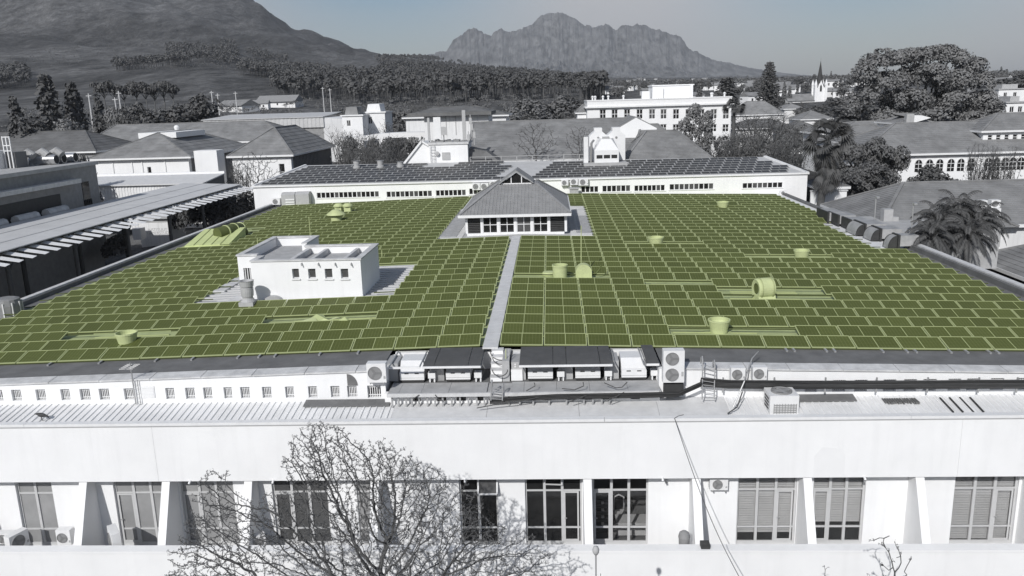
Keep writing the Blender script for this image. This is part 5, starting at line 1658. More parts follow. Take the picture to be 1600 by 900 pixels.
# ------------------------------------------------------------------ generic hipped building
def hip_building(name, label, x0, x1, y0, y1, zb, ez, rz, inset0, inset1, axis='x', over=.5, wall=None, roof=None, courses=10, windows=(), cat='building', fascia=TRIM, flat=0.0, wwin=None):
    """walls to eaves ez, hip or gable roof up to rz; ridge along axis, its ends set in by inset0 / inset1"""
    wall = wall or WHITE2; roof = roof or TILE
    t = thing(name, label, cat, ((x0 + x1) / 2, (y0 + y1) / 2, zb))
    b = MB()
    hs = [w for w in windows]
    wall_grid(b, x0, x1, zb, ez, y0, .3, hs)
    b.box(x0, y0 + .303, zb, x0 + .3, y1, ez); b.box(x1 - .3, y0 + .303, zb, x1, y1, ez); b.box(x0 + .303, y1 - .3, zb, x1 - .303, y1, ez)
    b.build('wall', wall, t)
    X0_, X1_, Y0_, Y1_ = x0 - over, x1 + over, y0 - over, y1 + over
    b = MB()
    if axis == 'x':
        ym = (Y0_ + Y1_) / 2
        R0, R1 = (X0_ + inset0, ym, rz), (X1_ - inset1, ym, rz)
        course_slope(b, (X0_, Y0_, ez), (X1_, Y0_, ez), R0, R1, courses)
        course_slope(b, (X1_, Y1_, ez), (X0_, Y1_, ez), R1, R0, courses)
        course_slope(b, (X0_, Y1_, ez), (X0_, Y0_, ez), R0, R0, courses)
        course_slope(b, (X1_, Y0_, ez), (X1_, Y1_, ez), R1, R1, courses)
        hips = [((X0_, Y0_, ez), R0), ((X0_, Y1_, ez), R0), ((X1_, Y0_, ez), R1), ((X1_, Y1_, ez), R1), (R0, R1)]
    else:
        xm = (X0_ + X1_) / 2
        R0, R1 = (xm, Y0_ + inset0, rz), (xm, Y1_ - inset1, rz)
        course_slope(b, (X0_, Y0_, ez), (X1_, Y0_, ez), R0, R0, courses)
        course_slope(b, (X1_, Y1_, ez), (X0_, Y1_, ez), R1, R1, courses)
        course_slope(b, (X0_, Y1_, ez), (X0_, Y0_, ez), R1, R0, courses)
        course_slope(b, (X1_, Y0_, ez), (X1_, Y1_, ez), R0, R1, courses)
        hips = [((X0_, Y0_, ez), R0), ((X1_, Y0_, ez), R0), ((X0_, Y1_, ez), R1), ((X1_, Y1_, ez), R1), (R0, R1)]
    b.quad((X0_, Y0_, ez - .02), (X0_, Y1_, ez - .02), (X1_, Y1_, ez - .02), (X1_, Y0_, ez - .02))
    b.build('roof', roof, t)
    b = MB()
    for p, q in hips:
        b.bar(Vector(p) + Vector((0, 0, .04)), Vector(q) + Vector((0, 0, .06)), .28, .12)
    b.build('ridge_cap', roof, t)
    if fascia:
        b = MB()
        b.box(X0_ - .05, Y0_ - .08, ez - .25, X1_ + .05, Y0_ - .003, ez + .03); b.box(X0_ - .08, Y0_, ez - .25, X0_ - .003, Y1_, ez + .03); b.box(X1_ + .003, Y0_, ez - .25, X1_ + .08, Y1_, ez + .03)
        b.build('fascia', fascia, t)
    for h in hs:
        simple_window(t, h[0], h[1], h[2], h[3], y0 + .1, TRIM, wwin or DARKG, 2 if h[2] - h[0] > 1 else 1, 2, .07)
    return t

G = near_ground(0, 100)
# left: two hipped blocks, the long roofs behind, the low shed
B1 = hip_building('campus_building', 'grey roofed white building at the left with a flat pale ridge', -74.6, -58.6, 130.5, 158, 8.5, 16.4, 20.1, 8.0, 8.0, 'y', .7, WHITE, TILE, 8,
                  windows=[(A(230, 262, 130.5).x, 12.6, A(236, 262, 130.5).x, 14.9)])
g = MB(); g.box(-70.2, 138, 19.2, -63.6, 150, 20.12); g.build('flat_ridge', TRIM, B1)
g = MB(); g.lathe([(.4, 0), (.5, .5), (.3, .8), (0, .85)], (-67, 146, 20.3), 12); g.build('ridge_vent', ACW, B1)
g = MB(); y = 131.5
while y < 157:
    g.box(-58.57, y, 9, -58.5, y + .55, 16.0); y += .8
g.build('side_cladding', CLAD, B1)
for px, sgn in ((176, 0), (206, 0), (222, 0), (258, 0)):
    q = A(px, 262, 130.3); g = MB(); g.box(q.x - .09, 130.38, 9, q.x + .09, 130.49, 16.1); g.build('downpipe', TRIM, B1)
B2 = hip_building('campus_building', 'grey hip roofed white building with clad side behind the bare tree', -50.6, -41.1, 128.5, 153, 8.5, 16.4, 20.5, 8.0, 6.0, 'y', .6, WHITE, TILE, 8,
                  windows=[(A(436, 262, 128.5).x, 12.4, A(445, 262, 128.5).x, 15.0)])
g = MB(); y = 129.5
while y < 152:
    g.box(-41.07, y, 9, -41.0, y + .55, 16.0); y += .8
g.build('side_cladding', CLAD, B2)
g = MB(); q = A(337, 236, 129); g.box(-56.5, 128, 8.5, -52.8, 131, 17.4); tag(g.build('link_block', WHITE), 'plain white link block between the two hipped buildings', 'building')
hip_building('campus_building', 'broad dark roof standing across behind the two hipped buildings', -95, -52, 164, 182, 9, 17.2, 21.0, 3, 9, 'x', .6, WHITE2, TILE, 8)
hip_building('campus_building', 'long dark roof at the far left behind the silver ducts', -118, -84, 148, 166, 9, 16.8, 20.4, 6, 7, 'x', .6, BROWN, TILED, 8)
t = thing('long_shed', 'low white corrugated shed in front of the left hipped buildings', 'shed', (-53, 108, 9))
b = MB(); x = -66.6
while x < -45.8:
    b.box(x, 105 - (.05 if int((x + 66.6) / .2) % 2 else 0), 8.5, x + .2, 105.25, 14.3); x += .2
b.build('wall', CORR, t)
g = MB(); g.hexa([(-67, 104.6, 14.303), (-45.4, 104.6, 14.303), (-45.4, 112, 14.9), (-67, 112, 14.9), (-67, 104.6, 14.45), (-45.4, 104.6, 14.45), (-45.4, 112, 15.05), (-67, 112, 15.05)]); g.build('roof', FELT, t)
g = MB(); g.box(-67, 112, 15.05, -45.4, 112.4, 15.35); g.build('roof_kerb', TRIM, t)
g = MB(); g.hexa([(-45.78, 105.1, 8.5), (-45.5, 105.1, 8.5), (-45.5, 112, 8.5), (-45.78, 112, 8.5), (-45.78, 105.1, 14.29), (-45.5, 105.1, 14.29), (-45.5, 112, 14.88), (-45.78, 112, 14.88)]); g.build('end_wall', CLAD, t)
# clad hall with a pale fascia, far
t = thing('metal_hall', 'far hall with a ribbed grey fascia and white end wall', 'building', (-69, 200, 10))
g = MB(); x = -85
while x < -55.2:
    g.box(x, 199.8 - (.08 if int(x * 2) % 2 else 0), 18.6, x + .5, 200.2, 21.0); x += .5
g.build('fascia', CORRG, t)
g = MB(); g.box(-85, 200.21, 9, -55.2, 216, 18.6); g.build('wall', BROWN, t)
g = MB(); g.hexa([(-85.3, 199.5, 21.003), (-55, 199.5, 21.003), (-54.5, 216, 21.9), (-84, 216, 21.9), (-85.3, 199.5, 21.15), (-55, 199.5, 21.15), (-54.5, 216, 22.05), (-84, 216, 22.05)]); g.build('roof', CORRG, t)
g = MB(); g.hexa([(-55.19, 200, 9), (-49.6, 202, 9), (-49.6, 214, 9), (-55.19, 214, 9), (-55.19, 200, 20.9), (-49.6, 202, 20.3), (-49.6, 214, 20.6), (-55.19, 214, 21)]); g.build('end_block', WHITE2, t)
# white cluster and the curved canopy in the middle left
for i, (p0, p1, t0, bt, Y, lab) in enumerate(((536, 566, 181, 206, 186, 'white flat roofed house with a grey roof panel left of the canopy'), (570, 601, 176, 202, 192, 'small white house with a lift tower behind the canopy'))):
    a, c = A(p0, bt, Y), A(p1, t0, Y)
    tt = thing('white_house', lab, 'house', ((a.x + c.x) / 2, Y, 9))
    g = MB(); wall_grid(g, a.x, c.x, 9, c.z, Y, .3, [(a.x + 1.0, a.z + 1.2, a.x + 1.9, c.z - .9)]); g.box(a.x, Y + .303, 9, a.x + .3, Y + 9, c.z); g.box(c.x - .3, Y + .303, 9, c.x, Y + 9, c.z); g.build('wall', WHITE, tt)
    simple_window(tt, a.x + 1.0, a.z + 1.2, a.x + 1.9, c.z - .9, Y + .1, TRIM, DARKG, 2, 1, .1)
    g = MB(); g.box(a.x - .3, Y - .3, c.z + .003, c.x + .3, Y + 9, c.z + .3); g.build('roof', TRIM, tt)
    g = MB(); g.hexa([(a.x + .5, Y + .5, c.z + .303), (c.x - 1, Y + .5, c.z + .303), (c.x - 1, Y + 6, c.z + .303), (a.x + .5, Y + 6, c.z + .303), (a.x + .9, Y + 1, c.z + 2.0), (c.x - 1.4, Y + 1, c.z + 2.0), (c.x - 1.2, Y + 6, c.z + 2.1), (a.x + .7, Y + 6, c.z + 2.1)]); g.build('roof_panel', TILE if i == 0 else WHITE2, tt)
t = thing('covered_walkway', 'pale curved covered walkway roof on thin posts', 'canopy', (-32, 150, 10))
pts = [A(p, y, Y) for p, y, Y in ((528, 215, 152), (555, 214, 150), (590, 209, 149), (625, 207, 149), (680, 206, 149))]
for p, q in zip(pts, pts[1:]):
    g = MB(); d = Vector((0, 3.2, 0)); u = Vector((0, 0, .9))
    g.hexa([p - u, q - u, q + d - u, p + d - u, p, q, q + d, p + d]); g.build('roof_segment', TRIM, t)
for k in range(7):
    s = k / 6 * 3.999; p = pts[int(s)].lerp(pts[int(s) + 1], s % 1); g = MB(); g.box(p.x - .12, p.y + .3, 9, p.x + .12, p.y + .54, p.z - .9); g.build('post', ACG, t)

# ------------------------------------------------------------------ antenna block and the big tiled roofs behind the rear wing
t = thing('antenna_block', 'white gabled block behind the rear wing carrying phone antennas', 'building', (-15, 110, 9))
ga = [A(625, 267, 108), A(659, 222, 108), A(676, 232, 108), A(676, 268, 108)]
g = MB(); g.prism([(p.x, p.z) for p in ga], 'y', 108, 113); g.build('gable_wall', WHITE, t)
g = MB(); g.bar((ga[0].x - .2, 107.9, ga[0].z), (ga[1].x, 107.9, ga[1].z + .12), .4, .25); g.bar((ga[1].x, 107.9, ga[1].z + .12), (ga[2].x, 107.9, ga[2].z + .1), .4, .22); g.build('gable_coping', TRIM, t)
bl, br = A(672, 268, 107.5), A(730.5, 225, 107.5)
g = MB(); g.box(bl.x, 107.5, bl.z - 1.5, br.x, 113, br.z); g.build('wall', WHITE, t)
g = MB(); g.box(bl.x - .1, 107.35, br.z + .003, br.x + .15, 113.2, br.z + .28); g.build('roof_slab', COPING, t)
q0, q1 = A(691, 250, 107.4), A(703, 238, 107.4); g = MB(); g.box(q0.x, 107.4, q0.z, q1.x, 107.49, q1.z); g.build('wall_panel', LEDGE, t)
g = MB()
for k in range(9):
    z = bl.z + k * .42; g.box(bl.x + .25, 107.2, z, bl.x + .75, 107.25, z + .05)
g.box(bl.x + .2, 107.18, bl.z, bl.x + .25, 107.24, br.z); g.box(bl.x + .75, 107.18, bl.z, bl.x + .8, 107.24, br.z); g.build('ladder', METAL, t)
g = MB(); g.lathe([(.3, 0), (.28, .06), (0, .1)], A(683, 240, 107.2), 16, 'y'); g.build('dish', ACG, t)
zt_ = br.z + .28
for px, t0, bt, w, lab in ((671, 184, 222, .3, 'thin pole antenna at the left edge of the antenna block'), (684, 183, 217, .95, 'broad panel antenna standing left on the antenna block'), (693, 198, 211, .6, 'small panel antenna behind the broad one'), (726, 172, 220, .45, 'slim mast antenna at the right of the antenna block')):
    a = A(px, bt, 108.6); c = A(px, t0, 108.6)
    tt = thing('phone_antenna', lab, 'antenna', (a.x, 108.6, zt_))
    g = MB(); g.tube([(a.x, 108.8, zt_), (a.x, 108.8, c.z)], .07, 8); g.build('pole', METAL, tt)
    g = MB(); g.box(a.x - w / 2, 108.5, max(zt_ + .2, a.z), a.x + w / 2, 108.72, c.z); g.build('panel', ACG if w < .9 else ACW, tt)
for k, (px, py) in enumerate(((735, 190), (737, 200), (741, 212), (732, 216))):
    p = A(px, py, 108.4); g = MB(); g.tube([(p.x, 108.4, p.z - 1.2), (p.x, 108.4, p.z + .9)], .06, 6); g.box(p.x - .18, 108.3, p.z - .3, p.x + .18, 108.5, p.z + .5)
    tag(g.build('aerial_box', ACG), ['topmost small aerial right of the slim mast', 'second small aerial down, right of the slim mast', 'third small aerial down, right of the slim mast', 'lowest small aerial beside the slim mast'][k], 'aerial')
g = MB()
for k in range(60):
    x, y = random.uniform(bl.x, br.x), random.uniform(107.8, 112); s = random.uniform(.08, .3); z = zt_ + random.uniform(0, .25)
    g.box(x, y, zt_ + .002, x + s * 2, y + s, z + .05)
tag(g.build('rooftop_clutter', FANG), 'low cable trays and boxes on the antenna block roof', kind='stuff')
g = MB(); p = A(742, 260, 107); c = A(731, 232, 107); g.box(br.x + .01, 107.6, 14.5, br.x + 4, 110, 15.2); g.box(br.x + .2, 107.6, 15.2, br.x + 3.0, 108.6, 16.4); g.hexa([(br.x + .02, 108, 15.3), (br.x + 5, 108, 15.3), (br.x + 5, 113, 15.3), (br.x + .02, 113, 15.3), (br.x + .02, 109, 17.8), (br.x + 2.3, 109.5, 17.3), (br.x + 2.3, 113, 17.3), (br.x + .02, 113, 17.8)])
tag(g.build('lean_to', TILED), 'dark lean to roof beside the antenna block', 'roof')
# walled house with flat brown roof behind it
t = thing('pavilion', 'white walled house with a dark shallow hip roof behind the antennas', 'building', (-15, 144, 9))
a, c = A(664, 212, 140), A(763, 179, 140)
g = MB(); g.box(a.x, 140, 9, c.x, 150, c.z); g.build('wall', WHITE2, t)
for px in (697, 712):
    q = A(px, 195, 139.9); g = MB(); g.box(q.x - .06, 139.93, a.z, q.x + .06, 139.997, c.z - .1); g.build('joint', ACG, t)
g = MB(); e = [(a.x - 2.6, 138.6, c.z), (c.x + .6, 138.6, c.z), (c.x + .6, 151, c.z), (a.x - 2.6, 151, c.z)]
g.box(a.x - 2.6, 138.6, c.z + .003, c.x + .6, 151, c.z + .55)
for k in range(4):
    course_slope(g, Vector(e[k]) + Vector((0, 0, .55)), Vector(e[(k + 1) % 4]) + Vector((0, 0, .55)), ((a.x + c.x) / 2 + 1, 145, c.z + 1.6), ((a.x + c.x) / 2 + 1, 145, c.z + 1.6), 6)
g.build('roof', TILED, t)
hip_building('campus_building', 'brown tiled roof half hidden behind the pavilion', A(632, 180, 165).x, A(790, 180, 165).x, 166, 180, 9, A(700, 182, 165).z, A(700, 167, 172).z, 5, 7, 'x', .6, WHITE2, TILED, 6)
# big tiled roof and its neighbour
hip_building('lecture_building', 'big grey tiled roof behind the rear wing with two bare trees before it', -11.0, 13.0, 112.4, 137.0, 9, 15.75, 20.75, .01, .01, 'x', .5, WHITE, TILE, 22)
a, c = A(965, 203, 116), A(1025, 183, 116)
t = thing('gable_block', 'white gable end rising between the two big tiled roofs', 'building', (11, 118, 9))
xm = A(993, 184, 118).x
g = MB(); za_, zb2 = A(993, 184, 118).z, A(993, 201, 118).z
g.prism([(xm - 2.6, 15), (xm + 3.0, 15), (xm + 3.0, zb2), (xm + .1, za_), (xm - 2.6, zb2)], 'y', 118, 118.3); g.build('gable_wall', WHITE, t)
g = MB(); g.hexa([(xm - 3.2, 118.3, zb2 - .35), (xm + .1, 118.3, za_ - .05), (xm + .1, 130, za_ - .05), (xm - 3.2, 130, zb2 - .35), (xm - 3.2, 118.3, zb2 - .15), (xm + .1, 118.3, za_ + .15), (xm + .1, 130, za_ + .15), (xm - 3.2, 130, zb2 - .15)])
g.hexa([(xm + .1, 118.3, za_ - .05), (xm + 3.4, 118.3, zb2 - .25), (xm + 3.4, 130, zb2 - .25), (xm + .1, 130, za_ - .05), (xm + .1, 118.3, za_ + .15), (xm + 3.4, 118.3, zb2 - .05), (xm + 3.4, 130, zb2 - .05), (xm + .1, 130, za_ + .15)]); g.build('roof', TILE, t)
hip_building('lecture_building', 'grey tiled hip roof right of the cooling towers', 10.2, 20.6, 108, 119, 9, 15.75, 19.2, 3.5, 3.8, 'x', .5, WHITE, TILE, 20)
hip_building('lecture_building', 'shallow grey tiled roof joining the two big roofs', 12.2, 17.5, 113.5, 126, 9, 17.2, 19.9, 1.5, 2.5, 'x', .5, WHITE2, TILE, 12)
# cooling tower units on the rear wing
t = thing('cooling_plant', 'pale rooftop cooling plant with two stub stacks behind the rear wing', 'cooling plant', (7.3, 104, 14.8))
x0, x1 = A(929, 250, 103).x, A(967, 250, 103).x
zA, zB, zC, zD = A(948, 254, 103).z, A(948, 235, 103).z, A(948, 217, 104).z, A(948, 204, 106).z
g = MB(); wall_grid(g, x0, x1, zA, zB, 103, .2, [(x0 + .25, zA + .5, x0 + 1.0, zA + .95), (x0 + 1.15, zA + .5, x0 + 1.95, zA + .95), (x0 + 2.1, zA + .5, x1 - .2, zA + .95)]); g.box(x0, 103.203, zA, x0 + .2, 106, zB); g.box(x1 - .2, 103.203, zA, x1, 106, zB); g.build('body', ACW, t)
g = MB(); g.box(x0 + .2, 103.1, zA + .3, x1 - .2, 103.19, zA + 1.1); g.build('intake', BLACK, t)
g = MB(); g.hexa([(x0, 103, zB + .003), (x1, 103, zB + .003), (x1, 106, zB + .003), (x0, 106, zB + .003), (x0 + .9, 103.8, zC), (x1 - .9, 103.8, zC), (x1 - .5, 106, zC), (x0 + .5, 106, zC)]); g.build('hood', ACW, t)
g = MB(); g.box(x0 + 1.1, 103.9, zC + .003, x1 - 1.1, 105, zC + .25); g.build('cap', LEDGE, t)
for i, px in enumerate((934, 962)):
    cx_ = A(px, 215, 107).x
    g = MB(); g.prism([(cx_ - 1.15, zA), (cx_ + 1.15, zA), (cx_ + 1.15, zC + .3), (cx_ + .5, zD - .1), (cx_ + .5, zD + .35), (cx_ - .5, zD + .35), (cx_ - .5, zD - .1), (cx_ - 1.15, zC + .3)], 'y', 106.05, 108.6); g.build('stack', ACW, t)
    g = MB(); g.lathe([(.16, 0), (.14, .06), (0, .06)], (cx_, 106.04, zD - .9), 10, 'y'); g.build('porthole', FANG, t)
a = A(916, 250, 103.5); g = MB(); g.box(a.x - .3, 103.5, zA, a.x + .25, 104.2, A(916, 214, 103.5).z); g.build('riser', ACW, t)
g = MB(); g.tube([(a.x + .6, 104, zA), (a.x + .7, 104, zA + 2.4), (a.x + 1.0, 104.5, zA + 2.7)], .15, 8); g.build('pipe', FANG, t)
g = MB(); g.box(A(912, 262, 103).x, 102.4, zA - .55, A(980, 262, 103).x, 109, zA - .003); g.build('plinth', LEDGE, t)

# ------------------------------------------------------------------ right: arched hall, tiled houses
RY = 125.0
axs = []
for p in (1435, 1452, 1468, 1485.5, 1501, 1517, 1543.5, 1556.5, 1570, 1582, 1594.5, 1610, 1625):
    axs.append(A(p, 257, RY).x)
wz0_, wz1_ = A(1500, 267, RY).z, A(1500, 254, RY).z
t = hip_building('arched_hall', 'white hall with a row of arched windows and a broad grey hip roof', 46.5, 96, RY, RY + 18, 8.5, 14.35, 18.5, 9, 9, 'x', .6, WHITE, TILE, 16)
for x in axs:
    g = MB(); r = .5
    out = [(x - r, wz0_), (x + r, wz0_)] + [(x + r * math.cos(a), wz1_ + r * 1.15 * math.sin(a)) for a in [k * math.pi / 10 for k in range(11)]]
    g.prism(out, 'y', RY - .05, RY - .003); w = g.build('arched_window', DARKG, t)
    g = MB(); g.box(x - .03, RY - .09, wz0_, x + .03, RY - .053, wz1_ + .5); g.box(x - r, RY - .09, wz1_ - .12, x - .033, RY - .053, wz1_ - .04); g.box(x + .033, RY - .09, wz1_ - .12, x + r, RY - .053, wz1_ - .04); g.box(x - r, RY - .09, wz0_ + .5, x - .033, RY - .053, wz0_ + .56); g.box(x + .033, RY - .09, wz0_ + .5, x + r, RY - .053, wz0_ + .56); g.build('glazing_bar', TRIM, w)
    g = MB(); g.prism([(x - r - .12, wz1_), (x - r, wz1_)] + [(x - r * math.cos(a), wz1_ + r * 1.15 * math.sin(a)) for a in [k * math.pi / 10 for k in range(1, 11)]] + [(x + r + .12, wz1_)] + [(x + (r + .12) * math.cos(a), wz1_ + (r * 1.15 + .12) * math.sin(a)) for a in [k * math.pi / 10 for k in range(1, 10)]], 'y', RY - .08, RY - .002); g.build('arch_moulding', TRIM, w)
# clerestory block on it
cz0, cz1 = A(1560, 229, RY + 3).z, A(1560, 204, RY + 3).z
c0 = A(1536, 215, RY + 3).x
wn = []
for p in (1547, 1560, 1573, 1586, 1599, 1612):
    x = A(p, 216, RY + 3).x; wn.append((x - .35, cz0 + 1.0, x + .35, cz0 + 1.75))
hip_building('clerestory_block', 'raised white block with five small square windows on the arched hall', c0, c0 + 22, RY + 3, RY + 13, 14.8, cz1, cz1 + 2.4, 5, 5, 'x', .5, WHITE, TILE, 10, windows=wn)
# left wing roofs of that hall
hip_building('tiled_house', 'grey tiled roof behind the willow like trees', A(1318, 230, 138).x, A(1420, 230, 138).x, 139, 150, 9, A(1330, 222, 138).z, A(1330, 196, 144).z, 4, 4, 'x', .5, WHITE, TILE, 8)
hip_building('tiled_house', 'grey tiled roof end just right of the fan palm', A(1282, 210, 150).x, A(1328, 210, 150).x, 150, 160, 9, A(1300, 208, 150).z, A(1300, 190, 155).z, 2, 4, 'x', .5, WHITE, TILE, 8)
hip_building('tiled_house', 'long low roof in front of the giant tree', A(1322, 200, 175).x, A(1480, 198, 175).x, 176, 190, 9, A(1380, 199, 175).z, A(1380, 189, 182).z, 5, 5, 'x', .5, WHITE2, TILEL, 6)
t = hip_building('tiled_house', 'little hip roof with white dormer before the giant tree', A(1406, 190, 165).x, A(1458, 190, 165).x, 165, 176, 9, A(1430, 192, 165).z, A(1430, 177, 170).z, 6, 6, 'x', .5, WHITE2, TILE, 6)
a = A(1421, 193, 163.5); g = MB(); g.box(a.x - .7, 163.3, a.z - .2, a.x + .7, 164.4, a.z + 1.8); g.build('chimney', LEDGE, t)
g = MB(); c = A(1428, 192, 163.5); e = A(1455, 184, 163.5); g.prism([(c.x, c.z), (e.x, e.z), (e.x - 1.8, e.z + .5), (c.x, c.z + 1.4)], 'y', 163.5, 166); g.build('dormer_wall', WHITE, t)
# nearest tiled houses at the right
R2 = hip_building('tiled_house', 'wide grey tiled hip roof with air conditioners at the right', 29.7, 75, 73.6, 88.5, 8.5, 11.9, 14.95, 5.2, 6.5, 'x', .5, WHITE2, TILE, 22)
gq = onz(1475, 300, 14.0)
g = MB(); px0, py0 = A(1475, 296, 78).x, 77.0
b = MB()
course_slope(b, (px0 - 4.2, 72.6, 11.75), (px0 + 4.2, 72.6, 11.75), (px0, 76.5, 14.0), (px0, 76.5, 14.0), 14)
course_slope(b, (px0 - 4.2, 79, 11.75), (px0 - 4.2, 72.6, 11.75), (px0, 82, 14.0), (px0, 76.5, 14.0), 14)
course_slope(b, (px0 + 4.2, 72.6, 11.75), (px0 + 4.2, 79, 11.75), (px0, 76.5, 14.0), (px0, 82, 14.0), 14)
b.bar((px0 - 4.2, 72.6, 11.85), (px0, 76.5, 14.1), .3, .12); b.bar((px0 + 4.2, 72.6, 11.85), (px0, 76.5, 14.1), .3, .12)
b.build('front_hip', TILE, R2)
for i, (p0, p1, t0, bt, Y) in enumerate(((1530, 1543.5, 313, 325, 71.4), (1548.5, 1564, 312.5, 324.5, 71.5), (1549, 1564.5, 325.5, 339.5, 71.0), (1509, 1521, 317, 326, 71.6))):
    ac_px(['air conditioner left of the stacked pair by the tiled roof', 'upper air conditioner of the stacked pair by the tiled roof', 'lower air conditioner of the stacked pair by the tiled roof', 'pale unit behind the feather palm crown'][i], p0, p1, t0, bt, Y, .6, brackets=True)
g = MB(); a, c = A(1505, 341, 71.6), A(1570, 326, 71.6); g.box(a.x, 71.75, 10.2, c.x, 72.4, 11.9); tag(g.build('plant_wall', LEDGE), 'low grey wall carrying the air conditioners by the tiled roof', 'wall')
e0, e1 = onx(1522, 402, 36), onx(1600, 437, 36)
R3 = hip_building('tiled_house', 'tiled roof at the right edge nearest the feather palms', 36.6, 52, 46, 70.0, 4.5, 9.6, 13.0, 7, 6, 'y', .6, mat('grey_plaster', .18, .9, 2, .1), TILE, 18)
g = MB(); q0 = onz(1560, 366, 11.5); 
# low buildings by the fan palm
P4 = A(1283, 318, 96)
hip_building('corner_pavilion', 'small dark hip roofed pavilion under the fan palm', A(1282, 300, 97).x, A(1323, 300, 97).x, 97.5, 103, 8, A(1325, 292, 97).z, A(1325, 275, 100).z, 2.4, 2.4, 'x', .4, mat('pavilion_dark', .05, .9, 2, .2), TILED, 8)
a, c = A(1266, 330, 95), A(1323.5, 296.5, 95)
t = thing('boundary_wall', 'white boundary wall below the fan palm', 'wall', ((a.x + c.x) / 2, 95, 8))
g = MB(); g.box(a.x, 95, 7, c.x, 95.3, c.z - .15); g.build('wall', WHITE, t)
g = MB(); g.box(a.x - .05, 94.9, c.z - .147, c.x + .1, 95.4, c.z); g.build('coping', COPING, t)
q = A(1283, 310, 94.9); g = MB(); g.box(q.x - .1, 94.9, 8, q.x + .1, 94.997, c.z - .2); g.build('pier', ACG, t)

# ------------------------------------------------------------------ white institute building with a roof block, centre right
a, c = A(918, 240, 190), A(1143, 158, 190)
wins = []
for p in (942, 960.5, 980, 999.5, 1019, 1037, 1056.5, 1076, 1096, 1115.5, 1134.5):
    for t0, bt in ((170.5, 186), (194, 206), (213, 226)):
        x = A(p, 178, 190).x; w = .72
        wins.append((x - w, A(p, bt + (1030 - p) * .0, 190).z, x + w, A(p, t0, 190).z))
t = thing('institute_building', 'three storey white building with small upright windows and a flat roof', 'building', ((a.x + c.x) / 2, 196, 9))
top = A(1030, 166, 190).z
g = MB(); wall_grid(g, a.x, c.x, 8, top, 190, .4, wins); g.box(a.x, 190.403, 8, a.x + .4, 206, top); g.box(c.x - .4, 190.403, 8, c.x, 206, top); g.build('wall', WHITE, t)
g = MB(); g.box(a.x - .5, 189.3, top + .003, c.x + .5, 206.5, top + .35); g.box(a.x, 189.8, top + .353, c.x, 206, top + 1.5); g.box(a.x - .1, 189.7, top + 1.503, c.x + .1, 206, top + 1.75); g.build('cornice', TRIM, t)
for i, h in enumerate(wins):
    simple_window(t, *h, 190.15, TRIM, DARKG if random.random() < .6 else MIDG, 2, 2, .12)
bx0, bx1 = A(1006, 150, 196).x, A(1083, 150, 196).x
z0, z1 = top + 1.75, A(1045, 134, 196).z
g = MB(); g.box(bx0 + 2, 196, z0, bx1, 204, z1); g.box(bx0 + 1.8, 195.8, z1 + .003, bx1 + .2, 204.2, z1 + .25); g.box(bx0 - .5, 195, z0, bx0 + 1.2, 197, z1 - 1.1); g.box(bx0 + 3.4, 195.2, z0, bx0 + 4.4, 195.99, z1 - .3); g.box(bx1 - .8, 195.2, z0, bx1 - .2, 195.99, z1 + .2); g.build('roof_block', WHITE, t)
for i in range(8):
    x = random.uniform(a.x + 1, bx0 - 2) if i < 5 else random.uniform(bx1 + 1, c.x - 1)
    g = MB(); g.lathe([(.2, 0), (.2, .6), (.35, .65), (.2, .95), (0, 1)], (x, 192, z0), 8); g.build('roof_vent', ACW, t)
hip_building('tiled_house', 'small tiled roof end left of the white institute building', A(902, 172, 196).x, A(919, 172, 196).x, 196, 204, 9, A(910, 176, 196).z, A(910, 163, 199).z, 2, .2, 'x', .4, WHITE, TILE, 5)

# ------------------------------------------------------------------ the church
t = thing('church', 'white church with a pointed tower and tall dark spire', 'church', (143, 450, 12))
S = A(1279.5, 150, 450); cx_ = S.x
def zc(py): return A(1279, py, 450).z
h = 2.55
g = MB(); g.box(cx_ - h, 450 - h, 8, cx_ + h, 450 + h, zc(137)); g.build('tower', WHITE, t)
g = MB()
for sx in (-1, 1):
    for sy in (-1, 1):
        x, y = cx_ + sx * (h + .1), 450 + sy * (h + .1)
        g.box(x - .55, y - .55, 8, x + .55, y + .55, zc(133)); 
        g.lathe([(.75, zc(133)), (.6, zc(130)), (0, zc(123.5))], (x, y, 0), 8)
g.build('pinnacle', WHITE, t)
g = MB()
for k in range(4):
    a_ = k * math.pi / 2
    px_, py_ = cx_ + math.sin(a_) * (h + .05), 450 - math.cos(a_) * (h + .05)
    ux, uy = math.cos(a_), math.sin(a_)
    g.poly([(px_ - ux * 1.7, py_ - uy * 1.7, zc(138)), (px_ + ux * 1.7, py_ + uy * 1.7, zc(138)), (px_, py_, zc(125.5))])
    g.poly([(px_ + ux * 1.7, py_ + uy * 1.7, zc(138)), (px_ - ux * 1.7, py_ - uy * 1.7, zc(138)), (px_ - math.sin(a_) * 1.6, py_ + math.cos(a_) * 1.6, zc(125.5))])
g.build('gablet', WHITE, t)
g = MB(); g.prism([(cx_ - .5, zc(143)), (cx_ + .5, zc(143)), (cx_ + .5, zc(135)), (cx_, zc(132)), (cx_ - .5, zc(135))], 'y', 450 - h - .12, 450 - h - .06); g.build('belfry_window', DARK, t)
g = MB(); n = 8
g.lathe([(h * .95, zc(138)), (h * .62, zc(126)), (.12, zc(96.5)), (0, zc(95))], (cx_, 450, 0), 8); g.build('spire', SLATE, t)
g = MB(); g.box(cx_ - .06, 449.94, zc(95.2), cx_ + .06, 450.06, zc(91)); g.build('finial', METAL, t)
x0, x1 = A(1226, 160, 452).x, A(1268, 160, 452).x
g = MB(); g.box(x0, 447, 8, x1, 459, A(1240, 158, 447).z); g.build('nave', WHITE2, t)
g = MB(); zr, ze = A(1240, 147, 453).z, A(1240, 158, 447).z
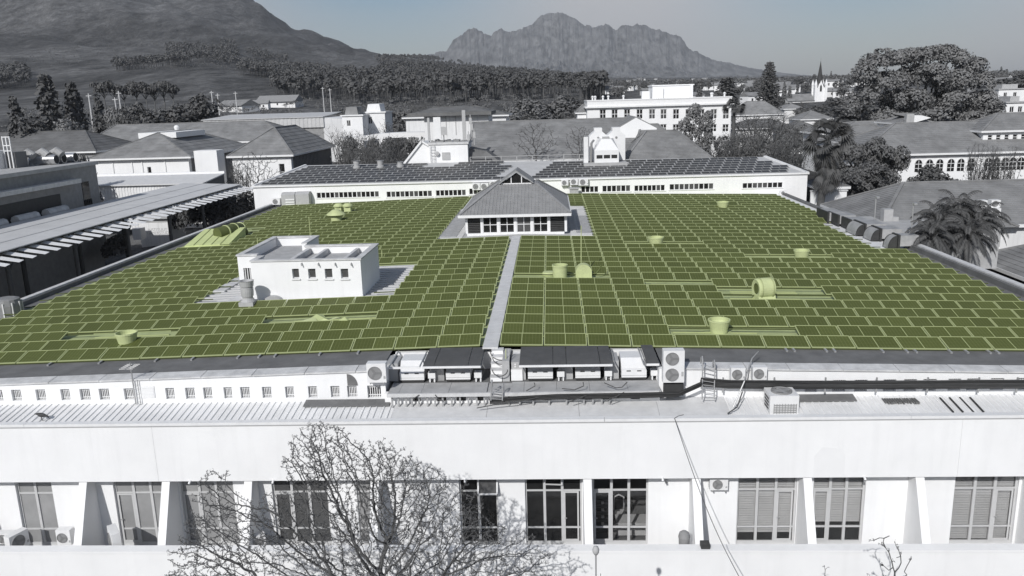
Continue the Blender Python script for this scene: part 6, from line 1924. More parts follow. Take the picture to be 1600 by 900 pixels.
g.prism([(446.3, ze), (459.7, ze), (453, zr)], 'x', x0, x1); g.build('nave_roof', TILE, t)
xg = A(1221, 150, 446).x
g = MB(); g.prism([(xg - 2.6, 8), (xg + 2.6, 8), (xg + 2.6, A(1221, 156, 446).z), (xg, A(1221, 145, 446).z), (xg - 2.6, A(1221, 156, 446).z)], 'y', 446, 448); g.build('porch_gable', WHITE, t)

# houses between the institute and the church, and at the right edge
for i, (p0, p1, te, tr, Y, m, lab) in enumerate(((1150, 1224, 179, 158, 260, TILE, 'broad tiled house right of the institute building'), (1226, 1256, 170, 160, 320, WHITE2, 'small white house below the church porch'), (1252, 1300, 186, 172, 240, TILE, 'grey roofed house below the church tower'), (1150, 1240, 200, 186, 215, TILED, 'dark roof among the bare trees'), (1230, 1290, 205, 188, 190, TILED, 'dark roof just left of the fan palm'))):
    hip_building('town_house', lab, A(p0, te, Y).x, A(p1, te, Y).x, Y, Y + 12, 8, A((p0 + p1) / 2, te, Y).z, A((p0 + p1) / 2, tr, Y + 6).z, 5, 5, 'x', .5, WHITE2, m if m is not WHITE2 else TILEL, 5, cat='house',
                 windows=[])
for i, (p0, p1, t0, bt, Y, lab) in enumerate(((1558, 1604, 139, 168, 300, 'white terraced house at the right edge by the giant tree'), (1543, 1562, 134, 158, 330, 'old grey gabled house at the right edge'), (1570, 1610, 160, 185, 240, 'low white house in front at the right edge'))):
    a, c = A(p0, bt, Y), A(p1, t0, Y)
    tt = thing('town_house', lab, 'house', ((a.x + c.x) / 2, Y, 9))
    ww = [(a.x + (c.x - a.x) * s - .6, c.z - 2.6, a.x + (c.x - a.x) * s + .6, c.z - 1.0) for s in (.25, .6)]
    g = MB(); wall_grid(g, a.x, c.x, 8, c.z, Y, .3, ww); g.box(a.x, Y + .303, 8, a.x + .3, Y + 10, c.z); g.box(c.x - .3, Y + .303, 8, c.x, Y + 10, c.z); g.build('wall', WHITE if i != 1 else CLAD, tt)
    for h_ in ww:
        simple_window(tt, *h_, Y + .1, TRIM, DARKG, 2, 1, .1)
    g = MB(); g.box(a.x - .3, Y - .4, c.z + .003, c.x + .3, Y + 10, c.z + .35); g.box(a.x + 2, Y + 2, c.z + .353, c.x - 2, Y + 8, c.z + 1.8); g.build('roof', LEDGE, tt)

# ------------------------------------------------------------------ left: brown building, ducts, open shed
t = thing('brown_building', 'grey brown brick building with silver ducts on its flat roof at the left', 'building', (-56, 70, 9))
HX = -47.6
rz0 = onx(0, 268, HX).z
Ye = onx(149, 256, HX).y
g = MB(); g.box(-72, 40, 8.5, HX, Ye, 18.547); g.build('wall', BROWN, t)
g = MB(); g.box(-72, 40, 18.55, HX + .25, Ye + .1, 18.9); g.build('roof', LEDGE, t)
g = MB(); g.box(HX - 1.2, 40, 18.1 - 1.0, HX + .9, Ye - 4.5, 17.5); g.build('canopy', COPING, t)
g = MB(); g.box(HX + .003, 40, 11.2, HX + .08, onx(92, 300, HX).y, 16.3); g.build('shaded_panel', DARK, t)  # dark recessed panel; the shade on this wall is put into its colour
q0, q1 = onx(129, 300, HX), onx(140, 300, HX)
g = MB(); g.box(HX + .003, q0.y, 13.9, HX + .06, q1.y, 17.0); w = g.build('window', DARKG, t)
g = MB()
for k in range(5):
    y = q0.y + (q1.y - q0.y) * k / 4; g.box(HX + .065, y - .05, 13.6, HX + .12, y + .05, 15.2)
for k in range(5):
    g.box(HX + .125, q0.y, 13.65 + k * .35, HX + .15, q1.y, 13.72 + k * .35)
g.build('grille', BLACK, w)
for i, (p0, py0, p1, py1) in enumerate(((50, 247, 88, 246), (60, 246, 100, 245), (72, 245, 118, 244))):
    s = A(p0, py0, 80 + i * 1.5); e = A(p1, py1, 80 + i * 1.5)
    s.z = e.z = 19.6
    tt = thing('silver_duct', ['silver roof duct nearest the frame on the brown building', 'middle silver roof duct on the brown building', 'right silver roof duct with open mouth on the brown building'][i], 'duct', (s.x, s.y, 18.9))
    g = MB(); g.tube([(s.x, s.y, 18.903), (s.x + .05, s.y, 19.25), (s.x + .5, s.y, 19.35), (s.x + 1.2, s.y, 19.4), (e.x, e.y, 19.4)], .5, 16); g.build('tube', mat('silver_sheet', .6, .28, 1.5, .12, metal=.7), tt)
    g = MB(); g.lathe([(.43, .01), (0, .01)], (e.x, e.y, 19.4), 16, 'x'); g.build('mouth', BLACK, tt)
s = A(14, 250, 76)
tt = thing('pipe_frame', 'white upright pipe frame on the roof of the brown building', 'frame', (s.x, 76, 18.9))
z1 = A(14, 213, 76).z
for dx in (-.35, 0, .35):
    g = MB(); g.box(s.x + dx - .04, 76, 18.903, s.x + dx + .04, 76.1, z1); g.build('post', ACW, tt)
for z in (z1 - .1, z1 - .9, z1 - 1.4):
    g = MB(); g.box(s.x - .37, 75.98, z, s.x + .37, 76.0, z + .08); g.build('rail', ACW, tt)
g = MB(); g.box(s.x - 1.2, 76.2, 18.903, s.x + .5, 78, 20.4); tag(g.build('plant_room', CLAD), 'grey plant box behind the white pipe frame', 'plant box')
g = MB(); g.box(s.x - 2.2, 75.2, 18.903, s.x - .5, 77, 20.6); tag(g.build('roof_box', ACW), 'white box at the left edge behind the ducts', 'plant box')
for k in range(3):
    c_ = A(32 + k * 13, 232, 79); g = MB(); g.tube([(c_.x, 79 + k, 18.903), (c_.x + .1, 79 + k, 19.9), (c_.x + .7, 79 + k, 20.2), (c_.x + 1.2, 79 + k, 19.8)], .42, 12)
    tag(g.build('bent_duct', DUCT), ['bent dark duct next to the white pipe frame', 'second bent dark duct from the white pipe frame', 'third bent dark duct from the white pipe frame'][k], 'duct')
# pale tanks lying in the gutter between the roofs
for i, (p0, y0, p1, y1) in enumerate(((-12, 358, 7, 350), (24, 347, 57, 338), (71, 331, 102, 324))):
    s, e = onx(p0, y0, -46.95), onx(p1, y1, -46.95)
    s.z = e.z = 14.85
    g = MB(); g.tube([s, e, e + Vector((0, .5, .0))], [.42, .42, .06], 8)
    tag(g.build('skylight_hood', COPING), ['pale pointed hood at the left edge above the shed roof', 'middle pale pointed hood above the shed roof', 'right pale pointed hood above the shed roof'][i], 'hood')
# open shed with long sheet roof on timber posts
t = thing('open_shed', 'long open shed with pale sheet roof on rough timber posts at the left', 'shed', (-42, 75, 9))
EX, UX = -38.9, -46.4
ze, zu = 14.45, 14.75
g = MB(); 
y = 40.0; i = 0
while y < 101:
    g = MB(); L = min(6.1, 101 - y)
    g.hexa([(UX, y, zu), (EX, y, ze), (EX, y + L - .02, ze), (UX, y + L - .02, zu), (UX, y, zu + .07), (EX, y, ze + .07), (EX, y + L - .02, ze + .07), (UX, y + L - .02, zu + .07)]); g.build('roof_sheet', SHED, t)
    y += L; i += 1
g = MB(); x = EX - .6
for k in range(2):
    xx = UX + (EX - UX) * (.35 + .35 * k); zz = zu + (ze - zu) * (.35 + .35 * k); g.box(xx - .05, 40, zz + .073, xx + .05, 101, zz + .10)
g.build('roof_seam', CORRG, t)
y = 42.0; proto_s = None
while y < 101:
    g = MB(); g.hexa([(EX - .4, y, ze - .25), (EX + 1.75, y, ze - .58), (EX + 1.75, y + .55, ze - .54), (EX - .4, y + .55, ze - .17), (EX - .4, y, ze - .21), (EX + 1.75, y, ze - .58), (EX + 1.75, y + .55, ze - .50), (EX - .4, y + .55, ze - .13)]); g.build('eave_slat', CORR, t)
    y += 1.5
for i, (px, py) in enumerate(((22, 477), (124, 435), (204, 402), (268, 376), (319, 350))):
    p = onx(px, py, -39.6)
    g = MB(); g.tube([(-39.6, p.y, 6.0), (-39.6, p.y, 14.3)], [.21, .16], 10); g.build('post', TIMBER, t)
    for s in (-1, 1):
        g = MB(); g.tube([(-39.6, p.y, 12.7), (-39.2 - (.2 if s > 0 else -.2), p.y + s * 1.5, 14.35)], .08, 7); g.build('brace', TIMBER, t)
    if i < 4:
        g = MB(); g.tube([(-45.6, p.y + 2, 6.0), (-45.6, p.y + 2, 14.5)], .2, 8); g.build('post', TIMBER, t)
g = MB(); g.box(-39.75, 41, 14.12, -39.5, 101, 14.33); g.build('beam', TIMBER, t)
g = MB(); g.box(-47.597, 40, 6, -47.1, 82, 13.6); tag(g.build('back_wall', BROWN), 'dark brick wall at the back of the open shed', 'wall')
# white store with faded lettering under it
a, c = A(224, 384, 98), A(262, 341, 98)
t = thing('white_store', 'white store with faded lettering seen under the open shed', 'store', ((a.x + c.x) / 2, 98, 8.5))
g = MB(); g.box(a.x - .2, 98, 6, c.x + .2, 102, c.z); g.build('wall', WHITE2, t)
g = MB(); g.hexa([(a.x - .5, 97.5, c.z + .003), (c.x + .5, 97.5, c.z + .003), (c.x + .5, 102.5, c.z + .003), (a.x - .5, 102.5, c.z + .003), (a.x - .5, 97.5, c.z + .2), (c.x + .5, 97.5, c.z + .2), (c.x + .5, 101, c.z + 1.0), (a.x - .5, 101, c.z + 1.0)]); g.build('roof', LEDGE, t)
g = MB(); g.box(a.x - .2, 97.94, c.z - .45, c.x + .2, 97.997, c.z - .25); g.build('band', ACG, t)
for txt, py, sz, w in (('INSTITUUT', 361, .5, 0), ('R KAMERSTUDIE', 366, .5, 0)):
    p = A(246, py, 97.95)
    cu = bpy.data.curves.new('sign_lettering', 'FONT'); cu.body = txt; cu.size = sz; cu.align_x = 'CENTER'; cu.extrude = .004
    o = bpy.data.objects.new('sign_lettering', cu); C.objects.link(o); o.parent = t
    o.location = (p.x - (a.x + c.x) / 2, -.01, p.z - 8.5); o.rotation_euler = (math.pi / 2, 0, 0)
    me = bpy.data.meshes.new_from_object(o.evaluated_get(bpy.context.evaluated_depsgraph_get()))
    M_ = o.location.copy(), o.rotation_euler.copy()
    bpy.data.objects.remove(o)
    o = bpy.data.objects.new('lettering', me); C.objects.link(o); o.parent = t; o.location, o.rotation_euler = M_
    me.materials.append(mat('faded_paint', .42, .9, 4, .1)); o['kind'] = 'stuff'
a2, c2 = A(208, 372, 96), A(219, 357, 96)
g = MB(); g.box(a2.x, 96, 8.5, c2.x, 97.2, c2.z); tag(g.build('site_cabinet', ACW), 'white cabinet beside the store under the open shed', 'cabinet')
# timber bin at the left edge of the roof
q = onz(5, 492, 12.4)
t = thing('timber_drum', 'stacked grey drum standing at the left edge of the roof', 'drum', (q.x, q.y + .5, 11.9))
g = MB(); g.lathe([(.75, 0), (.78, 1.0), (.7, 1.35), (.5, 1.42), (0, 1.42)], n=16); g.build('body', FANG, t, local=True)
for k in range(10):
    a_ = k * .628; g = MB(); g.box(.76 * math.cos(a_) - .04, .76 * math.sin(a_) - .04, .02, .76 * math.cos(a_) + .04, .76 * math.sin(a_) + .04, 1.2); g.build('stave', COPING, t, local=True)
# far low walls, hillside houses and sheds
TOWN = []
def far_house(px, py, d, w, h, label, roofm=None, group=None):
    dx, dy = direction(px)
    x, y = dx * d, dy * d
    z = ground(x, y, True)
    tt = thing('hillside_house', label, 'house', (x, y, z), random.uniform(-.5, .5), group)
    g = MB(); g.box(-w / 2, -w * .3, -2, w / 2, w * .3, h); g.build('wall', WHITE if random.random() < .75 else WHITE2, tt, local=True)
    g = MB(); g.prism([(-w * .35, h + .003), (w * .35, h + .003), (0, h + w * .16)], 'x', -w / 2 - .3, w / 2 + .3); g.build('roof', roofm or (TILE if random.random() < .7 else TILEL), tt, local=True)
    g = MB()
    for s in (-.28, .05, .3):
        g.box(w * s - .5, -w * .3 - .05, h * .35, w * s + .5, -w * .3 - .01, h * .75)
    g.build('window', DARK, tt, local=True)
for i in range(95):
    px = random.uniform(945, 1345) if i < 75 else random.uniform(1500, 1640)
    far_house(px, 0, random.choice((520, 640, 800, 1000, 1300, 1700, 2200)) * random.uniform(.85, 1.15), random.uniform(9, 17), random.uniform(3, 5), 'small white town house among the trees on the plain', group='white houses scattered over the plain')
for px, d, w, lab in ((372, 520, 22, 'long white shed at the foot of the grassy hill'), (403, 540, 14, 'low white cottage right of the long shed on the hill'), (438, 560, 26, 'pair of white sheds below the plantation'), (1205, 1300, 30, 'long white farm building below the ridge')):
    far_house(px, 0, d, w, 3.2, lab)

# ------------------------------------------------------------------ vegetation
def leaves(b, lobes, n, size, m=0, flat=.6, shell=.45, droop=0.0, aspect=1.7):
    """n small leaf-clump quads spread through ellipsoid lobes [(centre, radii)]"""
    lob = np.array([[*c, *r] for c, r in lobes], float)
    w = (lob[:, 3] * lob[:, 4] * lob[:, 5]) ** (2 / 3); w /= w.sum()
    k = RNG.choice(len(lob), n, p=w)
    d = RNG.normal(size=(n, 3)); d /= np.linalg.norm(d, axis=1)[:, None]
    # clump the leaves so that gaps and tufts appear
    cl = RNG.integers(0, 24, n)
    cd = RNG.normal(size=(len(lob), 24, 3)); cd /= np.linalg.norm(cd, axis=2)[:, :, None]
    cd[:, :, 2] = np.where(cd[:, :, 2] < -.55, -cd[:, :, 2], cd[:, :, 2])
    d = cd[k, cl] + d * .42; d /= np.linalg.norm(d, axis=1)[:, None]
    r = shell + (1.08 - shell) * RNG.random(n) ** .6
    p = lob[k, :3] + d * lob[k, 3:] * r[:, None]
    nm = d + RNG.normal(size=(n, 3)) * flat; nm[:, 2] += .25
    nm /= np.linalg.norm(nm, axis=1)[:, None]
    t = np.cross(nm, RNG.normal(size=(n, 3)))
    if droop:
        t = t * (1 - droop); t[:, 2] -= droop
        t -= nm * (t * nm).sum(1)[:, None]
    t /= np.linalg.norm(t, axis=1)[:, None] + 1e-9
    bt = np.cross(nm, t)
    s = size * (.6 + .8 * RNG.random(n))[:, None]
    t, bt = t * s * aspect * .5, bt * s * .5
    i0 = len(b.v)
    V = np.stack([p - t - bt * .3, p + bt, p + t + bt * .2, p - bt], 1).reshape(-1, 3)
    b.v += list(map(tuple, V.tolist()))
    b.f += [(i0 + 4 * q, i0 + 4 * q + 1, i0 + 4 * q + 2, i0 + 4 * q + 3) for q in range(n)]
    b.m += [m] * n

def limbs(b, h, r, n, spread, m=0, start=.3, rnd=random):
    b.tube([(0, 0, -1), (0, 0, h * start * .5), (rnd.uniform(-.1, .1) * h * .2, rnd.uniform(-.1, .1) * h * .2, h * start), (0, 0, h * .75)], [r * 1.15, r, r * .8, r * .25], 7, m)
    for k in range(n):
        a = k * 2.4 + rnd.uniform(-.3, .3); s = start + (.8 - start) * k / n * .7
        L = spread * rnd.uniform(.6, 1)
        p0 = Vector((0, 0, h * s))
        p1 = p0 + Vector((math.cos(a) * L * .45, math.sin(a) * L * .45, h * .12)); p2 = p0 + Vector((math.cos(a) * L * .8, math.sin(a) * L * .8, h * rnd.uniform(.2, .34)))
        b.tube([p0, p1, p2], [r * .45, r * .3, r * .1], 5, m)

def make_tree(kind, seed):
    """returns (trunk MB, crown MB) about 1 unit high at the origin"""
    rnd = random.Random(seed)
    tb, cb = MB(), MB()
    if kind == 'round':
        limbs(tb, 1, .035, 6, .34, start=.22, rnd=rnd)
        lob = [((rnd.uniform(-.22, .22), rnd.uniform(-.22, .22), rnd.uniform(.45, .82)), (rnd.uniform(.14, .24), rnd.uniform(.14, .24), rnd.uniform(.11, .19))) for _ in range(9)] + [((0, 0, .55), (.3, .3, .28))]
        leaves(cb, lob, 3200, .034)
    elif kind == 'bush':
        limbs(tb, 1, .03, 5, .4, start=.12, rnd=rnd)
        lob = [((rnd.uniform(-.3, .3), rnd.uniform(-.3, .3), rnd.uniform(.25, .72)), (rnd.uniform(.18, .28), rnd.uniform(.18, .28), rnd.uniform(.16, .27))) for _ in range(8)]
        leaves(cb, lob, 2800, .04)
    elif kind == 'conifer':
        tb.tube([(0, 0, -.1), (0, 0, .5), (0, 0, .98)], [.03, .02, .004], 6)
        for k in range(15):
            z = .12 + .85 * k / 15; R = .24 * (1 - z) ** .8 + .02
            for j in range(6):
                a = j * 1.05 + k * .6 + rnd.uniform(-.2, .2); L = R * rnd.uniform(.75, 1.15)
                leaves(cb, [((math.cos(a) * L * .6, math.sin(a) * L * .6, z - L * .12), (L * .45 * abs(math.cos(a)) + .035, L * .45 * abs(math.sin(a)) + .035, .035))], 14, .04, shell=.1)
    elif kind == 'cypress':
        tb.tube([(0, 0, -.1), (0, 0, .6)], [.025, .012], 6)
        leaves(cb, [((0, 0, .2 + .1 * k), (.11 * math.sin(math.pi * (.25 + .09 * k)) + .01, .11 * math.sin(math.pi * (.25 + .09 * k)) + .01, .11)) for k in range(8)], 700, .04)
    elif kind == 'umbrella':
        tb.tube([(0, 0, -.1), (.02, 0, .4), (0, .02, .75)], [.028, .022, .016], 6)
        for j in range(5):
            a = j * 1.26; tb.tube([(0, 0, .62), (math.cos(a) * .18, math.sin(a) * .18, .78)], [.014, .006], 4)
        leaves(cb, [((rnd.uniform(-.28, .28), rnd.uniform(-.28, .28), rnd.uniform(.78, .9)), (.17, .17, .075)) for _ in range(9)], 900, .05)
    elif kind == 'poplar':
        limbs(tb, 1, .03, 5, .16, start=.15, rnd=rnd)
        lob = [((rnd.uniform(-.09, .09), rnd.uniform(-.09, .09), z), (.14, .14, .13)) for z in (.2, .3, .42, .52, .64, .74, .84, .92)]
        leaves(cb, lob, 4200, .022)
    elif kind == 'willow':
        limbs(tb, 1, .035, 7, .3, start=.2, rnd=rnd)
        lob = [((rnd.uniform(-.24, .24), rnd.uniform(-.24, .24), rnd.uniform(.3, .85)), (rnd.uniform(.12, .2), rnd.uniform(.12, .2), rnd.uniform(.12, .22))) for _ in range(12)]
        leaves(cb, lob, 9000, .020, droop=.7, aspect=2.6)
    elif kind == 'thicket':
        for k in range(26):
            a = rnd.uniform(0, 6.28); R = rnd.uniform(0, .12)
            p = Vector((math.cos(a) * R, math.sin(a) * R, 0)); 
            for _ in range(3):
                q = p + Vector((math.cos(a) * rnd.uniform(.02, .14), math.sin(a) * rnd.uniform(.02, .14), rnd.uniform(.2, .34)))
                tb.tube([p, q], [.008, .005], 4)
                for _ in range(5):
                    w = q + Vector((rnd.uniform(-.13, .13), rnd.uniform(-.13, .13), rnd.uniform(.04, .2)))
                    cb.tube([q, w], [.0035, .0015], 3, caps=False)
                    for _ in range(3):
                        u = w + Vector((rnd.uniform(-.06, .06), rnd.uniform(-.06, .06), rnd.uniform(-.02, .08))); cb.tube([w, u], [.002, .001], 3, caps=False)
                p = q; a += rnd.uniform(-.8, .8)
        leaves(cb, [((0, 0, .6), (.42, .42, .35))], 260, .022)
    return tb, cb
PROTO = {}
BARKS = {'thicket': TWIG}
LEAFS = {'round': LEAF, 'bush': LEAF, 'conifer': LEAFD, 'cypress': LEAFD, 'umbrella': LEAFD, 'poplar': LEAFL, 'willow': LEAF, 'thicket': TWIG}
NAMES = {'round': 'broadleaf_tree', 'bush': 'bushy_tree', 'conifer': 'conifer_tree', 'cypress': 'cypress_tree', 'umbrella': 'umbrella_pine', 'poplar': 'poplar_tree', 'willow': 'willow_tree', 'thicket': 'leafless_tree'}
def tree_meshes(kind, var):
    k = (kind, var)
    if k not in PROTO:
        tb, cb = make_tree(kind, hash(kind) % 97 + var * 13 if False else sum(map(ord, kind)) + var * 13)
        t = tb.build('trunk', BARKD if kind != 'thicket' else TWIG, smooth=True); c = cb.build('crown', LEAFS[kind])
        PROTO[k] = (t.data, c.data)
        bpy.data.objects.remove(t); bpy.data.objects.remove(c)
    return PROTO[k]
def tree(kind, x, y, z, h, w, label, group=None, leaf=None, var=None):
    """h high, w wide: scale of the unit tree (about .6 wide)"""
    var = random.randrange(3) if var is None else var
    t = thing(NAMES[kind], label, 'tree', (x, y, z), random.uniform(0, 6.28), group)
    tm, cm = tree_meshes(kind, var)
    nat = {'round': .8, 'bush': 1.0, 'conifer': .5, 'cypress': .25, 'umbrella': .85, 'poplar': .45, 'willow': .8, 'thicket': .85}[kind]
    s = w / nat
    t.scale = (s, s, h)
    for nm, me in (('trunk', tm), ('crown', cm)):
        o = bpy.data.objects.new(nm, me); C.objects.link(o); o.parent = t
        if nm == 'crown' and leaf is not None:
            o.material_slots[0].link = 'OBJECT'; o.material_slots[0].material = leaf
    return t
def tree_px(kind, px, ytop, d, wpx, label, group=None, leaf=None, base=None, var=None):
    dx, dy = direction(px)
    x, y = dx * d, dy * d
    z = ground(x, y) if base is None else base
    top = CZ + d * slope_at(px, ytop)
    h = max(2.0, top - z)
    tree(kind, x, y, z - .3, h * 1.02, wpx * d * 1.04 / F_PX, label, group, leaf, var)

# named trees of the middle ground
L_ = [
 ('conifer', 78, 111, 300, 52, 'broad dark conifer at the left below the mountain', LEAFD),
 ('conifer', 117, 124, 310, 40, 'second dark conifer just right of the broad one at the left', LEAFD),
 ('cypress', 155, 148, 260, 20, 'narrow dark cypress left of the round dark trees', LEAFD),
 ('cypress', 24, 150, 260, 22, 'narrow dark cypress at the far left', LEAFD),
 ('bush', 55, 178, 190, 80, 'low dark tree over the silver ducts', LEAFD),
 ('bush', 122, 222, 118, 40, 'small grey bush between the brown building and the hipped roof', LEAF),
 ('round', 232, 158, 230, 66, 'dark rounded tree behind the flat pale ridge', LEAFD),
 ('round', 285, 146, 240, 95, 'big dark spreading tree left of the far hall', LEAFD),
 ('round', 205, 165, 225, 40, 'dark tree beside the tall cypress', LEAFD),
 ('round', 322, 160, 250, 50, 'dark tree at the end of the far hall', LEAFD),
 ('bush', 178, 165, 250, 50, 'pale scrubby tree right of the cypress', LEAFL),
 ('bush', 100, 182, 230, 60, 'pale scrubby tree under the conifers', LEAFL),
 ('bush', 885, 142, 330, 75, 'big dark bushy tree left of the institute building', LEAF),
 ('bush', 838, 152, 320, 80, 'grey bushy tree behind the big tiled roof', LEAF),
 ('round', 905, 148, 350, 60, 'dark tree just beside the small tiled roof end', LEAFD),
 ('bush', 800, 165, 260, 60, 'low grey tree above the ridge of the big tiled roof', LEAF),
 ('bush', 740, 160, 270, 50, 'dark tree behind the antennas', LEAFD),
 ('poplar', 1082, 168, 150, 36, 'tall pale poplar at the left of the pair before the institute building', LEAFL),
 ('poplar', 1103, 178, 148, 30, 'shorter poplar at the right of the pair before the institute building', LEAFL),
 ('willow', 1345, 210, 126, 76, 'tall willow like tree right of the fan palm', LEAF),
 ('willow', 1388, 213, 122, 78, 'second willow like tree beside the arched hall', LEAF),
 ('willow', 1322, 240, 128, 50, 'lower willow like tree behind the fan palm', LEAF),
 ('willow', 1362, 250, 117, 76, 'lowest willow like tree behind the tiled hip roof', LEAF),
 ('bush', 1475, 252, 112, 60, 'dark bush hiding the lower arched windows', LEAFD),
 ('bush', 1442, 266, 110, 42, 'small dark bush left below the arched windows', LEAFD),
 ('bush', 1512, 270, 111, 44, 'low dark bush right below the arched windows', LEAFD),
 ('bush', 1585, 278, 112, 34, 'low dark bush at the right end of the arched windows', LEAFD),
 ('conifer', 1135, 118, 420, 50, 'dark conifer behind the institute roof vents', LEAFD),
 ('round', 1326, 142, 360, 66, 'grey tree right of the church tower', LEAF),
 ('round', 1345, 160, 300, 90, 'dark tree at the left foot of the giant tree', LEAFD),
 ('bush', 1276, 162, 350, 46, 'dark bush at the foot of the church tower', LEAFD),
 ('bush', 1255, 166, 330, 40, 'dark bush in front of the church porch', LEAFD),
 ('round', 1530, 150, 260, 60, 'dark tree at the right foot of the giant tree', LEAFD),
 ('round', 1578, 114, 420, 70, 'dark tree above the white terraced house at the right edge', LEAFD),
 ('bush', 1515, 165, 250, 60, 'grey bush below the right of the giant tree', LEAF),
 ('bush', 1490, 168, 230, 70, 'dark bush under the giant tree behind the ridge', LEAF),
 ('bush', 1410, 160, 240, 80, 'dark bush under the left of the giant tree', LEAF),
 ('bush', 540, 208, 152, 46, 'grey leafy bush under the left end of the curved canopy', LEAFL),
 ('bush', 575, 212, 150, 44, 'grey leafy bush under the middle of the curved canopy', LEAFL),
 ('bush', 612, 210, 148, 46, 'grey leafy bush under the right part of the curved canopy', LEAF),
 ('bush', 648, 208, 151, 42, 'grey leafy bush between the canopy and the antenna block', LEAFL),
 ('bush', 592, 232, 138, 50, 'low grey bush behind the left half of the rear wing', LEAF),
 ('bush', 556, 240, 133, 44, 'low grey bush beside the clad hip roofed building', LEAFL),
 ('round', 520, 168, 240, 44, 'dark round tree behind the white houses at the left', LEAF),
 ('round', 618, 165, 235, 50, 'dark round tree behind the lift tower house', LEAF),
 ('bush', 1150, 206, 158, 50, 'grey leafy bush right of the institute building', LEAFL),
 ('bush', 1186, 202, 154, 50, 'grey leafy bush behind the right part of the rear wing', LEAF),
 ('bush', 1226, 206, 150, 50, 'grey leafy bush left of the tall fan palm', LEAFL),
 ('bush', 1206, 228, 132, 46, 'low grey bush over the right end of the dark array', LEAF),
 ('bush', 1130, 236, 128, 40, 'low grey bush at the foot of the shorter poplar', LEAFL),
 ('round', 1247, 190, 178, 40, 'grey tree before the house below the church tower', LEAF),
 ('thicket', 545, 205, 140, 70, 'leafless grey tree under the curved canopy', None),
 ('thicket', 590, 222, 130, 70, 'leafless tree right of the clad hip roofed building', None),
 ('thicket', 625, 196, 175, 70, 'leafless tree behind the curved canopy', None),
 ('thicket', 560, 232, 122, 60, 'leafless thicket behind the left of the rear wing', None),
 ('thicket', 612, 236, 120, 46, 'leafless thicket beside the white gable', None),
 ('thicket', 665, 160, 210, 60, 'leafless tree behind the antennas', None),
 ('thicket', 1165, 205, 135, 70, 'leafless tree behind the right part of the rear wing', None),
 ('thicket', 1210, 200, 140, 80, 'leafless tree left of the fan palm', None),
 ('thicket', 1128, 220, 130, 50, 'leafless tree at the foot of the poplars', None),
 ('thicket', 1240, 218, 128, 60, 'leafless thicket touching the fan palm', None),
 ('thicket', 1190, 178, 200, 90, 'leafless tree in front of the dark town roofs', None),
 ('thicket', 1545, 236, 114, 44, 'leafless small tree before the arched windows', None),
 ('thicket', 1580, 240, 115, 46, 'leafless small tree at the right end of the arched windows', None),
 ('thicket', 365, 258, 122, 40, 'small leafless tree left of the clad building', None),
]
for kind, px, yt, d, w, lab, lf in L_:
    tree_px(kind, px, yt, d, w, lab, None, lf)
# stone pines on the left rise
for i, px in enumerate((166, 182, 196, 216, 230, 244, 258, 272)):
    tree_px('umbrella', px, 126 + (i % 3) * 3, 430, 30, ORD[i].replace('front', 'first') + ' dark umbrella pine from the left in the row on the rise', 'umbrella pines on the left rise', LEAFD)
# scattered trees over the plain at the right, thinner with distance
n = 0
for i in range(115):
    px = random.uniform(935, 1345) if i < 88 else random.uniform(1480, 1660)
    d = random.choice((380, 450, 540, 650, 800, 1000)) * random.uniform(.85, 1.15)
    dx, dy = direction(px); x, y = dx * d, dy * d
    if abs(px - 1279) < 26 and d < 470:
        continue
    k = random.choice(('round', 'round', 'bush', 'bush', 'bush', 'conifer', 'cypress')) if d > 400 else 'bush'
    h = random.uniform(5, 10.5) * (1.2 if k in ('conifer', 'cypress') else 1)
    tree(k, x, y, ground(x, y) - .3, h, h * random.uniform(.7, 1.15) * (.5 if k == 'conifer' else .25 if k == 'cypress' else 1.1), {'round': 'rounded dark garden tree among the houses on the plain', 'bush': 'low spreading garden tree among the houses on the plain', 'conifer': 'pointed dark conifer among the houses on the plain', 'cypress': 'slim dark cypress among the houses on the plain'}[k], 'garden trees on the plain', random.choice((LEAF, LEAF, LEAFD, LEAFL)))
# filling trees between the roofs in the middle distance
for i in range(52):
    px = random.uniform(-40, 900); d = random.uniform(225, 330)
    if 500 < px < 620 and d < 250:
        continue
    dx, dy = direction(px); x, y = dx * d, dy * d; h = random.uniform(4, 8)
    tree(random.choice(('bush', 'bush', 'round', 'thicket')), x, y, ground(x, y) - .3, h, h * random.uniform(1.0, 1.5), 'low grey tree in the belt behind the campus roofs', 'belt of low trees behind the campus roofs', random.choice((LEAF, LEAFL, None)) if False else None)

# woods: plantation and hillside woods as one mass
def wood(name, label, spots_, leaf, nleaf=80):
    b = MB()
    for (x, y, z, h, w) in spots_:
        b.tube([(x, y, z - 1), (x, y, z + h * .62)], [h * .018, h * .012], 3, 0, caps=False)
        leaves(b, [((x + random.uniform(-.2, .2) * w, y, z + h * .72), (w * .42, w * .42, h * .26)), ((x, y + random.uniform(-.2, .2) * w, z + h * .88), (w * .3, w * .3, h * .13))], nleaf, h * .10, 1, shell=.2)
    tag(b.build(name, [BARKD, leaf]), label, kind='stuff')
def wood_spots(n, regions, hlo, hhi, asp):
    out = []
    tot = sum(r[-1] for r in regions)
    for r in regions:
        px0, px1, d0, d1, share = r
        for _ in range(int(n * share / tot)):
            px = random.uniform(px0, px1); d = random.uniform(d0, d1)
            dx, dy = direction(px); x, y = dx * d, dy * d
            if mnoise.noise(Vector((x * .02, y * .02, 2.0))) < -.28:
                continue
            h = random.uniform(hlo, hhi); out.append((x, y, ground(x, y), h, h * asp * random.uniform(.8, 1.2)))
    return out
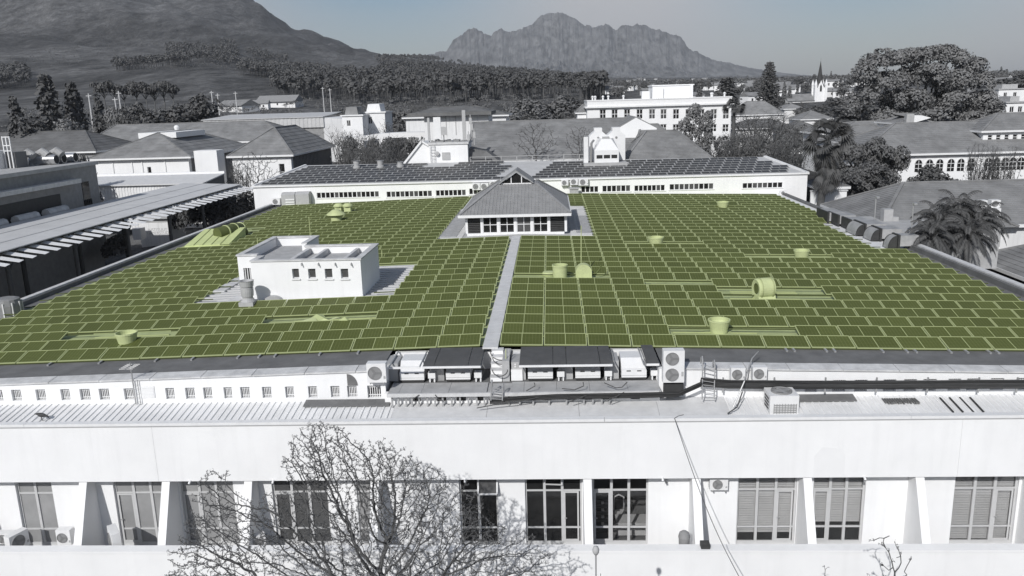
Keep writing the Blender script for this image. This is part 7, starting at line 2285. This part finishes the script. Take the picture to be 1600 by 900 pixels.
# plantation in the middle: front edge with trunks, dense behind
wood('plantation', 'dense dark plantation across the hill behind the town', wood_spots(3000, [(430, 560, 640, 1000, 3), (540, 930, 560, 1000, 9), (600, 700, 960, 1350, 2), (690, 900, 950, 1300, 3), (905, 945, 520, 700, .8)], 11, 17, .42), LEAFD)
wood('hillside_wood', 'patches of dark wood on the lower mountain slope', wood_spots(1700, [(190, 300, 1080, 1250, 2.2), (270, 380, 1200, 1600, 3), (380, 440, 1000, 1150, 1.6), (-40, 55, 900, 1200, 2.5), (395, 455, 1500, 1650, 1), (430, 520, 1000, 1300, 2), (355, 378, 1700, 1850, .5)], 9, 16, .6), LEAFD)
sp = []
for k in range(4200):
    px = random.uniform(-60, 570); d = random.uniform(1000, 2700)
    dx, dy = direction(px); x, y = dx * d, dy * d
    if mnoise.noise(Vector((x * .006, y * .002, 5.0))) + .35 * mnoise.noise(Vector((x * .03, y * .01, 1.0))) < .08 + random.uniform(-.1, .1):
        continue
    h = random.uniform(3, 7.5); sp.append((x, y, ground(x, y), h, h * random.uniform(.9, 1.5)))
wood('mountain_scrub', 'dark scrub scattered over the mountain slope', sp, LEAFD, 16)
sp = []
for k in range(150):
    px = 592 + k * .66 + random.uniform(-.3, .3); d = 1990
    dx, dy = direction(px); x, y = dx * d, dy * d; z = ground(x, y)
    h = random.uniform(9, 15); sp.append((x, y, z - 2, h, h * .5))
for k in range(500):
    px = random.uniform(592, 930); d = random.uniform(1300, 2000)
    dx, dy = direction(px); x, y = dx * d, dy * d; h = random.uniform(9, 14); sp.append((x, y, ground(x, y), h, h * .5))
wood('ridge_wood', 'fringe of trees along the far wooded ridge', sp, LEAFD)
wood('scrub', 'scrub and low bushes at the foot of the plantation', wood_spots(700, [(440, 900, 430, 600, 5), (0, 300, 380, 520, 3), (300, 440, 420, 520, 1.2)], 2.5, 5, 1.3), LEAF, 50)
wood('plain_wood', 'far belts of trees over the plain', wood_spots(2600, [(930, 1660, 650, 1200, 5), (930, 1660, 1200, 2200, 4), (1100, 1660, 2200, 3200, 2)], 5, 10, 1.0), LEAF, 30)

# giant fig tree
def giant_tree():
    d = 205; px = 1442
    dx, dy = direction(px); x, y = dx * d, dy * d
    z0 = 9.0
    s = d * 1.04 / F_PX
    t = thing('giant_fig_tree', 'giant dark domed tree towering over the roofs at the right', 'tree', (x, y, z0))
    def P(qx, qy, dep=0):
        return ((qx - px) * s, dep, CZ + d * slope_at(qx, qy) - z0)
    tb = MB()
    tb.tube([(0, 0, -1), (0, 0, 3), (.2, 0, 6)], [1.6, 1.2, .9], 10)
    ends = [(1370, 120), (1400, 100), (1440, 90), (1480, 95), (1515, 125), (1420, 130), (1470, 130), (1535, 160), (1360, 160)]
    for ex_, ey_ in ends:
        e = Vector(P(ex_, ey_, random.uniform(-6, 6))); m_ = Vector((e.x * .45, e.y * .4, e.z * .6))
        tb.tube([(0, 0, 4), m_, e], [.6, .38, .12], 7)
    tb.build('trunk', BARK, t, local=True, smooth=True)
    lob = [(1365, 118, 26, 24), (1378, 98, 24, 18), (1400, 95, 26, 15), (1425, 92, 28, 18), (1450, 86, 26, 14), (1475, 90, 28, 16), (1498, 105, 26, 20), (1510, 128, 24, 24), (1440, 120, 45, 26), (1395, 130, 38, 24), (1480, 130, 40, 26), (1370, 150, 26, 24), (1420, 158, 45, 24), (1475, 162, 45, 24), (1518, 160, 28, 26), (1532, 172, 22, 20), (1352, 168, 20, 20), (1445, 180, 55, 16), (1500, 182, 40, 14), (1395, 180, 40, 16), (1462, 80, 20, 10), (1432, 83, 22, 11), (1448, 78, 16, 8), (1386, 84, 12, 6), (1412, 82, 14, 6)]
    L = []
    for qx, qy, rx, ry in lob:
        for dep in (-4.5, 0, 4.5):
            c = P(qx + random.uniform(-4, 4), qy + random.uniform(-3, 3), dep * (1.2 - abs(qx - px) / 140))
            L.append((c, (rx * s * .52, rx * s * .46, ry * s * .6)))
    cb = MB(); leaves(cb, L, 36000, .36, flat=.55, shell=.62)
    cb.build('crown', mat('fig_leaf', .185, .9, .25, .3), t, local=True)
giant_tree()

# norfolk pine
def norfolk(px, ytop, ybase, d, label):
    dx, dy = direction(px); x, y = dx * d, dy * d
    z0 = CZ + d * slope_at(px, ybase) - 4
    H = CZ + d * slope_at(px, ytop) - z0
    t = thing('norfolk_pine', label, 'tree', (x, y, z0))
    g = MB(); g.tube([(0, 0, 0), (0, 0, H * .5), (0, 0, H)], [.45, .28, .04], 8); g.build('trunk', BARKD, t, local=True)
    cb = MB(); n = 24
    for k in range(n):
        s = k / n; z = H * (.06 + .93 * s); R = H * .265 * (1 - s) ** .62 * (1 if s > .25 else .8 + .8 * s) + .3
        m_ = 7 if s < .8 else 5
        for j in range(m_):
            a = j * 6.283 / m_ + k * .7 + random.uniform(-.15, .15); L = R * random.uniform(.7, 1.08)
            for q in range(1, 7):
                u = q / 6; c = (math.cos(a) * L * u, math.sin(a) * L * u, z - L * .22 * math.sin(u * 2.2) + L * .10 * u * u)
                leaves(cb, [(c, (.42, .42, .22))], 9, .42, shell=.1)
    cb.build('crown', LEAFD, t, local=True)
norfolk(1201, 94, 160, 300, 'tall dark norfolk pine left of the church')

# palms
def fan_palm(px, ytop, wpx, x, y, z0, label, trunk_lean=0.0, n=46, skirt=True, big=True):
    t = thing('fan_palm', label, 'tree', (x, y, z0))
    d = math.hypot(x, y)
    H = CZ + d * slope_at(px, ytop) - z0
    R = wpx * d * 1.03 / F_PX / 2
    hc = H - R * .9
    g = MB(); zz = [hc * k / 14 for k in range(15)]
    g.tube([(trunk_lean * (1 - z / hc) , 0, z - 1 if z == 0 else z) for z in zz], [.42 + (.05 if k % 2 else 0) - .1 * k / 14 for k in range(15)], 10); g.build('trunk', BARK, t, local=True)
    cb = MB()
    for k in range(n + (95 if skirt else 0)):
        sk_ = k >= n
        a = k * 2.399 + random.uniform(-.2, .2)
        el = random.uniform(-.5, 1.35) if not sk_ else random.uniform(-1.45, -.8)
        L = R * random.uniform(.5, .72) if not sk_ else R * random.uniform(.35, .6)
        dirv = Vector((math.cos(a) * math.cos(el), math.sin(a) * math.cos(el), math.sin(el)))
        o_ = Vector((0, 0, hc - (random.random() * R * 1.5 if sk_ else 0)))
        hub = o_ + dirv * L
        cb.bar(o_, hub, .05, .05)
        side = dirv.cross(Vector((0, 0, 1))).normalized(); up = side.cross(dirv); tw = random.uniform(-1.3, 1.3); side, up = side * math.cos(tw) + up * math.sin(tw), up * math.cos(tw) - side * math.sin(tw)
        fr = R * (.52 if not sk_ else .4)
        for j in range(13):
            b_ = -1.5 + 3.0 * j / 12
            dv = (dirv * math.cos(b_) + side * math.sin(b_)).normalized()
            tip = hub + dv * fr - Vector((0, 0, fr * .35)) + up * random.uniform(-.05, .05)
            md_ = hub + dv * fr * .55
            wv = dv.cross(up).normalized() * fr * .075
            cb.quad(hub, md_ - wv, tip, md_ + wv)
    cb.build('crown', PALM, t, local=True)
pz = onz(1268, 312, 9.0)
fan_palm(1279, 186, 66, 31.1, 93.5, 9.0, 'tall fan palm with a shaggy skirt at the corner of the rear wing', -.6)
q = direction(1148); fan_palm(1148, 152, 30, q[0] * 182, q[1] * 182, 9.5, 'small fan palm at the right corner of the institute building', 0, 26, False)
def feather_palm(x, y, z0, hc, R, label, n=26):
    t = thing('feather_palm', label, 'tree', (x, y, z0))
    g = MB(); g.tube([(0, 0, -1), (.1, 0, hc * .5), (0, 0, hc)], [.3, .22, .2], 9); g.build('trunk', BARK, t, local=True)
    cb = MB()
    for k in range(n):
        a = k * 2.399; el = 1.45 - 1.25 * (k / n) + random.uniform(-.1, .1)
        P = []; p = Vector((0, 0, hc)); dv = Vector((math.cos(a) * math.cos(el), math.sin(a) * math.cos(el), math.sin(el)))
        for s in range(11):
            P.append(p.copy()); p = p + dv * (R * .135); dv = (dv + Vector((0, 0, -.20 - .022 * s))).normalized()
        cb.tube(P, [.035 - .003 * s for s in range(11)], 4, caps=False)
        for s in range(1, 11):
            d0 = (P[s] - P[s - 1]).normalized(); sd_ = d0.cross(Vector((0, 0, 1)))
            if sd_.length < .1:
                continue
            sd_.normalize()
            for sg in (-1, 1):
                for u in (0, .33, .66):
                    base = P[s - 1].lerp(P[s], u); L = R * .24 * math.sin(.35 + 2.5 * (s + u) / 11)
                    tip = base + sd_ * sg * L * .75 + d0 * L * .5 - Vector((0, 0, L * random.uniform(.45, .8)))
                    md_ = base.lerp(tip, .5) + Vector((0, 0, .04)); w = d0 * .05
                    cb.quad(base, md_ - w, tip, md_ + w)
    cb.build('crown', PALM, t, local=True)
for px, pyc, Y, R, lab in ((1468, 352, 64, 2.1, 'feather palm leaning left of the palm clump by the right parapet'), (1497, 336, 66, 2.2, 'tallest feather palm in the middle of the palm clump'), (1528, 352, 65, 2.2, 'feather palm at the right of the palm clump'), (1512, 374, 61, 2.0, 'low feather palm in front of the palm clump'), (1456, 376, 61, 1.9, 'lowest feather palm at the left front of the palm clump')):
    c = A(px, pyc, Y)
    feather_palm(c.x, Y, 5.5, c.z - 5.5, R, lab, 30)

# ------------------------------------------------------------------ leafless trees by space colonisation
def colonise(att, start, step=.25, infl=2.2, kill=.4, iters=160, seed=1):
    rng = np.random.default_rng(seed)
    att = np.array(att, float)
    nodes = [np.array(s, float) for s in start[0]]; par = list(start[1])
    nd = np.full(len(att), 1e9); ni = np.zeros(len(att), int)
    def upd(new):
        nonlocal nd, ni
        for i in new:
            d = np.linalg.norm(att - nodes[i], axis=1)
            m = d < nd; nd[m] = d[m]; ni[m] = i
    upd(range(len(nodes)))
    alive = np.ones(len(att), bool)
    for it in range(iters):
        m = alive & (nd < infl * (4 if it < 20 else 1))
        if not m.any():
            break
        grow = {}
        dv = att[m]; nn = ni[m]
        new = []
        for i in np.unique(nn):
            v = dv[nn == i] - nodes[i]
            v = v / (np.linalg.norm(v, axis=1)[:, None] + 1e-9)
            w = v.mean(0) + rng.normal(size=3) * .16
            w /= np.linalg.norm(w) + 1e-9
            nodes.append(nodes[i] + w * step); par.append(int(i)); new.append(len(nodes) - 1)
        upd(new)
        alive &= nd > kill
    return np.array(nodes), par
def skeleton_tree(name, label, att, stem, r_tip, r_max, bud=0.0, bark=None, step=.25, infl=2.2, kill=.4, seed=1, expo=2.35, budn=1.0, cut=.03):
    """grow a bare tree: thick wood is the trunk, thin wood with its buds the crown"""
    nodes, par = colonise(att, stem, step, infl, kill, seed=seed)
    n = len(nodes); area = np.zeros(n); kids = [0] * n
    for i in range(n - 1, -1, -1):
        if kids[i] == 0:
            area[i] = r_tip ** expo
        if par[i] >= 0:
            area[par[i]] += area[i]; kids[par[i]] += 1
    rad = np.minimum(area ** (1 / expo), r_max)
    base = Vector(nodes[0].tolist())
    t = thing(name, label, 'tree', base)
    tb, cb, lb = MB(), MB(), MB()
    rnd = random.Random(seed)
    for i in range(1, n):
        p = par[i]
        a, c = Vector(nodes[p].tolist()), Vector(nodes[i].tolist())
        r0 = min(rad[p], rad[i] * 1.35)
        (tb if rad[i] > cut else cb).tube([a, c], [r0, rad[i]], 7 if rad[i] > cut else 4, caps=False)
        if kids[i] == 0 or rad[i] < r_tip * 1.6:
            d = (c - a).normalized()
            # side spurs and end buds
            if rnd.random() < budn:
                for _ in range(3):
                    e = c + (d + Vector((rnd.uniform(-1, 1), rnd.uniform(-1, 1), rnd.uniform(-.3, 1)))).normalized() * step * rnd.uniform(.3, .75)
                    cb.tube([c, e], [r_tip * .8, r_tip * .5], 3, caps=False)
                    if bud:
                        for _ in range(rnd.randrange(1, 5)):
                            o = e + Vector((rnd.uniform(-1, 1), rnd.uniform(-1, 1), rnd.uniform(-1, 1))) * bud * .9
                            u = Vector((rnd.uniform(-1, 1), rnd.uniform(-1, 1), rnd.uniform(-1, 1))).normalized() * bud
                            v = u.orthogonal().normalized() * bud * .45
                            lb.quad(e.lerp(o, .5), o + v, o + u, o - v)
    tb.build('trunk', bark or BARK, t, smooth=True)
    cr = tag(cb.build('twigs', TWIG, t), kind='stuff')
    if bud and lb.f:
        tag(lb.build('buds', BUD, t), kind='stuff')
    return t
# the big bare tree before the facade
YT = 24.5
def blob(n, px, py, rx, ry, dep, rng):
    out = []
    while len(out) < n:
        u = rng.normal(size=3); u /= np.linalg.norm(u); r = rng.random() ** .42
        q = A(px + u[0] * rx * r, py + u[1] * ry * r, YT)
        out.append((q.x, YT + u[2] * dep * r, q.z))
    return out
rg = np.random.default_rng(5)
att = []
for n_, px, py, rx, ry, dep in ((620, 500, 718, 62, 58, 1.2), (220, 585, 725, 50, 40, 1.0), (520, 610, 765, 62, 62, 1.4), (260, 660, 785, 50, 60, 1.3), (220, 510, 800, 70, 55, 1.5), (330, 370, 850, 110, 60, 1.8), (150, 320, 885, 70, 50, 1.6), (120, 335, 790, 40, 60, 1.0), (420, 560, 860, 120, 60, 2.2), (420, 690, 855, 105, 55, 2.0), (160, 770, 875, 80, 44, 1.7), (70, 720, 800, 45, 45, 1.2), (150, 430, 810, 50, 40, 1.3), (460, 550, 940, 280, 70, 2.6), (60, 835, 905, 50, 45, 1.2)):
    att += blob(int(n_ * 1.5), px, py, rx, ry, dep, rg)
fk = A(585, 985, YT)
stem = ([(fk.x, YT, 0.0)] + [(fk.x + .1 * k * .3, YT, .5 * k + .5) for k in range(int((fk.z - .5) / .5) + 1)], [])
stem = (stem[0], [-1] + list(range(len(stem[0]) - 1)))
skeleton_tree('bare_tree', 'large leafless tree with budding twigs before the white facade', att, stem, .0075, .25, .03, BARK, .125, 1.2, .165, 5, 2.55, 1.0, .026)
# upright twigs of a small tree at the lower right, and its neighbour
for k, (px0, top, wid, n_, lab) in enumerate(((1395, 826, 60, 60, 'upright budding twigs of a small bare tree at the lower right'), (1290, 884, 26, 26, 'tip of a small bare tree left of the upright twigs'), (1358, 900, 40, 30, 'low bare sapling beside the upright twigs'), (941, 893, 10, 10, 'leafy sapling tip just right of the globe lamp'))):
    rg = np.random.default_rng(40 + k); at = []
    for _ in range(n_):
        u = rg.random(); px = px0 + (rg.random() - .5) * wid * (.4 + .9 * u); py = 985 - (985 - top) * (u ** .8) * (1 - .35 * abs(px - px0) / wid * 2 * rg.random())
        q = A(px, py, 25.0); at.append((q.x, 25 + (rg.random() - .5) * 1.2, q.z))
    f_ = A(px0 - 4, 1010, 25.0)
    st = ([(f_.x, 25.0, 3.0)] + [(f_.x, 25.0, 3.0 + .5 * j) for j in range(1, int((f_.z - 3) / .5) + 1)], [])
    st = (st[0], [-1] + list(range(len(st[0]) - 1)))
    skeleton_tree('sapling', lab, at, st, .013, .05, .04, BARK, .2, 3.0, .3, 9 + k, 2.6, .5, .03)
# bare trees in front of the big tiled roof and at the left of the rear wing
for k, (px, top, bot, wid, Y, lab) in enumerate(((838, 192, 252, 74, 109.5, 'bare tree before the middle of the big tiled roof'), (905, 197, 250, 50, 109.5, 'smaller bare tree left of the cooling plant'), (402, 236, 305, 88, 104, 'bare tree standing left of the rear wing'))):
    rg = np.random.default_rng(60 + k); at = []
    for _ in range(420):
        u = rg.normal(size=3); u /= np.linalg.norm(u); r = rg.random() ** .4
        q = A(px + u[0] * wid / 2 * r, (top + bot) / 2 - 2 + u[1] * (bot - top) / 2 * r, Y); at.append((q.x, Y + u[2] * r * 2.2, q.z))
    f_ = A(px, bot + 4, Y)
    st = ([(f_.x, Y, 9.0)] + [(f_.x, Y, 9 + .6 * j) for j in range(1, int((f_.z - 9) / .6) + 1)], [])
    st = (st[0], [-1] + list(range(len(st[0]) - 1)))
    skeleton_tree('bare_tree', lab, at, st, .022, .2, 0, BARKD, .4, 3.0, .55, 70 + k, 2.5, 1.0, .07)
# shaded hedge and creepers under the open shed
for i, (px, Y, w, h) in enumerate(((178, 80, 1.5, 2.2), (335, 98, 6, 4), (360, 104, 7, 4.4), (300, 100, 5, 3.6))):
    c = A(px, 350, Y); t = thing('hedge', ['leafy creeper behind the second post of the open shed', 'dark hedge at the far end of the open shed', 'tall dark hedge left of the rear wing', 'dark hedge beside the white store'][i], 'hedge', (c.x, Y, 8.8 if i else 9.3))
    g = MB(); leaves(g, [((random.uniform(-w, w) * .4, random.uniform(-1, 1), h * random.uniform(.3, .75)), (w * .3, 1.2, h * .33)) for _ in range(9)], 2200, .22); g.build('foliage', LEAFD if i else LEAF, t, local=True)
# utility poles on the left rise
for i, (px, yt, d) in enumerate(((142, 146, 330), (182, 152, 330), (189, 142, 335), (333, 142, 420), (342, 146, 420), (506, 136, 480), (517, 138, 470), (370, 143, 430))):
    dx, dy = direction(px); x, y = dx * d, dy * d; z = ground(x, y); top = CZ + d * slope_at(px, yt)
    t = thing('utility_pole', ORD[[0, 1, 2, 3, 4, 6, 7, 5][i]].replace('front', 'first') + ' pale utility pole from the left on the rise', 'pole', (x, y, z), 0, 'utility poles on the rise')
    g = MB(); g.tube([(0, 0, 0), (0, 0, max(3, top - z))], [.3, .2], 6); g.build('post', COPING, t, local=True)
    g = MB(); g.box(-1.0, -.1, max(3, top - z) - .9, 1.0, .1, max(3, top - z) - .7); g.build('crossarm', COPING, t, local=True)
